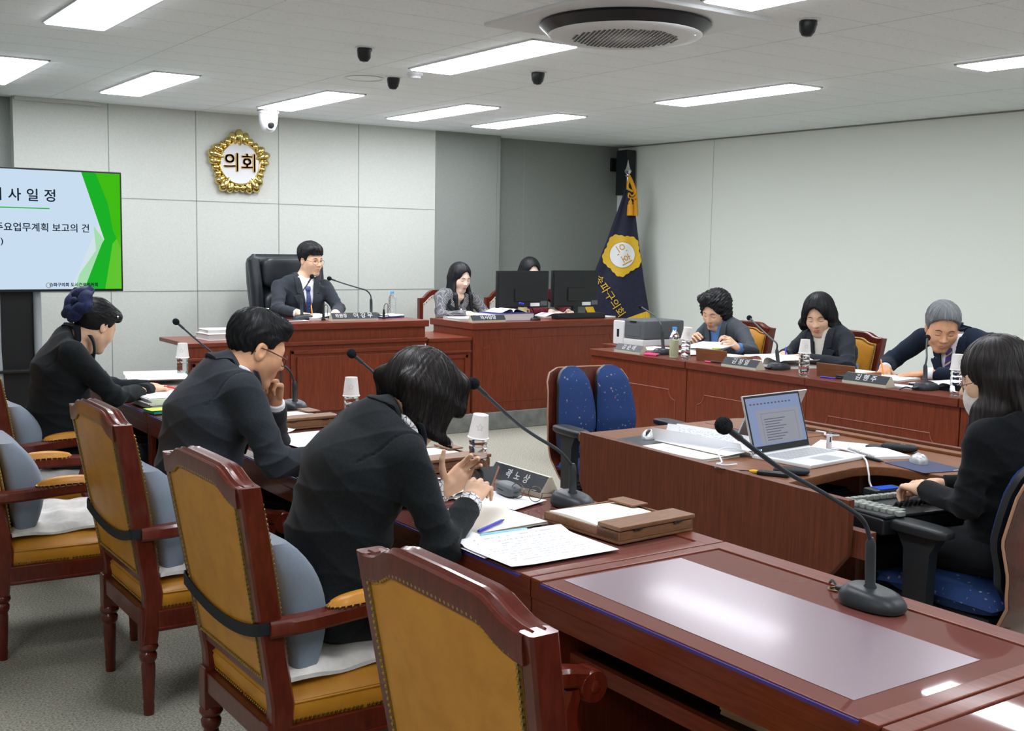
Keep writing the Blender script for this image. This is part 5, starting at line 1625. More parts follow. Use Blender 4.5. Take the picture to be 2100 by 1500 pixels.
def hair_bob(q, p, H, R, hs, N):
    """chin-length bob that hangs forward with gravity when the head is bowed"""
    g = A3(R.T @ np.array([0, 0, -1.0]))           # gravity in head coordinates
    ax = np.abs(q[:, 0]); qa = np.stack([ax, q[:, 1], q[:, 2]], 1)
    d = sd_ell(q, (0, -.016, .038), (.094, .112, .100))
    gd = np.array([0, g[1], g[2]])
    a = np.array([.074, .012, .01]); b = a + gd * .062 + np.array([.004, -.010, -.024])
    d = smin(d, sd_ecaps(qa, a, b, .074, .022, .064, .015, (0, 1, 0)), .035)
    a2 = np.array([.07, -.05, .0]); b2 = a2 + gd * .035 + np.array([-.004, .01, -.045])
    d = smin(d, sd_ecaps(qa, a2, b2, .062, .028, .040, .010, (0, 1, 0)), .035)
    a3 = np.array([0, .062, .095]); b3 = a3 + gd * .045 + np.array([0, .012, -.03])
    d = smin(d, sd_ecaps(q, a3, b3, .07, .028, .058, .016, (1, 0, 0)), .03)
    th = np.arctan2(q[:, 0], -(q[:, 1] + .03))
    d = d - .0009 * np.sin(th * 30 + 2 * np.sin(th * 7))
    face = sd_ell(q, (0, .150, -.06), (.054, .085, .110))
    d = smax(d, -face, .012)
    nape = sd_ell(q, (0, -.075, -.105), (.060, .07, .055))
    return smax(d, -nape, .012)
def hair_bun(q, p, H, R, hs, N):
    d = scalp(q, .013)
    d = smin(d, sd_ell(q, (0, .060, .082), (.068, .046, .040)), .03)
    d = smin(d, sd_ell(q, (0, -.110, .012), (.050, .040, .050)), .03)
    y = q[:, 1]
    zl = np.interp(y, [-.12, -.06, -.03, .0, .022, .030, .045, .075, .11], [-.078, -.082, -.05, .012, .0, .012, .050, .064, .07])
    d = smax(d, (zl - q[:, 2]) * .6, .006)
    return d
def hair_long(front=True, length=.36, fringe=False, side=False, back=.0):
    def fn(q, p, H, R, hs, N):
        ax = np.abs(q[:, 0]); qa = np.stack([ax, q[:, 1], q[:, 2]], 1)
        d = scalp(q, .016)
        # falls with gravity behind the shoulders, in world space
        gw = (p - A3(H)) / hs
        r0 = R[:, 0]; r0 = nrm([r0[0], r0[1], 0]); f0 = nrm(np.cross((0, 0, 1), r0))
        x = gw @ A3(r0); y = gw @ A3(f0); z = gw[:, 2]
        w = np.stack([np.abs(x), y, z], 1)
        d = smin(d, sd_ecaps(w, (0, -.045, .0), (0, -.085 - back * .9, -length * .55), .088, .055, .115, .034, (1, 0, 0)), .04)
        d = smin(d, sd_ecaps(w, (0, -.085 - back * .9, -length * .55), (0, -.10 - back, -length), .115, .034, .095, .016, (1, 0, 0)), .04)
        d = smin(d, sd_ecaps(w, (.072, -.022, .0), (.086, .010, -length * .45), .050, .020, .046, .026, (0, 1, 0)), .025)
        if side: d = smin(d, sd_ecaps(np.stack([-x, y, z], 1), (.082, .0, -.10), (.130, .055, -.36), .045, .026, .020, .014, (0, 1, 0)), .03)
        if front: d = smin(d, sd_ecaps(w, (.082, .03, -length * .4), (.080, .085, -length * .95), .040, .020, .022, .012, (0, 1, 0)), .02)
        th = np.arctan2(q[:, 0], -(q[:, 1] + .03))
        d = d - .0009 * np.sin(th * 34 + 2 * np.sin(th * 6))
        face = sd_ell(q, (0, .112, -.042), (.067, .100, .132))
        if fringe: face = np.maximum(face, q[:, 2] - .022 - .004 * np.sin(q[:, 0] * 200))
        d = smax(d, -face, .008)
        return d
    return fn
def hair_thin_grey(q, p, H, R, hs, N):
    return hair_short(.086, .018, False, .012, 0)(q, p, H, R, hs, N)
# ---------------------------------------------------------------- the people
def bow(t, root, c):
    H, R, hs = c['H'], c['R'], c['hs']
    o = H + R @ np.array([0.015, -.150, .045]) * hs - root
    Mx = frame(tuple(o), tuple(R[:, 0]), tuple(R[:, 2]))
    mb = MB()
    for a in (.35, 1.75, 3.3, 4.5, 5.4):
        d = Vector((math.cos(a), math.sin(a), 0)); n = Vector((-d.y, d.x, 0))
        def pt(u, v):
            w = .012 + .060 * math.sin(PI * min(1, u * .80)) ** .9
            return d * (.085 * u) + n * w * (2 * v - 1) + Vector((0, 0, .030 * math.sin(PI * u) * (1 - (2 * v - 1) ** 2) + .004 * math.sin(v * 12 + a) * u + .008))
        mb.sheet(pt, 12, 10, .006, M=Mx)
    mb.ball((0, 0, .03), (.018, .018, .014), 10, 8, M=Mx)
    obj('hair_bow', mb, M['ribbon_navy'], t, ang=180)
    obj('hair_clip', MB().ball(tuple(H + R @ np.array([.082, .035, .07]) * hs - root), .006, 8, 6), M['chrome'], t)
def buttons(t, root, c):
    Wr = c['Wr'][0] - root
    mb = MB()
    for k in range(4): mb.ball((Wr[0] - .035 - .022 * k, Wr[1] - .034, Wr[2] - .012 + .002 * k), .0062, 8, 6)
    obj('sleeve_button', mb, M['gold'], t)
def bun_extra(t, root, c): bow(t, root, c); buttons(t, root, c)

def face_mask(t, root, c):
    H, R, hs = c['H'], c['R'], c['hs']
    def fn(u, v):
        a = -1.25 + 2.5 * u; z = -.105 + .085 * v
        q = np.array([.074 * math.sin(a), .012 + .098 * math.cos(a) * (1 - .10 * (2 * v - 1) ** 2), z])
        return tuple(H + R @ q * hs - root)
    obj('face_mask', MB().sheet(fn, 20, 8, .0015), M['white_fabric'], t, ang=180)
# man in glasses, chin on hand
person('man in a charcoal suit and glasses reading with his chin on his fist', (1.270, 3.74, .585), (1.395, 3.735, 1.065), (1.497, 3.735, 1.150), (.93, -.02, -.385),
       ((1.375, 3.545, 1.030), (1.395, 3.930, 1.025)), ((1.455, 3.475, .795), (1.640, 3.930, .790)), ((1.715, 3.53, .782), (1.607, 3.835, .942)),
       (((1, .10, -.05), (0, 0, -1), CURL_REST, TH_SIDE), ((-.16, -.28, .94), (-.85, -.42, -.18), CURL_FIST, TH_UP)),
       (hair_short(.060, .015, True, .005), 'hair_black', .003, 0), 'suit_charcoal', 'skin_tan', 1.01, 0, 0, 1.03, .0026, .0045, .26, 'shirt_white', None, True, True, 'lip_male', 'brow', 'brown_wire',
       None, 'short', .035, 'shirt_white')
# person with the bob, holding a phone
person('person with a short black bob in a dark suit bowing over a phone', (1.285, 2.73, .585), (1.455, 2.715, 1.035), (1.560, 2.715, 1.096), (.80, .03, -.60),
       ((1.425, 2.545, .975), (1.440, 2.885, .995)), ((1.490, 2.470, .742), (1.600, 2.985, .770)), ((1.655, 2.600, .815), (1.720, 2.840, .800)),
       (((.60, .45, .42), (.35, .35, -.85), CURL_TAP, TH_PINCH), ((.62, -.22, .52), (.1, -.75, .50), [(.55, .6, .4)] * 4, [(.35, .8, .5), (.6, .8, .3), (.8, .6, .1)])),
       (hair_bob, 'hair_dark', .003, .05), 'suit_black', 'skin', 1.02, 0, 1.0, .98, .0026, .0045, .22, 'print_blouse', None, True, True, 'lip', 'brow', None, None, 'down', .04, 'print_blouse')
# person with the navy bow at the far end of the near row
person('person in a black jacket with a navy bow in pinned-up black hair', (1.215, 5.44, .585), (1.305, 5.41, 1.058), (1.395, 5.415, 1.118), (.80, .36, -.50),
       ((1.245, 5.235, 1.015), (1.290, 5.590, 1.015)), ((1.425, 5.245, .805), (1.520, 5.700, .795)), ((1.655, 5.455, .800), (1.72, 5.66, .785)),
       (((1, .08, -.02), (0, -.25, -1), CURL_PEN, TH_PINCH), ((.9, -.4, 0), (0, 0, -1), CURL_REST, TH_SIDE)),
       (hair_bun, 'hair_black', .004, 0), 'suit_black', 'skin', .93, 0, 1.0, .97, .0032, .006, .22, None, None, True, True, 'lip', 'brow', None, None, 'back', .035, None, bun_extra)
# chairperson
person('chairperson in a grey suit, blue tie and glasses at the high desk', (3.85, 8.72, .745), (3.862, 8.640, 1.210), (3.915, 8.600, 1.374), (.31, -.95, -.14),
       ((3.655, 8.64, 1.150), (4.065, 8.66, 1.150)), ((3.575, 8.47, .985), (4.115, 8.50, .975)), ((3.640, 8.235, .962), (3.95, 8.22, .955)),
       (((.65, -.65, -.12), (.15, .1, -1), CURL_PEN, TH_PINCH), ((-.35, -.9, -.06), (0, 0, -1), CURL_FLAT, TH_SIDE)),
       (hair_short(.050, .028, True, .012), 'hair_black', .004, 0), 'suit_slate', 'skin', 1.0, -.03, 0, 1.0, .0036, .006, .36, 'shirt_white', 'tie_blue', True, True, 'lip_male', 'brow', 'gilt_wire',
       (PZ, .62), 'short', 0, 'shirt_white', None, True, .10, True, eyes='open')
# clerk
def clerk_collar(t, root, c):
    N, s, f, u = c['N'] - root, c['s'], c['f'], c['u']
    mb = MB()
    for sg in (-1, 1):
        P = [N + s * sg * .02 + f * .085 - u * .075, N + s * sg * .070 + f * .06 - u * .0, N + s * sg * .135 + f * .085 - u * .085, N + s * sg * .085 + f * .125 - u * .145]
        mb.add([tuple(p + f * .012) for p in P] + [tuple(p - f * .01) for p in P], [(0, 1, 2, 3), (7, 6, 5, 4), (0, 4, 5, 1), (1, 5, 6, 2), (2, 6, 7, 3), (3, 7, 4, 0)])
    obj('collar', mb, M['suit_black'], t)
    obj('brooch', MB().ball(tuple(N + f * .125 - u * .13), (.012, .006, .014), 8, 6), M['white_plastic'], t)
person('young clerk with long black hair in a checked tweed jacket', (5.28, 8.66, .725), (5.285, 8.60, 1.095), (5.315, 8.565, 1.228), (.10, -.96, -.30),
       ((5.135, 8.60, 1.055), (5.465, 8.61, 1.055)), ((5.06, 8.45, .90), (5.54, 8.46, .90)), ((5.22, 8.27, .93), (5.42, 8.27, .93)),
       (((.6, -.7, 0), (0, 0, -1), CURL_REST, TH_SIDE), ((-.6, -.7, 0), (0, 0, -1), CURL_REST, TH_SIDE)),
       (hair_long(True, .40), 'hair_black', .004, .22), 'tweed', 'skin_pale', .98, 0, 1.0, .90, .004, .007, .12, None, None, False, False, 'lip_red', 'brow', None, (PZ, .60), 'down', 0, None, clerk_collar)
# second clerk behind the monitors
person('clerk in wine red hidden behind two monitors, only forehead and black hair showing', (6.13, 8.72, .725), (6.12, 8.67, 1.12), (6.105, 8.62, 1.275), (-.15, -.95, -.24),
       ((6.03, 8.66, 1.065), (6.36, 8.66, 1.065)), ((5.96, 8.50, .91), (6.43, 8.50, .91)), ((6.10, 8.28, .93), (6.30, 8.28, .93)),
       (((.4, -.8, 0), (0, 0, -1), CURL_REST, TH_SIDE), ((-.4, -.8, 0), (0, 0, -1), CURL_REST, TH_SIDE)),
       (hair_long(False, .20), 'hair_black', .004, 0.05), 'wine_knit', 'skin_pale', 1.0, 0, 1.0, .92, .004, .008, .10, None, None, False, False, 'lip', 'brow', None, (PZ, .60), 'down')
# far row
person('curly-haired member in a grey jacket and blue shirt holding up papers', (5.99, 5.95, .585), (5.925, 5.94, .975), (5.855, 5.955, 1.078), (-.90, -.20, -.46),
       ((5.93, 6.095, .940), (5.93, 5.765, .940)), ((5.83, 6.17, .80), (5.83, 5.56, .815)), ((5.67, 5.965, .862), (5.67, 5.545, .850)),
       (((-.45, -.35, .35), (-.3, -.9, -.1), CURL_PEN, TH_PINCH), ((-.55, .25, .45), (-.35, .9, -.1), CURL_PEN, TH_PINCH)),
       (hair_perm, 'hair_black', .004, 0), 'suit_midgrey', 'skin', 1.04, .10, 1.0, .93, .0036, .0065, .27, 'shirt_blue', None, True, True, 'lip_red', 'brow', None, None, 'curl', .02, 'shirt_blue', None, True, .10, True)
person('member with a wavy black bob in a dark jacket and cream blouse reading', (6.00, 4.98, .585), (5.945, 5.00, .995), (5.880, 5.03, 1.100), (-.84, -.44, -.38),
       ((5.94, 5.165, .950), (5.94, 4.845, .950)), ((5.84, 5.24, .82), (5.83, 4.74, .80)), ((5.66, 5.12, .842), (5.62, 4.96, .838)),
       (((-.8, -.2, -.1), (0, -.2, -1), CURL_PEN, TH_PINCH), ((-.5, .8, -.1), (0, -.1, -1), CURL_PEN, TH_PINCH)),
       (hair_wavy_bob, 'hair_black', .004, 0), 'suit_slate', 'skin', 1.03, -.06, 1.0, .92, .0036, .0065, .30, 'shirt_cream', None, True, True, 'lip_red', 'brow', None, None, 'down', .02, None, None, True, .10, True)
person('grey-haired man in a navy suit and striped tie writing with a pencil', (6.00, 3.99, .60), (5.895, 4.015, 1.025), (5.800, 4.050, 1.092), (-.68, -.68, -.46),
       ((5.885, 4.235, 1.010), (5.905, 3.795, 1.010)), ((5.80, 4.40, .855), (5.82, 3.72, .825)), ((5.62, 4.295, .832), (5.625, 4.01, .832)),
       (((-.80, -.50, -.14), (0, -.35, -1), CURL_PEN, TH_PINCH), ((-.55, .80, -.08), (0, 0, -1), CURL_FLAT, TH_SIDE)),
       (hair_thin_grey, 'hair_grey', .004, 0), 'suit_navy', 'skin_tan', 1.08, .04, 0, 1.10, .0036, .0065, .30, 'shirt_white', 'tie_stripe', True, True, 'lip_male', 'brow_grey', None, None, 'short', .03, 'shirt_white', None, True, .10, True)
# operator in the foreground
person('long-haired operator in black, seen from behind, typing at a console', (3.375, 2.055, .60), (3.365, 2.06, 1.02), (3.335, 2.125, 1.125), (-.42, .88, -.26),
       ((3.525, 2.06, .950), (3.205, 2.07, .950)), ((3.57, 2.14, .745), (3.160, 2.085, .740)), ((3.36, 2.33, .735), (3.225, 2.295, .740)),
       (((-.2, .95, -.05), (0, 0, -1), CURL_TAP, TH_SIDE), ((.35, .92, -.03), (0, 0, -1), CURL_TAP, TH_SIDE)),
       (hair_long(False, .38, True, True, .105), 'hair_dark', .004, .28), 'knit_black', 'skin', 1.0, 0, 1.0, .93, .003, .006, 0.0, None, None, False, False, 'lip', 'brow', 'gilt_wire', None, 'down', 0, None, face_mask)
# ---------------------------------------------------------------- paper
def page(name, fn, nu, nv, m, parent, th=.0, side=None):
    """printed sheet with its own page coordinates; thickness th downwards"""
    mb = MB().sheet(fn, nu, nv, th, 0, None, 1)
    o = obj(name, mb, [M[m], M[side or 'paper_shade']], parent, ang=180)
    me = o.data
    uv = me.uv_layers.new(name='page')
    n = (nu + 1) * (nv + 1)
    c = np.zeros((len(me.loops), 2), F32)
    vi = np.empty(len(me.loops), np.int32); me.loops.foreach_get('vertex_index', vi)
    k = vi % n
    ok = vi < n
    c[:, 0] = np.where(ok, (k // (nv + 1)) / nu, 0); c[:, 1] = np.where(ok, (k % (nv + 1)) / nv, 0)
    uv.data.foreach_set('uv', c.ravel())
    return o
def stack(name, label, cat, x, y, z, w, d, h, rz=0.0, m='paper', side='paper_shade', curl=0.0, group=None, skew=.0):
    t = thing(name, label, cat, (x, y, z), rz, group)
    fn = lambda u, v: (w * (u - .5) + skew * h, d * (v - .5), h + curl * (max(0, u - .6) / .4) ** 2 + .3 * curl * (max(0, .25 - v) / .25) ** 2)
    page('top_sheet', fn, 10, 8, m, t, max(.0006, min(h, .0012)), side)
    if h > .004:
        mb = MB(); n = max(2, int(h / .006))
        rn = random.Random(int(x * 1000 + y * 100))
        for k in range(n):
            a, b = h * k / n, h * (k + 1) / n - .0006
            j = lambda: rn.uniform(-.003, .003)
            mb.b2((-w / 2 + j(), -d / 2 + j(), a), (w / 2 + j(), d / 2 + j(), min(b, h - .0014)))
        obj('sheets', mb, M[side], t, False)
    return t
def open_book(name, label, x, y, z, w, d, h, rz, m='printed', cover='paper_shade', lift=.02, cat='book', lean=0.0):
    """w = full spread along local x, spine along y"""
    t = thing(name, label, cat, (x, y, z), rz)
    for s in (-1, 1):
        def fn(u, v, s=s):
            uu = u if s > 0 else 1 - u
            zz = h + lift * math.sin(PI * min(1, uu * 1.15) ** .6) * (1 - .5 * uu) + lean * uu * uu
            return (s * w / 2 * uu * (1 - .02 * lean), d * (v - .5), zz)
        page('page', fn, 16, 6, m, t, .0012, 'paper_shade')
    mb = MB()
    mb.b2((-w / 2 + .002, -d / 2, 0), (w / 2 - .002, d / 2, .003))
    mb.b2((-w / 2 + .004, -d / 2 + .002, .003), (w / 2 - .004, d / 2 - .002, max(.0035, h - .001)))
    obj('cover', mb, M[cover], t, False)
    return t
def pen(label, a, b, m, tip=True, r=.0045, name='pen', cap=None):
    a, b = Vector(a), Vector(b)
    t = thing(name, label, 'pen', tuple(a))
    L = b - a
    obj('barrel', MB().tube([L * 0, L * .04, L * .88, L * .9], [r * .8, r, r, r * .8], 10), M[m], t)
    if tip: obj('tip', MB().tube([L * .9, L * .985, L], [r * .75, r * .3, r * .1], 8), M['dark_plastic' if name == 'pen' else 'paper_cream'], t)
    if cap: obj('cap', MB().tube([L * -.01, L * .0, L * .35, L * .36], [r * .9, r * 1.2, r * 1.2, r], 10), M[cap], t)
    return t

# near row, in front of the person with the bob
z0 = DZ + .0015
open_b = thing('booklet', 'open printed booklet overhanging the desk edge beside the brown memo box', 'booklet', (1.70, 2.352, z0))
def bk1(u, v): return (-.168 + .336 * u, -.135 + .27 * v, .004 + .012 * math.exp(-((v - .93) / .10) ** 2) + .020 * max(0, .18 - u) * (1 - v))
page('page', bk1, 14, 14, 'printed', open_b, .001)
def bk2(u, v): return (-.172 + .16 * u, -.02 + .19 * v, .001 + .018 * math.exp(-((u - .45) / .2) ** 2) * v)
page('under_page', bk2, 10, 10, 'paper', open_b, .0006)
stack('notebook', 'cream open notebook under the blue ballpoint pen', 'notebook', 1.735, 2.675, z0, .27, .28, .007, .06, 'paper_cream', 'paper_shade')
stack('paper_sheet', 'loose white papers under the folded metal-rimmed glasses', 'paper', 1.93, 2.86, z0, .17, .23, .002, .35, 'paper', 'paper_shade')
open_book('report', 'open white report lying under the pointing hand of the phone user', 1.80, 3.07, z0, .30, .25, .006, .12, 'printed', 'paper_shade', .014)
pen('blue ballpoint pen lying on the cream notebook', (1.635, 2.525, z0 + .0135), (1.77, 2.60, z0 + .0135), 'pen_blue')
pen('pale cyan marker lying along the fold of the open booklet', (1.615, 2.485, z0 + .0145), (1.775, 2.475, z0 + .0145), 'pen_cyan', r=.004)
# phone held in both hands
ph = thing('smartphone', 'black smartphone held in the hands of the person with the bob', 'phone', (1.775, 2.72, .850))
PM = frame((0, 0, 0), (.70, -.66, .12), (.62, .74, .20))
obj('case', MB().box((0, 0, 0), (.076, .155, .009), .004, M=PM), mat('phone_case', srgb(120, 74, 56), .5), ph)
obj('screen', MB().box((0, 0, .005), (.069, .146, .0016), .0006, M=PM), mat('phone_glass', srgb(34, 40, 46), .12, spec=.5), ph)
# folding glasses on the desk and their case
def eyeglasses(label, x, y, z, rz, m):
    t = thing('eyeglasses', label, 'glasses', (x, y, z), rz)
    rz_ = .023
    mb = MB()
    for s in (-1, 1):
        mb.tube([(s * .034 + .025 * math.cos(a), .004 * math.sin(a), .026 + rz_ * math.sin(a)) for a in np.linspace(0, 2 * PI, 25)[:-1]], .0013, 6, closed=True)
    mb.tube(bez([(-.010, 0, .028), (0, .004, .033), (.010, 0, .028)], 6), .0012, 6)
    obj('rim', mb, M[m], t)
    for s in (-1, 1):
        obj('temple', MB().tube([(s * .059, 0, .032), (s * .064, .006, .032), (s * .05, .06, .022), (s * .02, .11, .006)], .0012, 6), M[m], t)
        obj('lens', MB().lathe([(.0235, -.0006), (.0238, 0), (.0235, .0006)], 24, M=frame((s * .034, 0, .026), (1, 0, 0), (0, 0, 1))), M['lens'], t)
    return t
eyeglasses('thin metal-rimmed glasses standing on papers before the nameplate', 1.985, 2.80, z0 + .003, math.radians(-72), 'gilt_wire')
t = thing('glasses_case', 'ribbed grey glasses case lying behind the phone', 'case', (1.985, 2.90, z0), math.radians(80))
obj('shell', pillow((0, 0, .022), (.062, .028, .020), .6), M['grey_plastic'], t)
obj('zipper', MB().tube([(.0625 * math.cos(a), .0285 * math.sin(a), .022) for a in np.linspace(0, 2 * PI, 33)[:-1]], .002, 6, closed=True), M['dark_plastic'], t)

# ---------------------------------------------------------------- memo boxes
def make_memo():
    t = thing('memo_box', '', 'memo box')
    wb = M['wood_box']
    obj('tray', MB().b2((-.14, -.155, 0), (.14, .155, .008), .002).b2((-.14, -.155, .008), (-.132, .155, .030), .002).b2((.132, -.155, .008), (.14, .155, .030), .002).b2((-.14, .147, .008), (.14, .155, .030), .002).b2((-.14, -.155, .008), (.14, -.065, .034), .003), wb, t)
    obj('pen_lid', MB().b2((-.143, -.16, .036), (.143, -.072, .048), .003), wb, t)
    for hx in (-.09, .06): obj('hinge', MB().b2((hx, -.161, .032), (hx + .03, -.157, .037)), M['dark_plastic'], t)
    page('memo_pad', lambda u, v: (-.134 + .245 * u, -.062 + .20 * v, .034 - .006 * u + .004 * math.sin(PI * v)), 8, 8, 'paper_cream', t, .02, 'paper_cream')
    obj('felt', MB().b2((-.132, -.065, .008), (.132, .147, .012)), M['green_felt'], t, False)
    obj('small_lid', MB().b2((.085, .03, .036), (.148, .135, .042), .002), wb, t)
    return t
mm0 = make_memo()
MEMO = [(2.035, 2.425, z0 - .001, .06, 'wooden memo box with a pen lid beside the open booklet, at the desk joint'), (2.05, 3.47, z0 - .001, .02, 'wooden memo box half hidden behind the bobbed head, near the cup-capped bottle'),
        (1.985, 4.545, z0 - .001, .04, 'wooden memo box with a cyan slip on its pad, beside the man in glasses')]
for i, (x, y, z, a, lab) in enumerate(MEMO):
    o = mm0 if i == 0 else dup(mm0, (0, 0, 0))
    o.location = (x, y, z); o.rotation_euler = (0, 0, a); o['label'] = lab; o['group'] = 'wooden memo boxes'
t = thing('paper_slip', 'small cyan paper slip on the memo pad beside the man in glasses', 'paper', (1.93, 4.62, z0 + .037), .3)
page('slip', lambda u, v: (.07 * (u - .5), .03 * (v - .5), .004 * u), 4, 2, 'pen_cyan', t)
# man's papers
stack('paper_sheet', 'printed sheet under the forearm of the man in glasses', 'paper', 1.875, 4.14, z0, .26, .29, .003, .10, 'printed')
stack('paper_sheet', 'white sheets tucked under the memo box beside the man', 'paper', 1.83, 4.36, z0, .10, .13, .004, .2, 'paper', curl=.01)
t = thing('binder_cover', 'dark blue booklet cover peeking from under the sleeve of the man', 'booklet', (1.66, 4.19, z0), .1)
page('cover', lambda u, v: (.12 * (u - .5), .15 * (v - .5), .022 * math.sin(PI * u)), 10, 4, 'navy_cover', t, .001, 'navy_cover')
# papers near the person with the bow
open_book('photo_book', 'large open book with grey photos under the arm of the person with the bow', 1.88, 6.08, z0, .42, .32, .02, math.radians(78), 'paper', 'paper_shade', .03, lean=.035)
t = thing('paper_stack', 'thick stack of loose white papers at the near desk edge, close to the bow person', 'paper', (1.72, 5.35, z0), .05)
rn = random.Random(5); mb = MB()
for k in range(8): mb.b2((-.15 + rn.uniform(-.012, .012), -.13 + rn.uniform(-.01, .01), .006 * k), (.15 + rn.uniform(-.01, .01), .13 + rn.uniform(-.01, .01), .006 * k + .005))
obj('sheets', mb, M['paper'], t, False)
page('top_sheet', lambda u, v: (-.15 + .3 * u, -.13 + .26 * v, .050), 4, 4, 'printed', t, .001)
stack('booklet', 'pale green booklet with a teal spine beside the thick paper stack', 'booklet', 1.63, 5.13, z0, .18, .12, .012, .1, 'lime', 'teal', curl=.012)
stack('folder', 'white folder with blue inner cover beneath the cuff buttons', 'folder', 1.78, 5.64, z0, .26, .20, .006, .1, 'paper', 'navy_cover', curl=.01)
pen('red pen in the hand of the person with the bow', (1.72, 5.46, .815), (1.86, 5.50, .775), 'pen_red')

stack('document_stack', 'pale documents lying on the shelf under the empty near desk', 'paper', 1.80, 1.54, DZ - .1995, .20, .26, .03, .05, 'paper', 'paper_shade')
stack('document_stack', 'brown envelope beside the documents on the shelf of the empty desk', 'paper', 1.83, 1.82, DZ - .1995, .16, .22, .012, -.1, 'wood_box', 'wood_box')
# ---------------------------------------------------------------- bottles with paper cups
def make_bottle(full=True, cap=None):
    prof = [(.026, 0), (.030, .003), (.031, .012), (.0285, .018), (.031, .024), (.031, .05), (.029, .055), (.031, .06), (.031, .075), (.0295, .08), (.031, .085), (.031, .098), (.029, .103), (.031, .108), (.031, .118), (.029, .123), (.031, .128), (.0305, .14), (.026, .156), (.017, .174), (.0135, .180), (.0135, .196)]
    t = thing('water_bottle', '', 'bottle')
    obj('bottle_body', MB().lathe(prof, 28), M['pet'], t)
    obj('screw_cap', MB().lathe([(.0148, .186), (.0150, .188), (.0150, .202), (.0135, .204), (.001, .2045)], 20), M[cap or 'white_plastic'], t)
    return t
b0 = make_bottle()
def make_cup():
    t = thing('paper_cup', '', 'cup')
    obj('wall', MB().lathe([(.0345, .002), (.036, 0), (.0375, .002), (.036, .005), (.0345, .006), (.0262, .079), (.0262, .081), (.0245, .081), (.0245, .077), (.001, .077)], 32, cap=False), M['cup'], t)
    st = []
    for k in range(10):
        a = PI / 2 + k * PI / 5; r = .013 if k % 2 == 0 else .006
        st.append((r * math.cos(a), r * math.sin(a)))
    def onw(x, z): 
        rr = .0345 - (z - .006) * (.0083 / .073) + .0005
        an = x / rr - 2.1
        return (rr * math.cos(an), rr * math.sin(an), z)
    obj('printed_star', MB().tube([onw(x, .042 + y) for x, y in st], .0004, 4, closed=True), M['grey_plastic'], t)
    return t
c0 = make_cup()
BOT = [(2.075, 3.215, DZ, 'water bottle capped by a tilted paper cup, before the nearest nameplate', 'white paper cup tilted on the bottle before the nearest nameplate', .12),
       (2.17, 4.36, DZ, 'water bottle behind the shoulder of the person with the bob', 'white paper cup with a star, upside down behind the bobbed person shoulder', 0.0),
       (2.06, 6.21, DZ, 'water bottle at the far end of the near row', 'white paper cup upside down on the bottle by the bow person', 0.03),
       (5.12, 5.465, RZT, 'clear water bottle beside the bottle of pale yellow drink', 'white paper cup tilted beside the pale yellow drink', .14),
       (5.10, 4.455, RZT, 'clear water bottle in front of the member with the wavy bob', 'white paper cup on the bottle in front of the wavy bob', .02),
       (5.12, 3.475, RZT, 'clear water bottle in front of the grey-haired man', 'white paper cup with a star on the bottle before the grey-haired man', 0.0)]
for i, (x, y, z, l1, l2, tl) in enumerate(BOT):
    o = b0 if i == 0 else dup(b0, (0, 0, 0))
    o.location = (x, y, z + .0005); o['label'] = l1; o['group'] = 'water bottles under paper cups'
    o.rotation_euler = (0, 0, i * 1.3)
    o = c0 if i == 0 else dup(c0, (0, 0, 0))
    o.location = (x, y, z + .130); o.rotation_euler = (tl, tl * .4, 0); o['label'] = l2; o['group'] = 'upside-down paper cups'
t = make_bottle(cap='cap_blue')
t.name = 'juice_bottle'
t.location = (5.119, 5.575, RZT); t['label'] = 'small bottle of pale yellow drink with a blue cap'; t['category'] = 'bottle'
obj('drink', MB().lathe([(.001, .004), (.0275, .005), (.0275, .118), (.001, .118)], 24), M['juice'], t)
t = make_bottle(cap='cap_blue')
t.location = (4.60, 8.36, .922 + .0005); t['label'] = 'small water bottle with a blue cap behind the chairperson papers'; t['category'] = 'bottle'
t.location = (4.50, 8.30, .9225)
o = dup(c0, (3.40, 8.30, .805), 0, 'white paper cup at the screen end of the dais, behind the man', 'upside-down paper cups')
o.rotation_euler = (PI, 0, 0); o.location = (3.40, 8.32, .922 + .082); o['label'] = 'white paper cup standing by the executive chair'

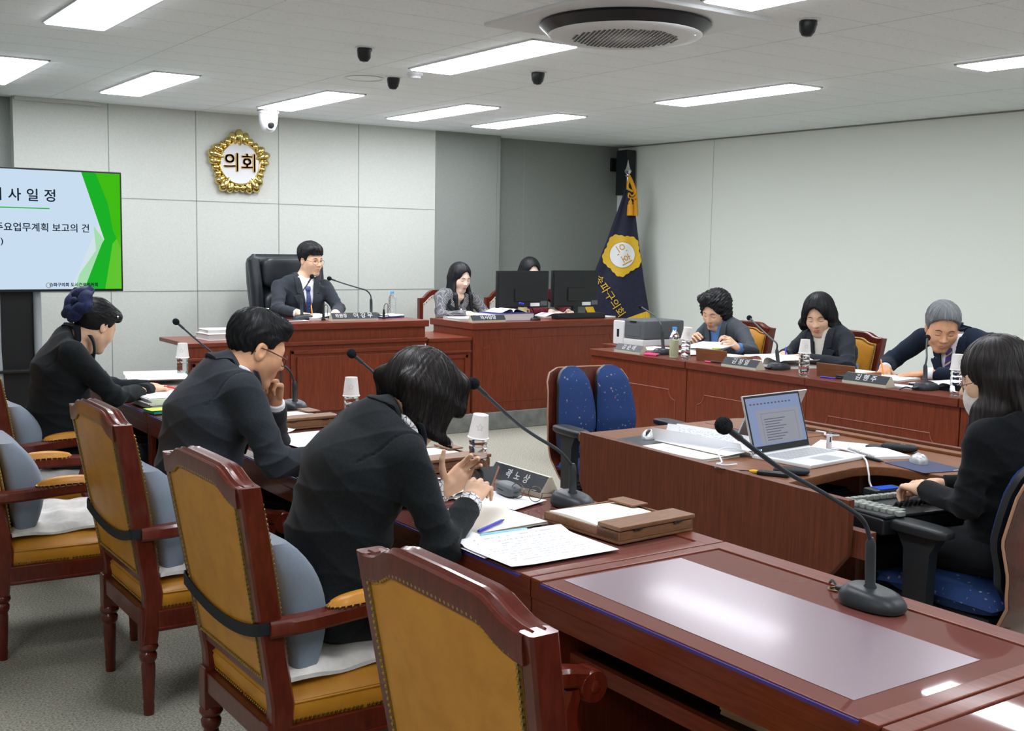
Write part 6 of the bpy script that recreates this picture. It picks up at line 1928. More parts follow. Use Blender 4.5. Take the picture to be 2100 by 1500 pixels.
# ---------------------------------------------------------------- nameplates
def nameplate(label, text, x, y, z, L, rz, hgt=.062, dep=.075, bold=.0016, size=.05, spacing=1.0, parts=None):
    """local -y side carries the lettering; sloped face"""
    t = thing('nameplate', label, 'nameplate', (x, y, z), rz)
    b = .014
    prof = [(-dep / 2, 0), (-dep / 2, b), (-.004, hgt), (.008, hgt), (dep / 2, .004), (dep / 2, 0)]
    Mx = Matrix(((0, 0, 1, 0), (1, 0, 0, 0), (0, 1, 0, 0), (0, 0, 0, 1)))
    obj('wedge', MB().prism(prof, -L / 2, L / 2, .001, M=Mx), M['plate_cream'], t, ang=20)
    a = Vector((0, -dep / 2, b)); c = Vector((0, -.004, hgt)); d = (c - a); n = Vector((1, 0, 0)).cross(d).normalized()
    q = [a + d * .03 + n * .0012, c + n * .0012]
    obj('face_plate', MB().add([(-L / 2 + .001, q[0].y, q[0].z), (L / 2 - .001, q[0].y, q[0].z), (L / 2 - .001, q[1].y, q[1].z), (-L / 2 + .001, q[1].y, q[1].z),
                                (-L / 2 + .001, a.y, a.z + .002), (L / 2 - .001, a.y, a.z + .002), (L / 2 - .001, c.y, c.z - .001), (-L / 2 + .001, c.y, c.z - .001)],
                               [(0, 1, 2, 3), (0, 4, 5, 1), (1, 5, 6, 2), (2, 6, 7, 3), (3, 7, 4, 0)]), M['plate_black'], t, False)
    m_ = (q[0] + q[1]) / 2 + n * .0006
    for tx, sz, off in (parts or [(text, size, 0)]):
        obj('lettering', text_mb(tx, sz, frame((off, m_.y, m_.z), (1, 0, 0), tuple(d)), .0005, bold, spacing=spacing), M['letter_white'], t, False)
    return t
nameplate('black nameplate nearest the camera, before the phone user', '곽 노 상', 2.10, 2.985, DZ - .003, .30, math.radians(-90), .062, .075, .0005, .034, 1.25)
t = thing('nameplate', 'nameplate seen end-on beyond the hand of the man in glasses', 'nameplate', (2.085, 5.16, DZ - .003), math.radians(-90))
obj('wedge', MB().prism([(-.04, 0), (-.04, .014), (-.004, .062), (.008, .062), (.04, .004), (.04, 0)], -.15, .15, .001, M=Matrix(((0, 0, 1, 0), (1, 0, 0, 0), (0, 1, 0, 0), (0, 0, 0, 1)))), M['plate_cream'], t, ang=20)
obj('face_plate', MB().add([(-.149, -.0415, .016), (.149, -.0415, .016), (.149, -.0055, .0625), (-.149, -.0055, .0625), (-.149, -.039, .014), (.149, -.039, .014), (.149, -.004, .0605), (-.149, -.004, .0605)], [(0, 1, 2, 3), (0, 4, 5, 1), (1, 5, 6, 2), (2, 6, 7, 3), (3, 7, 4, 0)]), M['plate_black'], t, False)
nameplate('grey nameplate nearest the printer on the far row', '김 순 애', 5.085, 5.965, RZT, .27, math.radians(-90), .058, .08, .0006, .042)
nameplate('black nameplate between the curly-haired member and the next mic', '김 정 열', 5.08, 4.915, RZT, .29, math.radians(-90), .058, .08, .0006, .042)
nameplate('black nameplate before the grey-haired man with the pencil', '김 행 주', 5.08, 3.985, RZT, .29, math.radians(-90), .058, .08, .0006, .042)
nameplate('long black nameplate of the chairperson on the high desk', '', 3.965, 7.93, .922, .39, 0, .06, .07, .0006, .04, 1.0, [('위원장', .036, -.115), ('이 강 무', .05, .07)])
nameplate('short black nameplate before the thick book on the clerk desk', '의사담당', 5.145, 7.865, .888, .33, 0, .055, .07, .0006, .042, 1.0)

# ---------------------------------------------------------------- gooseneck microphones
def mic(label, base, path, rz, head=.0175, blen=.155, bw=.105, plug=True):
    """path = absolute points from the stem foot to the tip"""
    B = Vector(base)
    t = thing('microphone', label, 'microphone', base, rz, 'gooseneck desk microphones')
    inv = Matrix.Rotation(-rz, 4, 'Z') @ Matrix.Translation(-B)
    rs = []
    for z, k in ((0, .96), (.006, 1.0), (.016, .99), (.028, .90), (.036, .78), (.040, .60)):
        ring = []
        for j in range(32):
            a = 2 * PI * j / 32
            x = math.copysign(abs(math.cos(a)) ** .75, math.cos(a)) * bw / 2 * k * (1 - .12 * math.sin(a)); y = math.copysign(abs(math.sin(a)) ** .75, math.sin(a)) * blen / 2 * k
            zz = z * (1 - .35 * (y / blen + .5) * (1 if z > .01 else 0) + .18)
            ring.append((x, y, zz))
        rs.append(ring)
    bs = obj('base', MB().rings(rs), M['mic_black'], t, ang=60)
    obj('talk_button', MB().lathe([(.012, .032), (.012, .0345), (.001, .035)], 16, M=Matrix.Translation((0, .02, 0))), M['black_plastic'], bs)
    P = [inv @ Vector(p) for p in path]
    s0, s1 = P[0], P[1]
    d = (s1 - s0).normalized()
    obj('stem', MB().tube([s0 - d * .012, s0, s0 + d * .008, s0 + d * .012, s1 - d * .02, s1 - d * .004, s1 + d * .008], [.0145, .0145, .0145, .0115, .0115, .011, .006], 14), M['mic_black'], t)
    pts = bez([s1] + P[2:], 8)
    obj('gooseneck', MB().tube(pts, [.0052] * len(pts), 10), M['gooseneck'], t)
    e = (pts[-1] - pts[-3]).normalized(); c = pts[-1]
    hd = obj('head', MB().tube([c - e * .05, c - e * .045, c - e * .012, c], [.005, .0068, .0068, .006], 10), M['mic_black'], t)
    mb = MB(); rs = []
    u = e.orthogonal().normalized(); w = e.cross(u)
    for k in range(11):
        th = -1.25 + (1.25 + PI / 2) * k / 10
        r = head * math.cos(th); h = head * math.sin(th) * 1.1 + head * .55
        rs.append([c + e * h + (u * math.cos(2 * PI * j / 16) + w * math.sin(2 * PI * j / 16)) * max(r, .0004) for j in range(16)])
    obj('windscreen', mb.rings(rs), M['foam'], hd)
    if plug:
        obj('plug', MB().tube([(-.01, -blen / 2 - .03, .012), (-.005, -blen / 2 - .012, .014), (0, -blen / 2 + .006, .016)], [.007, .008, .007], 10), M['dark_plastic'], t)
        obj('cable', MB().tube(bez([(-.01, -blen / 2 - .03, .012), (-.03, -blen / 2 - .06, .018), (-.05, -blen / 2 - .085, .003)], 6), .0032, 8), M['dark_plastic'], t)
    return t
mic('gooseneck microphone nearest the camera, leaning over the laptop', (2.062, 1.575, DZ), [(2.062, 1.585, .775), (2.056, 1.585, .885), (2.020, 1.585, .940), (1.905, 1.585, 1.004), (1.751, 1.585, 1.080), (1.60, 1.585, 1.172)], PI)
mic('gooseneck microphone beside the nearest nameplate and memo box', (2.078, 2.685, DZ), [(2.078, 2.69, .775), (2.076, 2.69, .862), (2.020, 2.69, .915), (1.93, 2.69, .968), (1.858, 2.69, 1.017), (1.725, 2.69, 1.126)], PI)
mic('gooseneck microphone whose tip shows between the two front heads', (2.10, 3.78, DZ), [(2.10, 3.78, .775), (2.10, 3.78, .875), (2.06, 3.79, .950), (1.99, 3.80, 1.030), (1.90, 3.80, 1.105)], PI)
mic('gooseneck microphone bending toward the glasses of the man', (2.163, 4.93, DZ), [(2.163, 4.93, .775), (2.161, 4.93, .865), (2.135, 4.93, .925), (2.075, 4.93, .963), (1.98, 4.93, 1.00), (1.88, 4.93, 1.05)], PI)
mic('gooseneck microphone standing out against the pale wall at the far end', (2.20, 5.98, DZ), [(2.20, 5.98, .775), (2.20, 5.99, .865), (2.153, 6.0, .912), (2.06, 6.0, .992), (1.965, 6.0, 1.078)], PI, plug=False)
mic('gooseneck microphone in front of the printer on the far row', (5.235, 5.80, RZT), [(5.235, 5.81, .835), (5.235, 5.825, .955), (5.24, 5.85, 1.005), (5.30, 5.967, 1.045), (5.41, 6.25, 1.093)], -PI / 2)
mic('gooseneck microphone rising before the second brown chair of the far row', (5.235, 4.765, RZT), [(5.235, 4.775, .835), (5.235, 4.79, .915), (5.24, 4.80, .955), (5.30, 4.926, .99), (5.41, 5.19, 1.078)], -PI / 2)
mic('gooseneck microphone standing in front of the grey-haired man', (5.195, 3.70, RZT), [(5.195, 3.71, .835), (5.20, 3.72, .925), (5.215, 3.725, .965), (5.30, 3.79, 1.01), (5.40, 3.86, 1.052)], -PI / 2)
mic('gooseneck microphone before the necktie of the chairperson', (3.64, 8.14, .922), [(3.622, 8.12, .957), (3.618, 8.12, 1.080), (3.628, 8.12, 1.14), (3.665, 8.12, 1.19), (3.70, 8.12, 1.245)], PI / 2)
mic('gooseneck microphone curving back from the chairperson nameplate end', (4.235, 8.17, .922), [(4.23, 8.15, .957), (4.228, 8.15, 1.070), (4.222, 8.15, 1.105), (4.185, 8.15, 1.142), (4.112, 8.15, 1.163), (3.98, 8.15, 1.20), (3.875, 8.15, 1.234)], PI / 2)
# small clip microphones on stubs
def clip_mic(label, x, y):
    t = thing('clip_microphone', label, 'microphone', (x, y, .922), 0, 'small clip microphones')
    obj('stub', MB().lathe([(.016, 0), (.018, .01), (.011, .014), (.010, .05), (.006, .075)], 14), M['dark_plastic'], t)
    obj('cable_loop', MB().tube(bez([(0, 0, .07), (.005, 0, .105), (.025, 0, .12), (.036, 0, .10), (.034, 0, .05), (.045, 0, .004)], 8), .0025, 6), M['dark_plastic'], t)
clip_mic('small clip microphone with a looped wire beside the tie microphone', 3.755, 8.02)
clip_mic('small clip microphone with a looped wire beyond the chairperson nameplate', 4.29, 8.05)

# ---------------------------------------------------------------- on the dais
open_book('report', 'open report under the hands of the chairperson', 3.88, 8.17, .9225, .44, .28, .018, .06, 'printed', 'paper_shade', .02)
stack('paper_sheet', 'blue-edged loose papers beside the chairperson microphone', 'paper', 4.38, 8.20, .9225, .24, .20, .012, .25, 'paper', 'navy_cover', curl=.01)
stack('paper_sheet', 'white sheet with a black pen near the screen side of the high desk', 'paper', 3.50, 8.05, .9225, .24, .16, .003, -.1, 'paper')
pen('black pen on the white sheet at the screen side of the high desk', (3.45, 8.0, .930), (3.60, 8.03, .930), 'dark_plastic')
pen('orange pencil in the writing hand of the chairperson', (3.70, 8.10, .955), (3.735, 8.20, 1.03), 'orange', name='pencil')
def thick_book(name, label, x, y, z, w, d, h, rz, top='paper', n=1):
    t = thing(name, label, 'book', (x, y, z), rz)
    obj('pages', MB().b2((-w / 2 + .003, -d / 2 + .003, .003), (w / 2 - .003, d / 2 - .003, h - .003)), M['paper_shade'], t, False)
    obj('cover', MB().b2((-w / 2, -d / 2, 0), (w / 2, d / 2, .003)).b2((-w / 2, -d / 2, h - .003), (w / 2, d / 2, h)).b2((w / 2 - .003, -d / 2, 0), (w / 2, d / 2, h)), M[top], t, False)
    return t
thick_book('budget_book', 'thick white book lowest on the screen-side counter', 2.98, 8.10, .80, .30, .24, .045, .05)
thick_book('budget_book', 'white book on top of the thick one on the screen-side counter', 2.99, 8.11, .845, .29, .22, .028, -.04)
thick_book('record_book', 'thick blue-covered book behind the short clerk nameplate', 5.44, 8.02, .888, .40, .26, .062, .04, 'navy_cover')
open_book('report', 'open white book lying on the thick blue-covered book', 5.45, 8.05, .951, .30, .22, .006, .1, 'paper', 'navy_cover', .03)
stack('paper_stack', 'loose stack of documents before the young clerk', 'paper', 5.14, 8.12, .888, .36, .28, .022, -.06, 'paper', 'paper_shade', curl=.006)
stack('document', 'blue-edged document under the stack before the young clerk', 'paper', 5.17, 7.915, .888, .30, .10, .008, 0, 'paper', 'navy_cover')
t = thing('mug', 'pale yellow mug behind the thick book on the clerk desk', 'mug', (5.72, 8.18, .888))
obj('body', MB().lathe([(.035, 0), (.040, .005), (.041, .095), (.037, .095), (.035, .012), (.001, .01)], 24, cap=False), mat('mug_yellow', srgb(196, 190, 130), .4), t)
obj('handle', MB().tube(bez([(.04, 0, .075), (.068, 0, .07), (.068, 0, .03), (.04, 0, .022)], 6), .006, 8), mat('mug_handle', srgb(190, 184, 126), .4), t)
def monitor(label, x, y, rz, w=.545, h=.325):
    t = thing('computer_monitor', label, 'monitor', (x, y, .888), rz, 'clerk desk monitors')
    obj('stand_base', MB().prism(rrect(-.12, -.10, .12, .10, .05), 0, .012, .003), M['dark_plastic'], t)
    obj('stand_neck', MB().b2((-.03, -.02, .01), (.03, .02, .20), .006), M['dark_plastic'], t)
    obj('housing', MB().b2((-w / 2, -.015, .085), (w / 2, .02, .085 + h), .006), M['dark_plastic'], t)
    bk = obj('back_cover', MB().b2((-w / 2 + .01, -.022, .095), (w / 2 - .01, -.012, .075 + h), .006).b2((-.10, -.035, .14), (.10, -.02, .26), .008), M['dark_plastic'], t)
    obj('screen', MB().b2((-w / 2 + .012, .0195, .10), (w / 2 - .012, .0215, .075 + h)), M['bezel'], t, False)
    obj('rating_sticker', MB().b2((.07, -.0235, .10), (.17, -.0215, .13)), M['paper'], bk, False)
    obj('logo_plate', MB().b2((.18, -.0235, .105), (.25, -.0215, .145)), M['grey_plastic'], bk, False)
    return t
monitor('black monitor seen from behind, hiding the second clerk', 5.745, 8.22, 0.0)
monitor('black monitor seen from behind, next to the flag', 6.32, 8.22, 0.02, .525, .33)
t = thing('desk_console', 'long low black console along the edge of the clerk desk', 'console', (6.17, 7.96, .888), .04)
obj('body', MB().b2((-.27, -.05, 0), (.27, .05, .045), .008), M['dark_plastic'], t)
obj('key_strip', MB().b2((-.25, -.03, .045), (.25, .035, .048), .002), M['black_plastic'], t)
stack('paper_sheet', 'white papers at the flag end of the clerk desk', 'paper', 6.50, 8.03, .888, .14, .18, .012, .3, 'paper', 'paper_shade')
open_book('notebook', 'curled open notebook behind the black console', 6.05, 8.20, .889, .30, .18, .012, .0, 'paper', 'paper_shade', .03, 'notebook')
t = thing('desk_microphone', 'black desk microphone with a blue tip before the first monitor', 'microphone', (5.66, 7.92, .888), 0)
obj('base', MB().lathe([(.055, 0), (.058, .008), (.05, .02), (.018, .03)], 24), M['dark_plastic'], t)
obj('neck', MB().tube(bez([(0, 0, .025), (-.01, 0, .08), (-.05, 0, .12), (-.12, 0, .14)], 8), .006, 8), M['dark_plastic'], t)
obj('tip', MB().tube([(-.11, 0, .137), (-.155, 0, .147)], [.010, .009], 10), M['pen_blue'], t)

# ---------------------------------------------------------------- far row things
t = thing('printer_table', 'small table under the printer at the flag end of the far row', 'table', (5.80, 6.62, 0))
obj('top', MB().b2((-.27, -.22, .755), (.27, .22, .78), .004), M['wood_flat'], t)
for x in (-.24, .24):
    for y in (-.19, .19): obj('leg', MB().b2((x - .02, y - .02, 0), (x + .02, y + .02, .756), .003), M['wood_flat'], t)
t = thing('printer', 'light grey printer with a dark front at the flag end of the far row', 'printer', (5.80, 6.60, .78))
obj('body', MB().b2((-.21, -.17, 0), (.20, .17, .055), .01), M['white_plastic'], t)
obj('side_panel', MB().b2((-.215, .05, .0), (.0, .175, .185), .012), M['white_plastic'], t)
obj('top_cover', MB().b2((-.20, -.17, .055), (.20, .16, .195), .012), M['grey_plastic'], t)
obj('front_door', MB().b2((-.203, -.13, .075), (-.197, .03, .165), .003), M['grey_plastic'], t)
obj('paper_slot', MB().b2((-.206, -.08, .178), (-.196, -.01, .190), .002), M['dark_plastic'], t)
obj('port', MB().b2((-.217, .10, .06), (-.213, .125, .12), .001), M['dark_plastic'], t)
stack('paper_sheet', 'white papers between the printer and the first far-row nameplate', 'paper', 5.42, 6.13, RZT, .26, .20, .008, .1, 'paper')
open_book('report', 'open report beside the base of the first far-row microphone', 5.42, 5.76, RZT, .30, .22, .010, math.radians(84), 'printed', 'wine_knit', .012)
t = thing('held_papers', 'sheaf of papers with colour tabs held up by the curly-haired member', 'paper', (5.56, 5.70, .845), 0)
page('sheaf', lambda u, v: (-.09 + .18 * u, -.16 + .32 * v, .0 + .03 * u + .004 * math.sin(v * 5)), 8, 10, 'paper', t, .006)
page('lower_sheaf', lambda u, v: (-.10 + .16 * u, -.14 + .30 * v, -.028 + .04 * u), 8, 10, 'printed', t, .003)
obj('colour_tab', MB().b2((-.095, -.165, .003), (-.04, -.12, .008)), M['lime'], t, False)
obj('pink_tab', MB().b2((-.105, .02, -.022), (-.08, .04, -.020)), M['pink'], t, False)
pen('pink highlighter by the first far-row microphone base', (5.10, 5.84, RZT + .008), (5.13, 5.72, RZT + .008), 'pink', r=.008, cap='pink')
pen('second pink highlighter nearer the desk edge', (5.065, 5.80, RZT + .008), (5.085, 5.69, RZT + .008), 'pink', r=.008, cap='pink')
def box_back(label, x, y, rz):
    t = thing('memo_box', label, 'memo box', (x, y, RZT), rz, 'upright wooden lids on the far row')
    obj('tray', MB().b2((.0, -.13, 0), (.24, .13, .03), .003), M['wood_tan'], t)
    obj('open_lid', MB().b2((-.012, -.13, .0), (.0, .13, .078), .002, M=Matrix.Rotation(-.12, 4, 'Y')), M['wood_tan'], t)
    obj('memo_pad', MB().b2((.03, -.11, .03), (.21, .05, .036)), M['paper_cream'], t, False)
box_back('wooden box with raised lid before the curly-haired member', 5.20, 5.30, .05)
box_back('wooden box with raised lid before the member with the wavy bob', 5.20, 4.30, .05)
pen('red pen on the far row between box lid and nameplate', (5.11, 5.27, RZT + .006), (5.13, 5.15, RZT + .006), 'pen_red', cap='pink')
pen('black marker crossing the orange pen on the far row', (5.10, 5.21, RZT + .013), (5.11, 5.07, RZT + .011), 'dark_plastic', r=.006)
pen('orange pen beside the second far-row nameplate', (5.20, 5.20, RZT + .006), (5.27, 5.07, RZT + .006), 'orange')
open_book('report', 'big open report between the second far-row microphone and the bottle', 5.42, 4.92, RZT, .40, .28, .014, math.radians(80), 'printed', 'paper_shade', .05, lean=.04)
stack('paper_sheet', 'papers with pink tabs behind the second far-row nameplate', 'paper', 5.40, 5.22, RZT, .24, .18, .005, .2, 'printed')
pen('blue pen held by the member with the wavy bob', (5.53, 4.985, .862), (5.60, 5.05, .90), 'pen_blue')
t = thing('stamp_pad', 'black stationery tray with green cards before the third far-row nameplate', 'stationery', (5.20, 4.20, RZT), .1)
obj('tray', MB().b2((-.05, -.07, 0), (.05, .07, .012), .003), M['dark_plastic'], t)
obj('cards', MB().b2((-.01, -.065, .012), (.06, .05, .030), .001), mat('card_green', srgb(70, 96, 80), .6), t)
obj('marker', MB().tube([(-.055, -.07, .018), (-.03, .075, .018)], .006, 8), M['dark_plastic'], t)
pen('blue pen lying by the black stationery tray', (5.115, 4.345, RZT + .005), (5.13, 4.24, RZT + .005), 'pen_blue')
stack('paper_sheet', 'white sheets under the writing hand of the grey-haired man', 'paper', 5.44, 4.11, RZT, .26, .22, .010, .15, 'paper')
open_book('report', 'open report beside the bottle of the grey-haired man', 5.40, 3.66, RZT, .40, .30, .014, math.radians(84), 'printed', 'dark_plastic', .03)
stack('paper_sheet', 'white pamphlet before the third far-row microphone', 'paper', 5.17, 3.83, RZT, .10, .16, .008, .1, 'paper', 'paper_shade')
pen('yellow pencil in the hand of the grey-haired man', (5.50, 4.205, .795), (5.535, 4.262, .897), 'orange', name='pencil', r=.004)

# ---------------------------------------------------------------- recorders' desk things
def laptop(label, x, y, z, rz, w, d, lid_ang, lid_h, body, screen_on=True):
    t = thing('laptop', label, 'laptop', (x, y, z), rz)
    obj('base', MB().b2((-w / 2, -d / 2, 0), (w / 2, d / 2, .014), .004), M[body], t)
    obj('keyboard', MB().b2((-w / 2 + .02, -d / 2 + .115, .0135), (w / 2 - .02, d / 2 - .025, .0146), .0004), M['white_plastic' if body != 'dark_plastic' else 'black_plastic'], t)
    kb = MB()
    for i in range(13):
        for j in range(5):
            xx = -w / 2 + .032 + i * (w - .064) / 12.0; yy = -d / 2 + .128 + j * .022
            if yy < d / 2 - .03: kb.box((xx, yy, .0150), (.018, .017, .0012))
    obj('keys', kb, M['silver' if body != 'dark_plastic' else 'dark_plastic'], t, False)
    obj('touchpad', MB().b2((-.055, -d / 2 + .015, .0138), (.055, -d / 2 + .095, .0144)), M['silver'], t, False)
    Lm = Matrix.Translation((0, d / 2 - .006, .012)) @ Matrix.Rotation(lid_ang, 4, 'X')
    ld = obj('lid', MB().b2((-w / 2, -.004, 0), (w / 2, .004, lid_h), .003, M=Lm), M['silver'], t)
    obj('bezel', MB().b2((-w / 2 + .004, -.0050, .004), (w / 2 - .004, -.0038, lid_h - .004), M=Lm), M['bezel'], ld, False)
    if screen_on:
        f = lambda a, b, c, e, m, k, nm: obj(nm, MB().b2((a, -.0052 - k * .0003, b), (c, -.0050 - k * .0003, e), M=Lm), M[m], ld, False)
        f(-w / 2 + .012, .028, w / 2 - .012, lid_h - .012, 'scr_lap', 0, 'screen')
        f(-w / 2 + .06, .034, w / 2 - .03, lid_h - .062, 'scr_lap2', 1, 'document_window')
        mb = MB()
        for k in range(9): mb.b2((-w / 2 + .10, -.0062, .045 + k * .010), (-w / 2 + .19 + .02 * ((k * 7) % 3), -.0060, .048 + k * .010), M=Lm)
        for a, b, c, e in ((-w / 2 + .085, .148, w / 2 - .055, .149), (-w / 2 + .085, .036, -w / 2 + .086, .148), (w / 2 - .056, .036, w / 2 - .055, .148)): mb.b2((a, -.0062, b), (c, -.0060, e), M=Lm)
        for k in range(12): mb.b2((-w / 2 + .03 + k * .022, -.0062, lid_h - .04), (-w / 2 + .042 + k * .022, -.0060, lid_h - .034), M=Lm)
        obj('screen_text', mb, M['scr_lap_ink'], ld, False)
        mb = MB()
        for k in range(3): mb.b2((-w / 2 + .02 + k * .012, -.0056, .012), (-w / 2 + .027 + k * .012, -.0053, .017), M=Lm)
        obj('task_icons', mb, M['led_blue'], ld, False)
    return t
laptop('open white laptop facing the long-haired operator', 3.335, 2.868, CZ, math.radians(6), .355, .262, -.30, .225, 'white_plastic')
laptop('dark laptop back to back with the white one, silver lid leaning over', 3.40, 3.305, CZ, math.radians(186), .34, .24, -.42, .228, 'dark_plastic', False)
def mouse(label, x, y, rz, m, m2):
    t = thing('computer_mouse', label, 'mouse', (x, y, CZ + .0035), rz)
    def fn(u, v):
        a = 2 * PI * v; r = math.sin(PI * .5 * u) ; 
        return (.030 * r * math.cos(a) * (1 - .12 * math.sin(a)), .052 * r * math.sin(a), .034 * math.cos(PI * .5 * u) ** .8 * (1 - .25 * r * math.sin(a)))
    obj('shell', MB().sheet(fn, 10, 24), M[m], t, ang=180)
    obj('top_inlay', MB().sheet(lambda u, v: (lambda p: (p[0] * .55, p[1] * .8 + .008, p[2] + .0012))(fn(u * .75, v)), 8, 20), M[m2], t, ang=180)
    obj('scroll_wheel', MB().lathe([(.006, -.003), (.007, 0), (.006, .003)], 12, M=frame((0, .03, .026), (0, 1, 0), (0, 0, 1))), M['dark_plastic'], t)
def mpad(label, x, y, rz, w, d, m):
    t = thing('mouse_pad', label, 'mouse pad', (x, y, CZ), rz)
    obj('pad', MB().prism(rrect(-w / 2, -d / 2, w / 2, d / 2, .008, 3), 0, .003, .001), m, t)
    obj('stitch_mark', MB().b2((w / 2 - .05, -d / 2 + .008, .003), (w / 2 - .02, -d / 2 + .012, .0033)), M['letter_white'], t, False)
mpad('dark mouse pad under the silver-edged mouse by the empty blue chair', 3.045, 3.475, .1, .22, .17, M['plate_black'])
mouse('silver-edged black mouse by the empty blue chair', 3.09, 3.50, 2.2, 'silver', 'dark_plastic')
mpad('slate blue mouse pad beside the long-haired operator', 3.585, 2.545, -.22, .19, .215, mat('pad_slate', srgb(66, 72, 100), .8))
mouse('silver mouse on the slate blue pad beside the operator', 3.625, 2.60, -.6, 'silver', 'silver')
stack('documents', 'loose cream documents at the desk edge before the folded papers', 'paper', 3.02, 3.19, CZ, .20, .34, .008, .06, 'paper_cream', 'paper_shade', curl=.006)
t = thing('folded_papers', 'folded white papers standing up beside the silver laptop lid', 'paper', (3.10, 3.22, CZ + .009), 0)
def fold(off, hh, lean):
    return lambda u, v: (-.02 + off + .10 * u * .9 + lean * v + .02 * math.sin(u * 3), .20 - .40 * u + .0 * v, hh * v * (1 - .25 * u))
page('front_flap', fold(-.03, .055, -.02), 14, 6, 'paper', t)
page('middle_flap', fold(.02, .064, .02), 14, 6, 'printed', t)
page('rear_flap', fold(.06, .060, .03), 14, 6, 'paper', t)
page('bottom_flap', lambda u, v: (-.06 + .16 * v, .19 - .40 * u, .004 + .01 * u * v), 8, 4, 'paper', t, .001)
t = thing('voice_recorder', 'slim black voice recorder with a yellow plug', 'recorder', (2.965, 2.705, CZ), math.radians(-62))
obj('body', MB().b2((-.055, -.018, 0), (.055, .018, .015), .004), M['dark_plastic'], t)
obj('buttons', MB().b2((-.03, -.01, .0148), (.03, .01, .0162), .001), M['black_plastic'], t)
obj('plug', MB().tube([(-.085, 0, .008), (-.07, 0, .008), (-.055, 0, .008)], [.004, .007, .007], 10), mat('plug_yellow', srgb(232, 190, 40), .4), t)
obj('cable', MB().tube(bez([(-.085, 0, .008), (-.14, .01, .004), (-.20, .0, .004), (-.22, .03, .004)], 8), .0022, 6), M['dark_plastic'], t)
t = thing('pouch', 'soft black pouch beside the voice recorder', 'pouch', (3.05, 2.70, CZ), math.radians(-55))
obj('fabric_body', pillow((0, 0, .011), (.062, .034, .011), .6), M['strap'], t)
obj('seam', MB().tube([(.062 * math.cos(a), .034 * math.sin(a), .011) for a in np.linspace(0, 2 * PI, 33)[:-1]], .0015, 6, closed=True), M['dark_plastic'], t)
t = thing('charging_cable', 'white cable looping from the white laptop to the desk hatch', 'cable', (0, 0, 0))
obj('wire', MB().tube(bez([(3.165, 2.985, CZ + .012), (3.10, 3.04, CZ + .035), (3.02, 3.03, CZ + .03), (2.97, 2.96, CZ + .006), (2.935, 2.95, CZ + .005), (2.94, 2.91, CZ + .005), (2.985, 2.90, CZ + .006)], 8), .0032, 8), M['white_plastic'], t)
obj('connector', MB().tube([(3.15, 2.99, CZ + .012), (3.178, 2.975, CZ + .010)], .006, 8), M['white_plastic'], t)
t = thing('usb_stick', 'white USB stick standing at the hinge corner of the white laptop', 'usb stick', (3.56, 2.965, CZ), 0)
obj('body', MB().b2((-.012, -.005, .0), (.012, .006, .062), .003), M['white_plastic'], t)
obj('plug', MB().b2((-.006, -.003, .062), (.006, .003, .070)), M['steel'], t, False)
obj('print_mark', MB().b2((-.004, -.0058, .03), (.004, -.0048, .05)), M['dark_plastic'], t, False)
t = thing('console_cable', 'white cable hanging from the desk hatch down to the steno console', 'cable', (0, 0, 0))
obj('wire', MB().tube(bez([(3.585, 2.99, CZ + .004), (3.58, 2.90, CZ + .006), (3.54, 2.80, CZ + .006), (3.46, 2.71, CZ + .012), (3.40, 2.655, CZ + .012), (3.375, 2.625, CZ - .02), (3.37, 2.615, .69), (3.36, 2.58, .655)], 8), .0035, 8), M['white_plastic'], t)
t = thing('floor_cable', 'white cable running down below the steno console to the floor', 'cable', (0, 0, 0))
obj('wire', MB().tube(bez([(3.10, 2.40, .60), (3.09, 2.36, .42), (3.08, 2.30, .22), (3.00, 2.22, .06), (2.85, 2.2, .006)], 8), .0035, 8), M['white_plastic'], t)
stack('paper_sheet', 'white printed sheets behind the white USB stick', 'paper', 3.66, 2.99, CZ, .20, .20, .003, .5, 'printed')
t = thing('spiral_notebook', 'spiral notebook with a black pen lying along its wire', 'notebook', (3.64, 2.79, CZ), -.35)
obj('pages', MB().b2((-.075, -.10, 0), (.075, .10, .012), .001), M['paper'], t, False)
mb = MB()
for k in range(20): mb.tube([(-.075 + .006 * math.cos(a), -.09 + k * .0095, .006 + .009 * math.sin(a)) for a in np.linspace(0, 2 * PI, 10)[:-1]], .0009, 4, closed=True)
obj('spiral', mb, M['steel'], t)
pen('black pen lying beside the spiral notebook', (3.535, 2.84, CZ + .006), (3.505, 2.66, CZ + .006), 'dark_plastic', r=.0055)
t = thing('pouch', 'black zip pouch on a box behind the spiral notebook', 'pouch', (3.765, 2.82, CZ), math.radians(-70))
obj('box', MB().b2((-.10, -.03, 0), (-.02, .03, .014), .002), M['black_plastic'], t)
obj('fabric_body', pillow((.025, 0, .016), (.07, .034, .014), .6), M['strap'], t)
obj('zip_pull', MB().b2((.03, -.006, .029), (.05, .0, .031)), M['steel'], t, False)
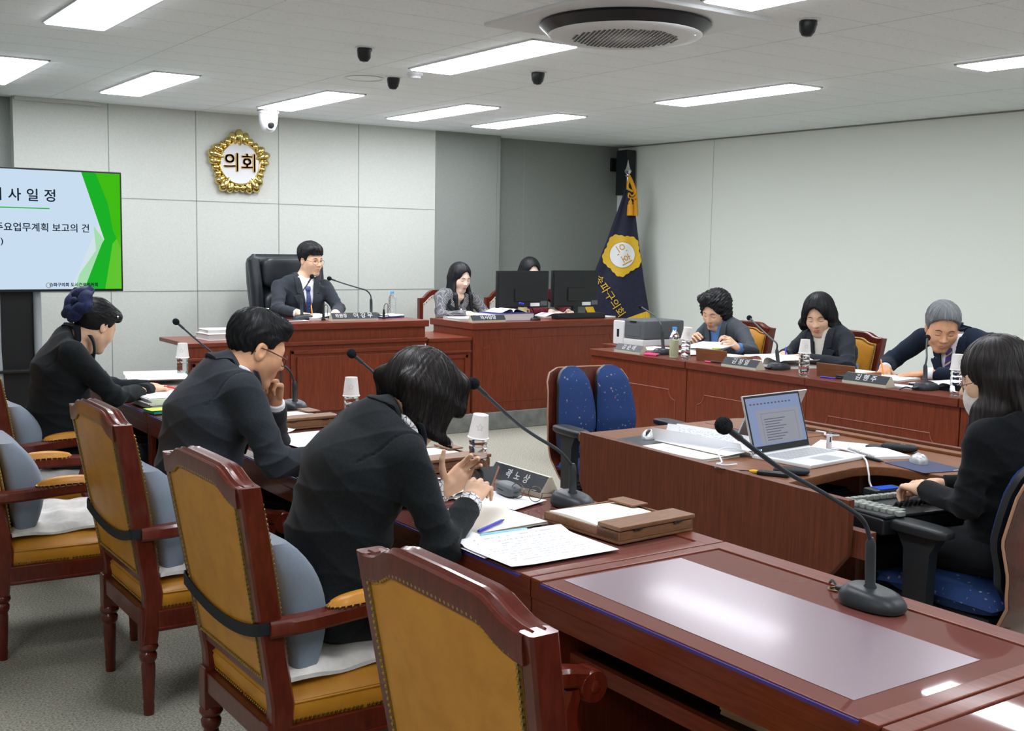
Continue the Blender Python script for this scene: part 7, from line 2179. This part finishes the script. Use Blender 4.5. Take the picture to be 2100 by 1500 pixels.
t = thing('hatch_cables', 'tangle of white and clear cables in the desk hatch behind the laptop', 'cable', (3.78, 3.25, CZ + .004), 0)
obj('white_wire', MB().tube(bez([(-.12, .08, .004), (-.05, .02, .012), (.02, .05, .006), (.05, -.03, .006), (.0, -.08, .006), (.04, -.12, .006)], 8), .004, 8), M['white_plastic'], t)
obj('dark_wire', MB().tube(bez([(-.10, .12, .004), (-.03, .06, .015), (.05, .0, .006), (.06, -.1, .006)], 8), .003, 8), M['dark_plastic'], t)
# steno console on the pull-out tray
t = thing('steno_console', 'black stenography console with grey keys and a blue display', 'console', (3.225, 2.40, .615), math.radians(-8))
obj('body', MB().b2((-.20, -.155, 0), (.17, .155, .055), .012), M['dark_plastic'], t)
obj('front_slope', MB().b2((-.19, -.16, .05), (.16, .10, .062), .006, M=Matrix.Rotation(-.03, 4, 'X')), M['black_plastic'], t)
dsp = obj('display_box', MB().b2((.0, .085, .05), (.14, .15, .085), .008, M=Matrix.Rotation(-.0, 4, 'X')), M['black_plastic'], t)
obj('display', MB().add([(.025, .088, .0862), (.115, .088, .0862), (.115, .138, .0862), (.025, .138, .0862)], [(0, 1, 2, 3)]), M['lcd_blue'], dsp, False)
for k in range(9): obj('key', MB().box((-.145 + .03 * k, .062, .070), (.024, .024, .016), .003), M['key_grey'], t)
for k in range(8): obj('key', MB().box((-.16 + .004 * k, .03 - .027 * k, .070), (.030, .022, .016), .003), M['key_grey'], t)
for k in range(7): obj('key', MB().box((-.125 + .004 * k, .02 - .025 * k, .070), (.030, .020, .014), .003), M['key_grey'], t)
for k in range(8): obj('lever', MB().tube([(-.06 + .022 * k, -.06, .062), (-.06 + .022 * k, -.075, .082)], .006, 8), M['dark_plastic'], t)
t = thing('keyboard', 'black keyboard on the shelf under the recorder desk', 'keyboard', (3.26, 2.80, .615), math.radians(6))
obj('body', MB().b2((-.18, -.06, 0), (.18, .06, .018), .004), M['dark_plastic'], t)
mb = MB()
for i in range(15):
    for j in range(5): mb.box((-.165 + i * .0235, -.045 + j * .022, .020), (.019, .018, .006))
obj('keys', mb, M['black_plastic'], t, False)
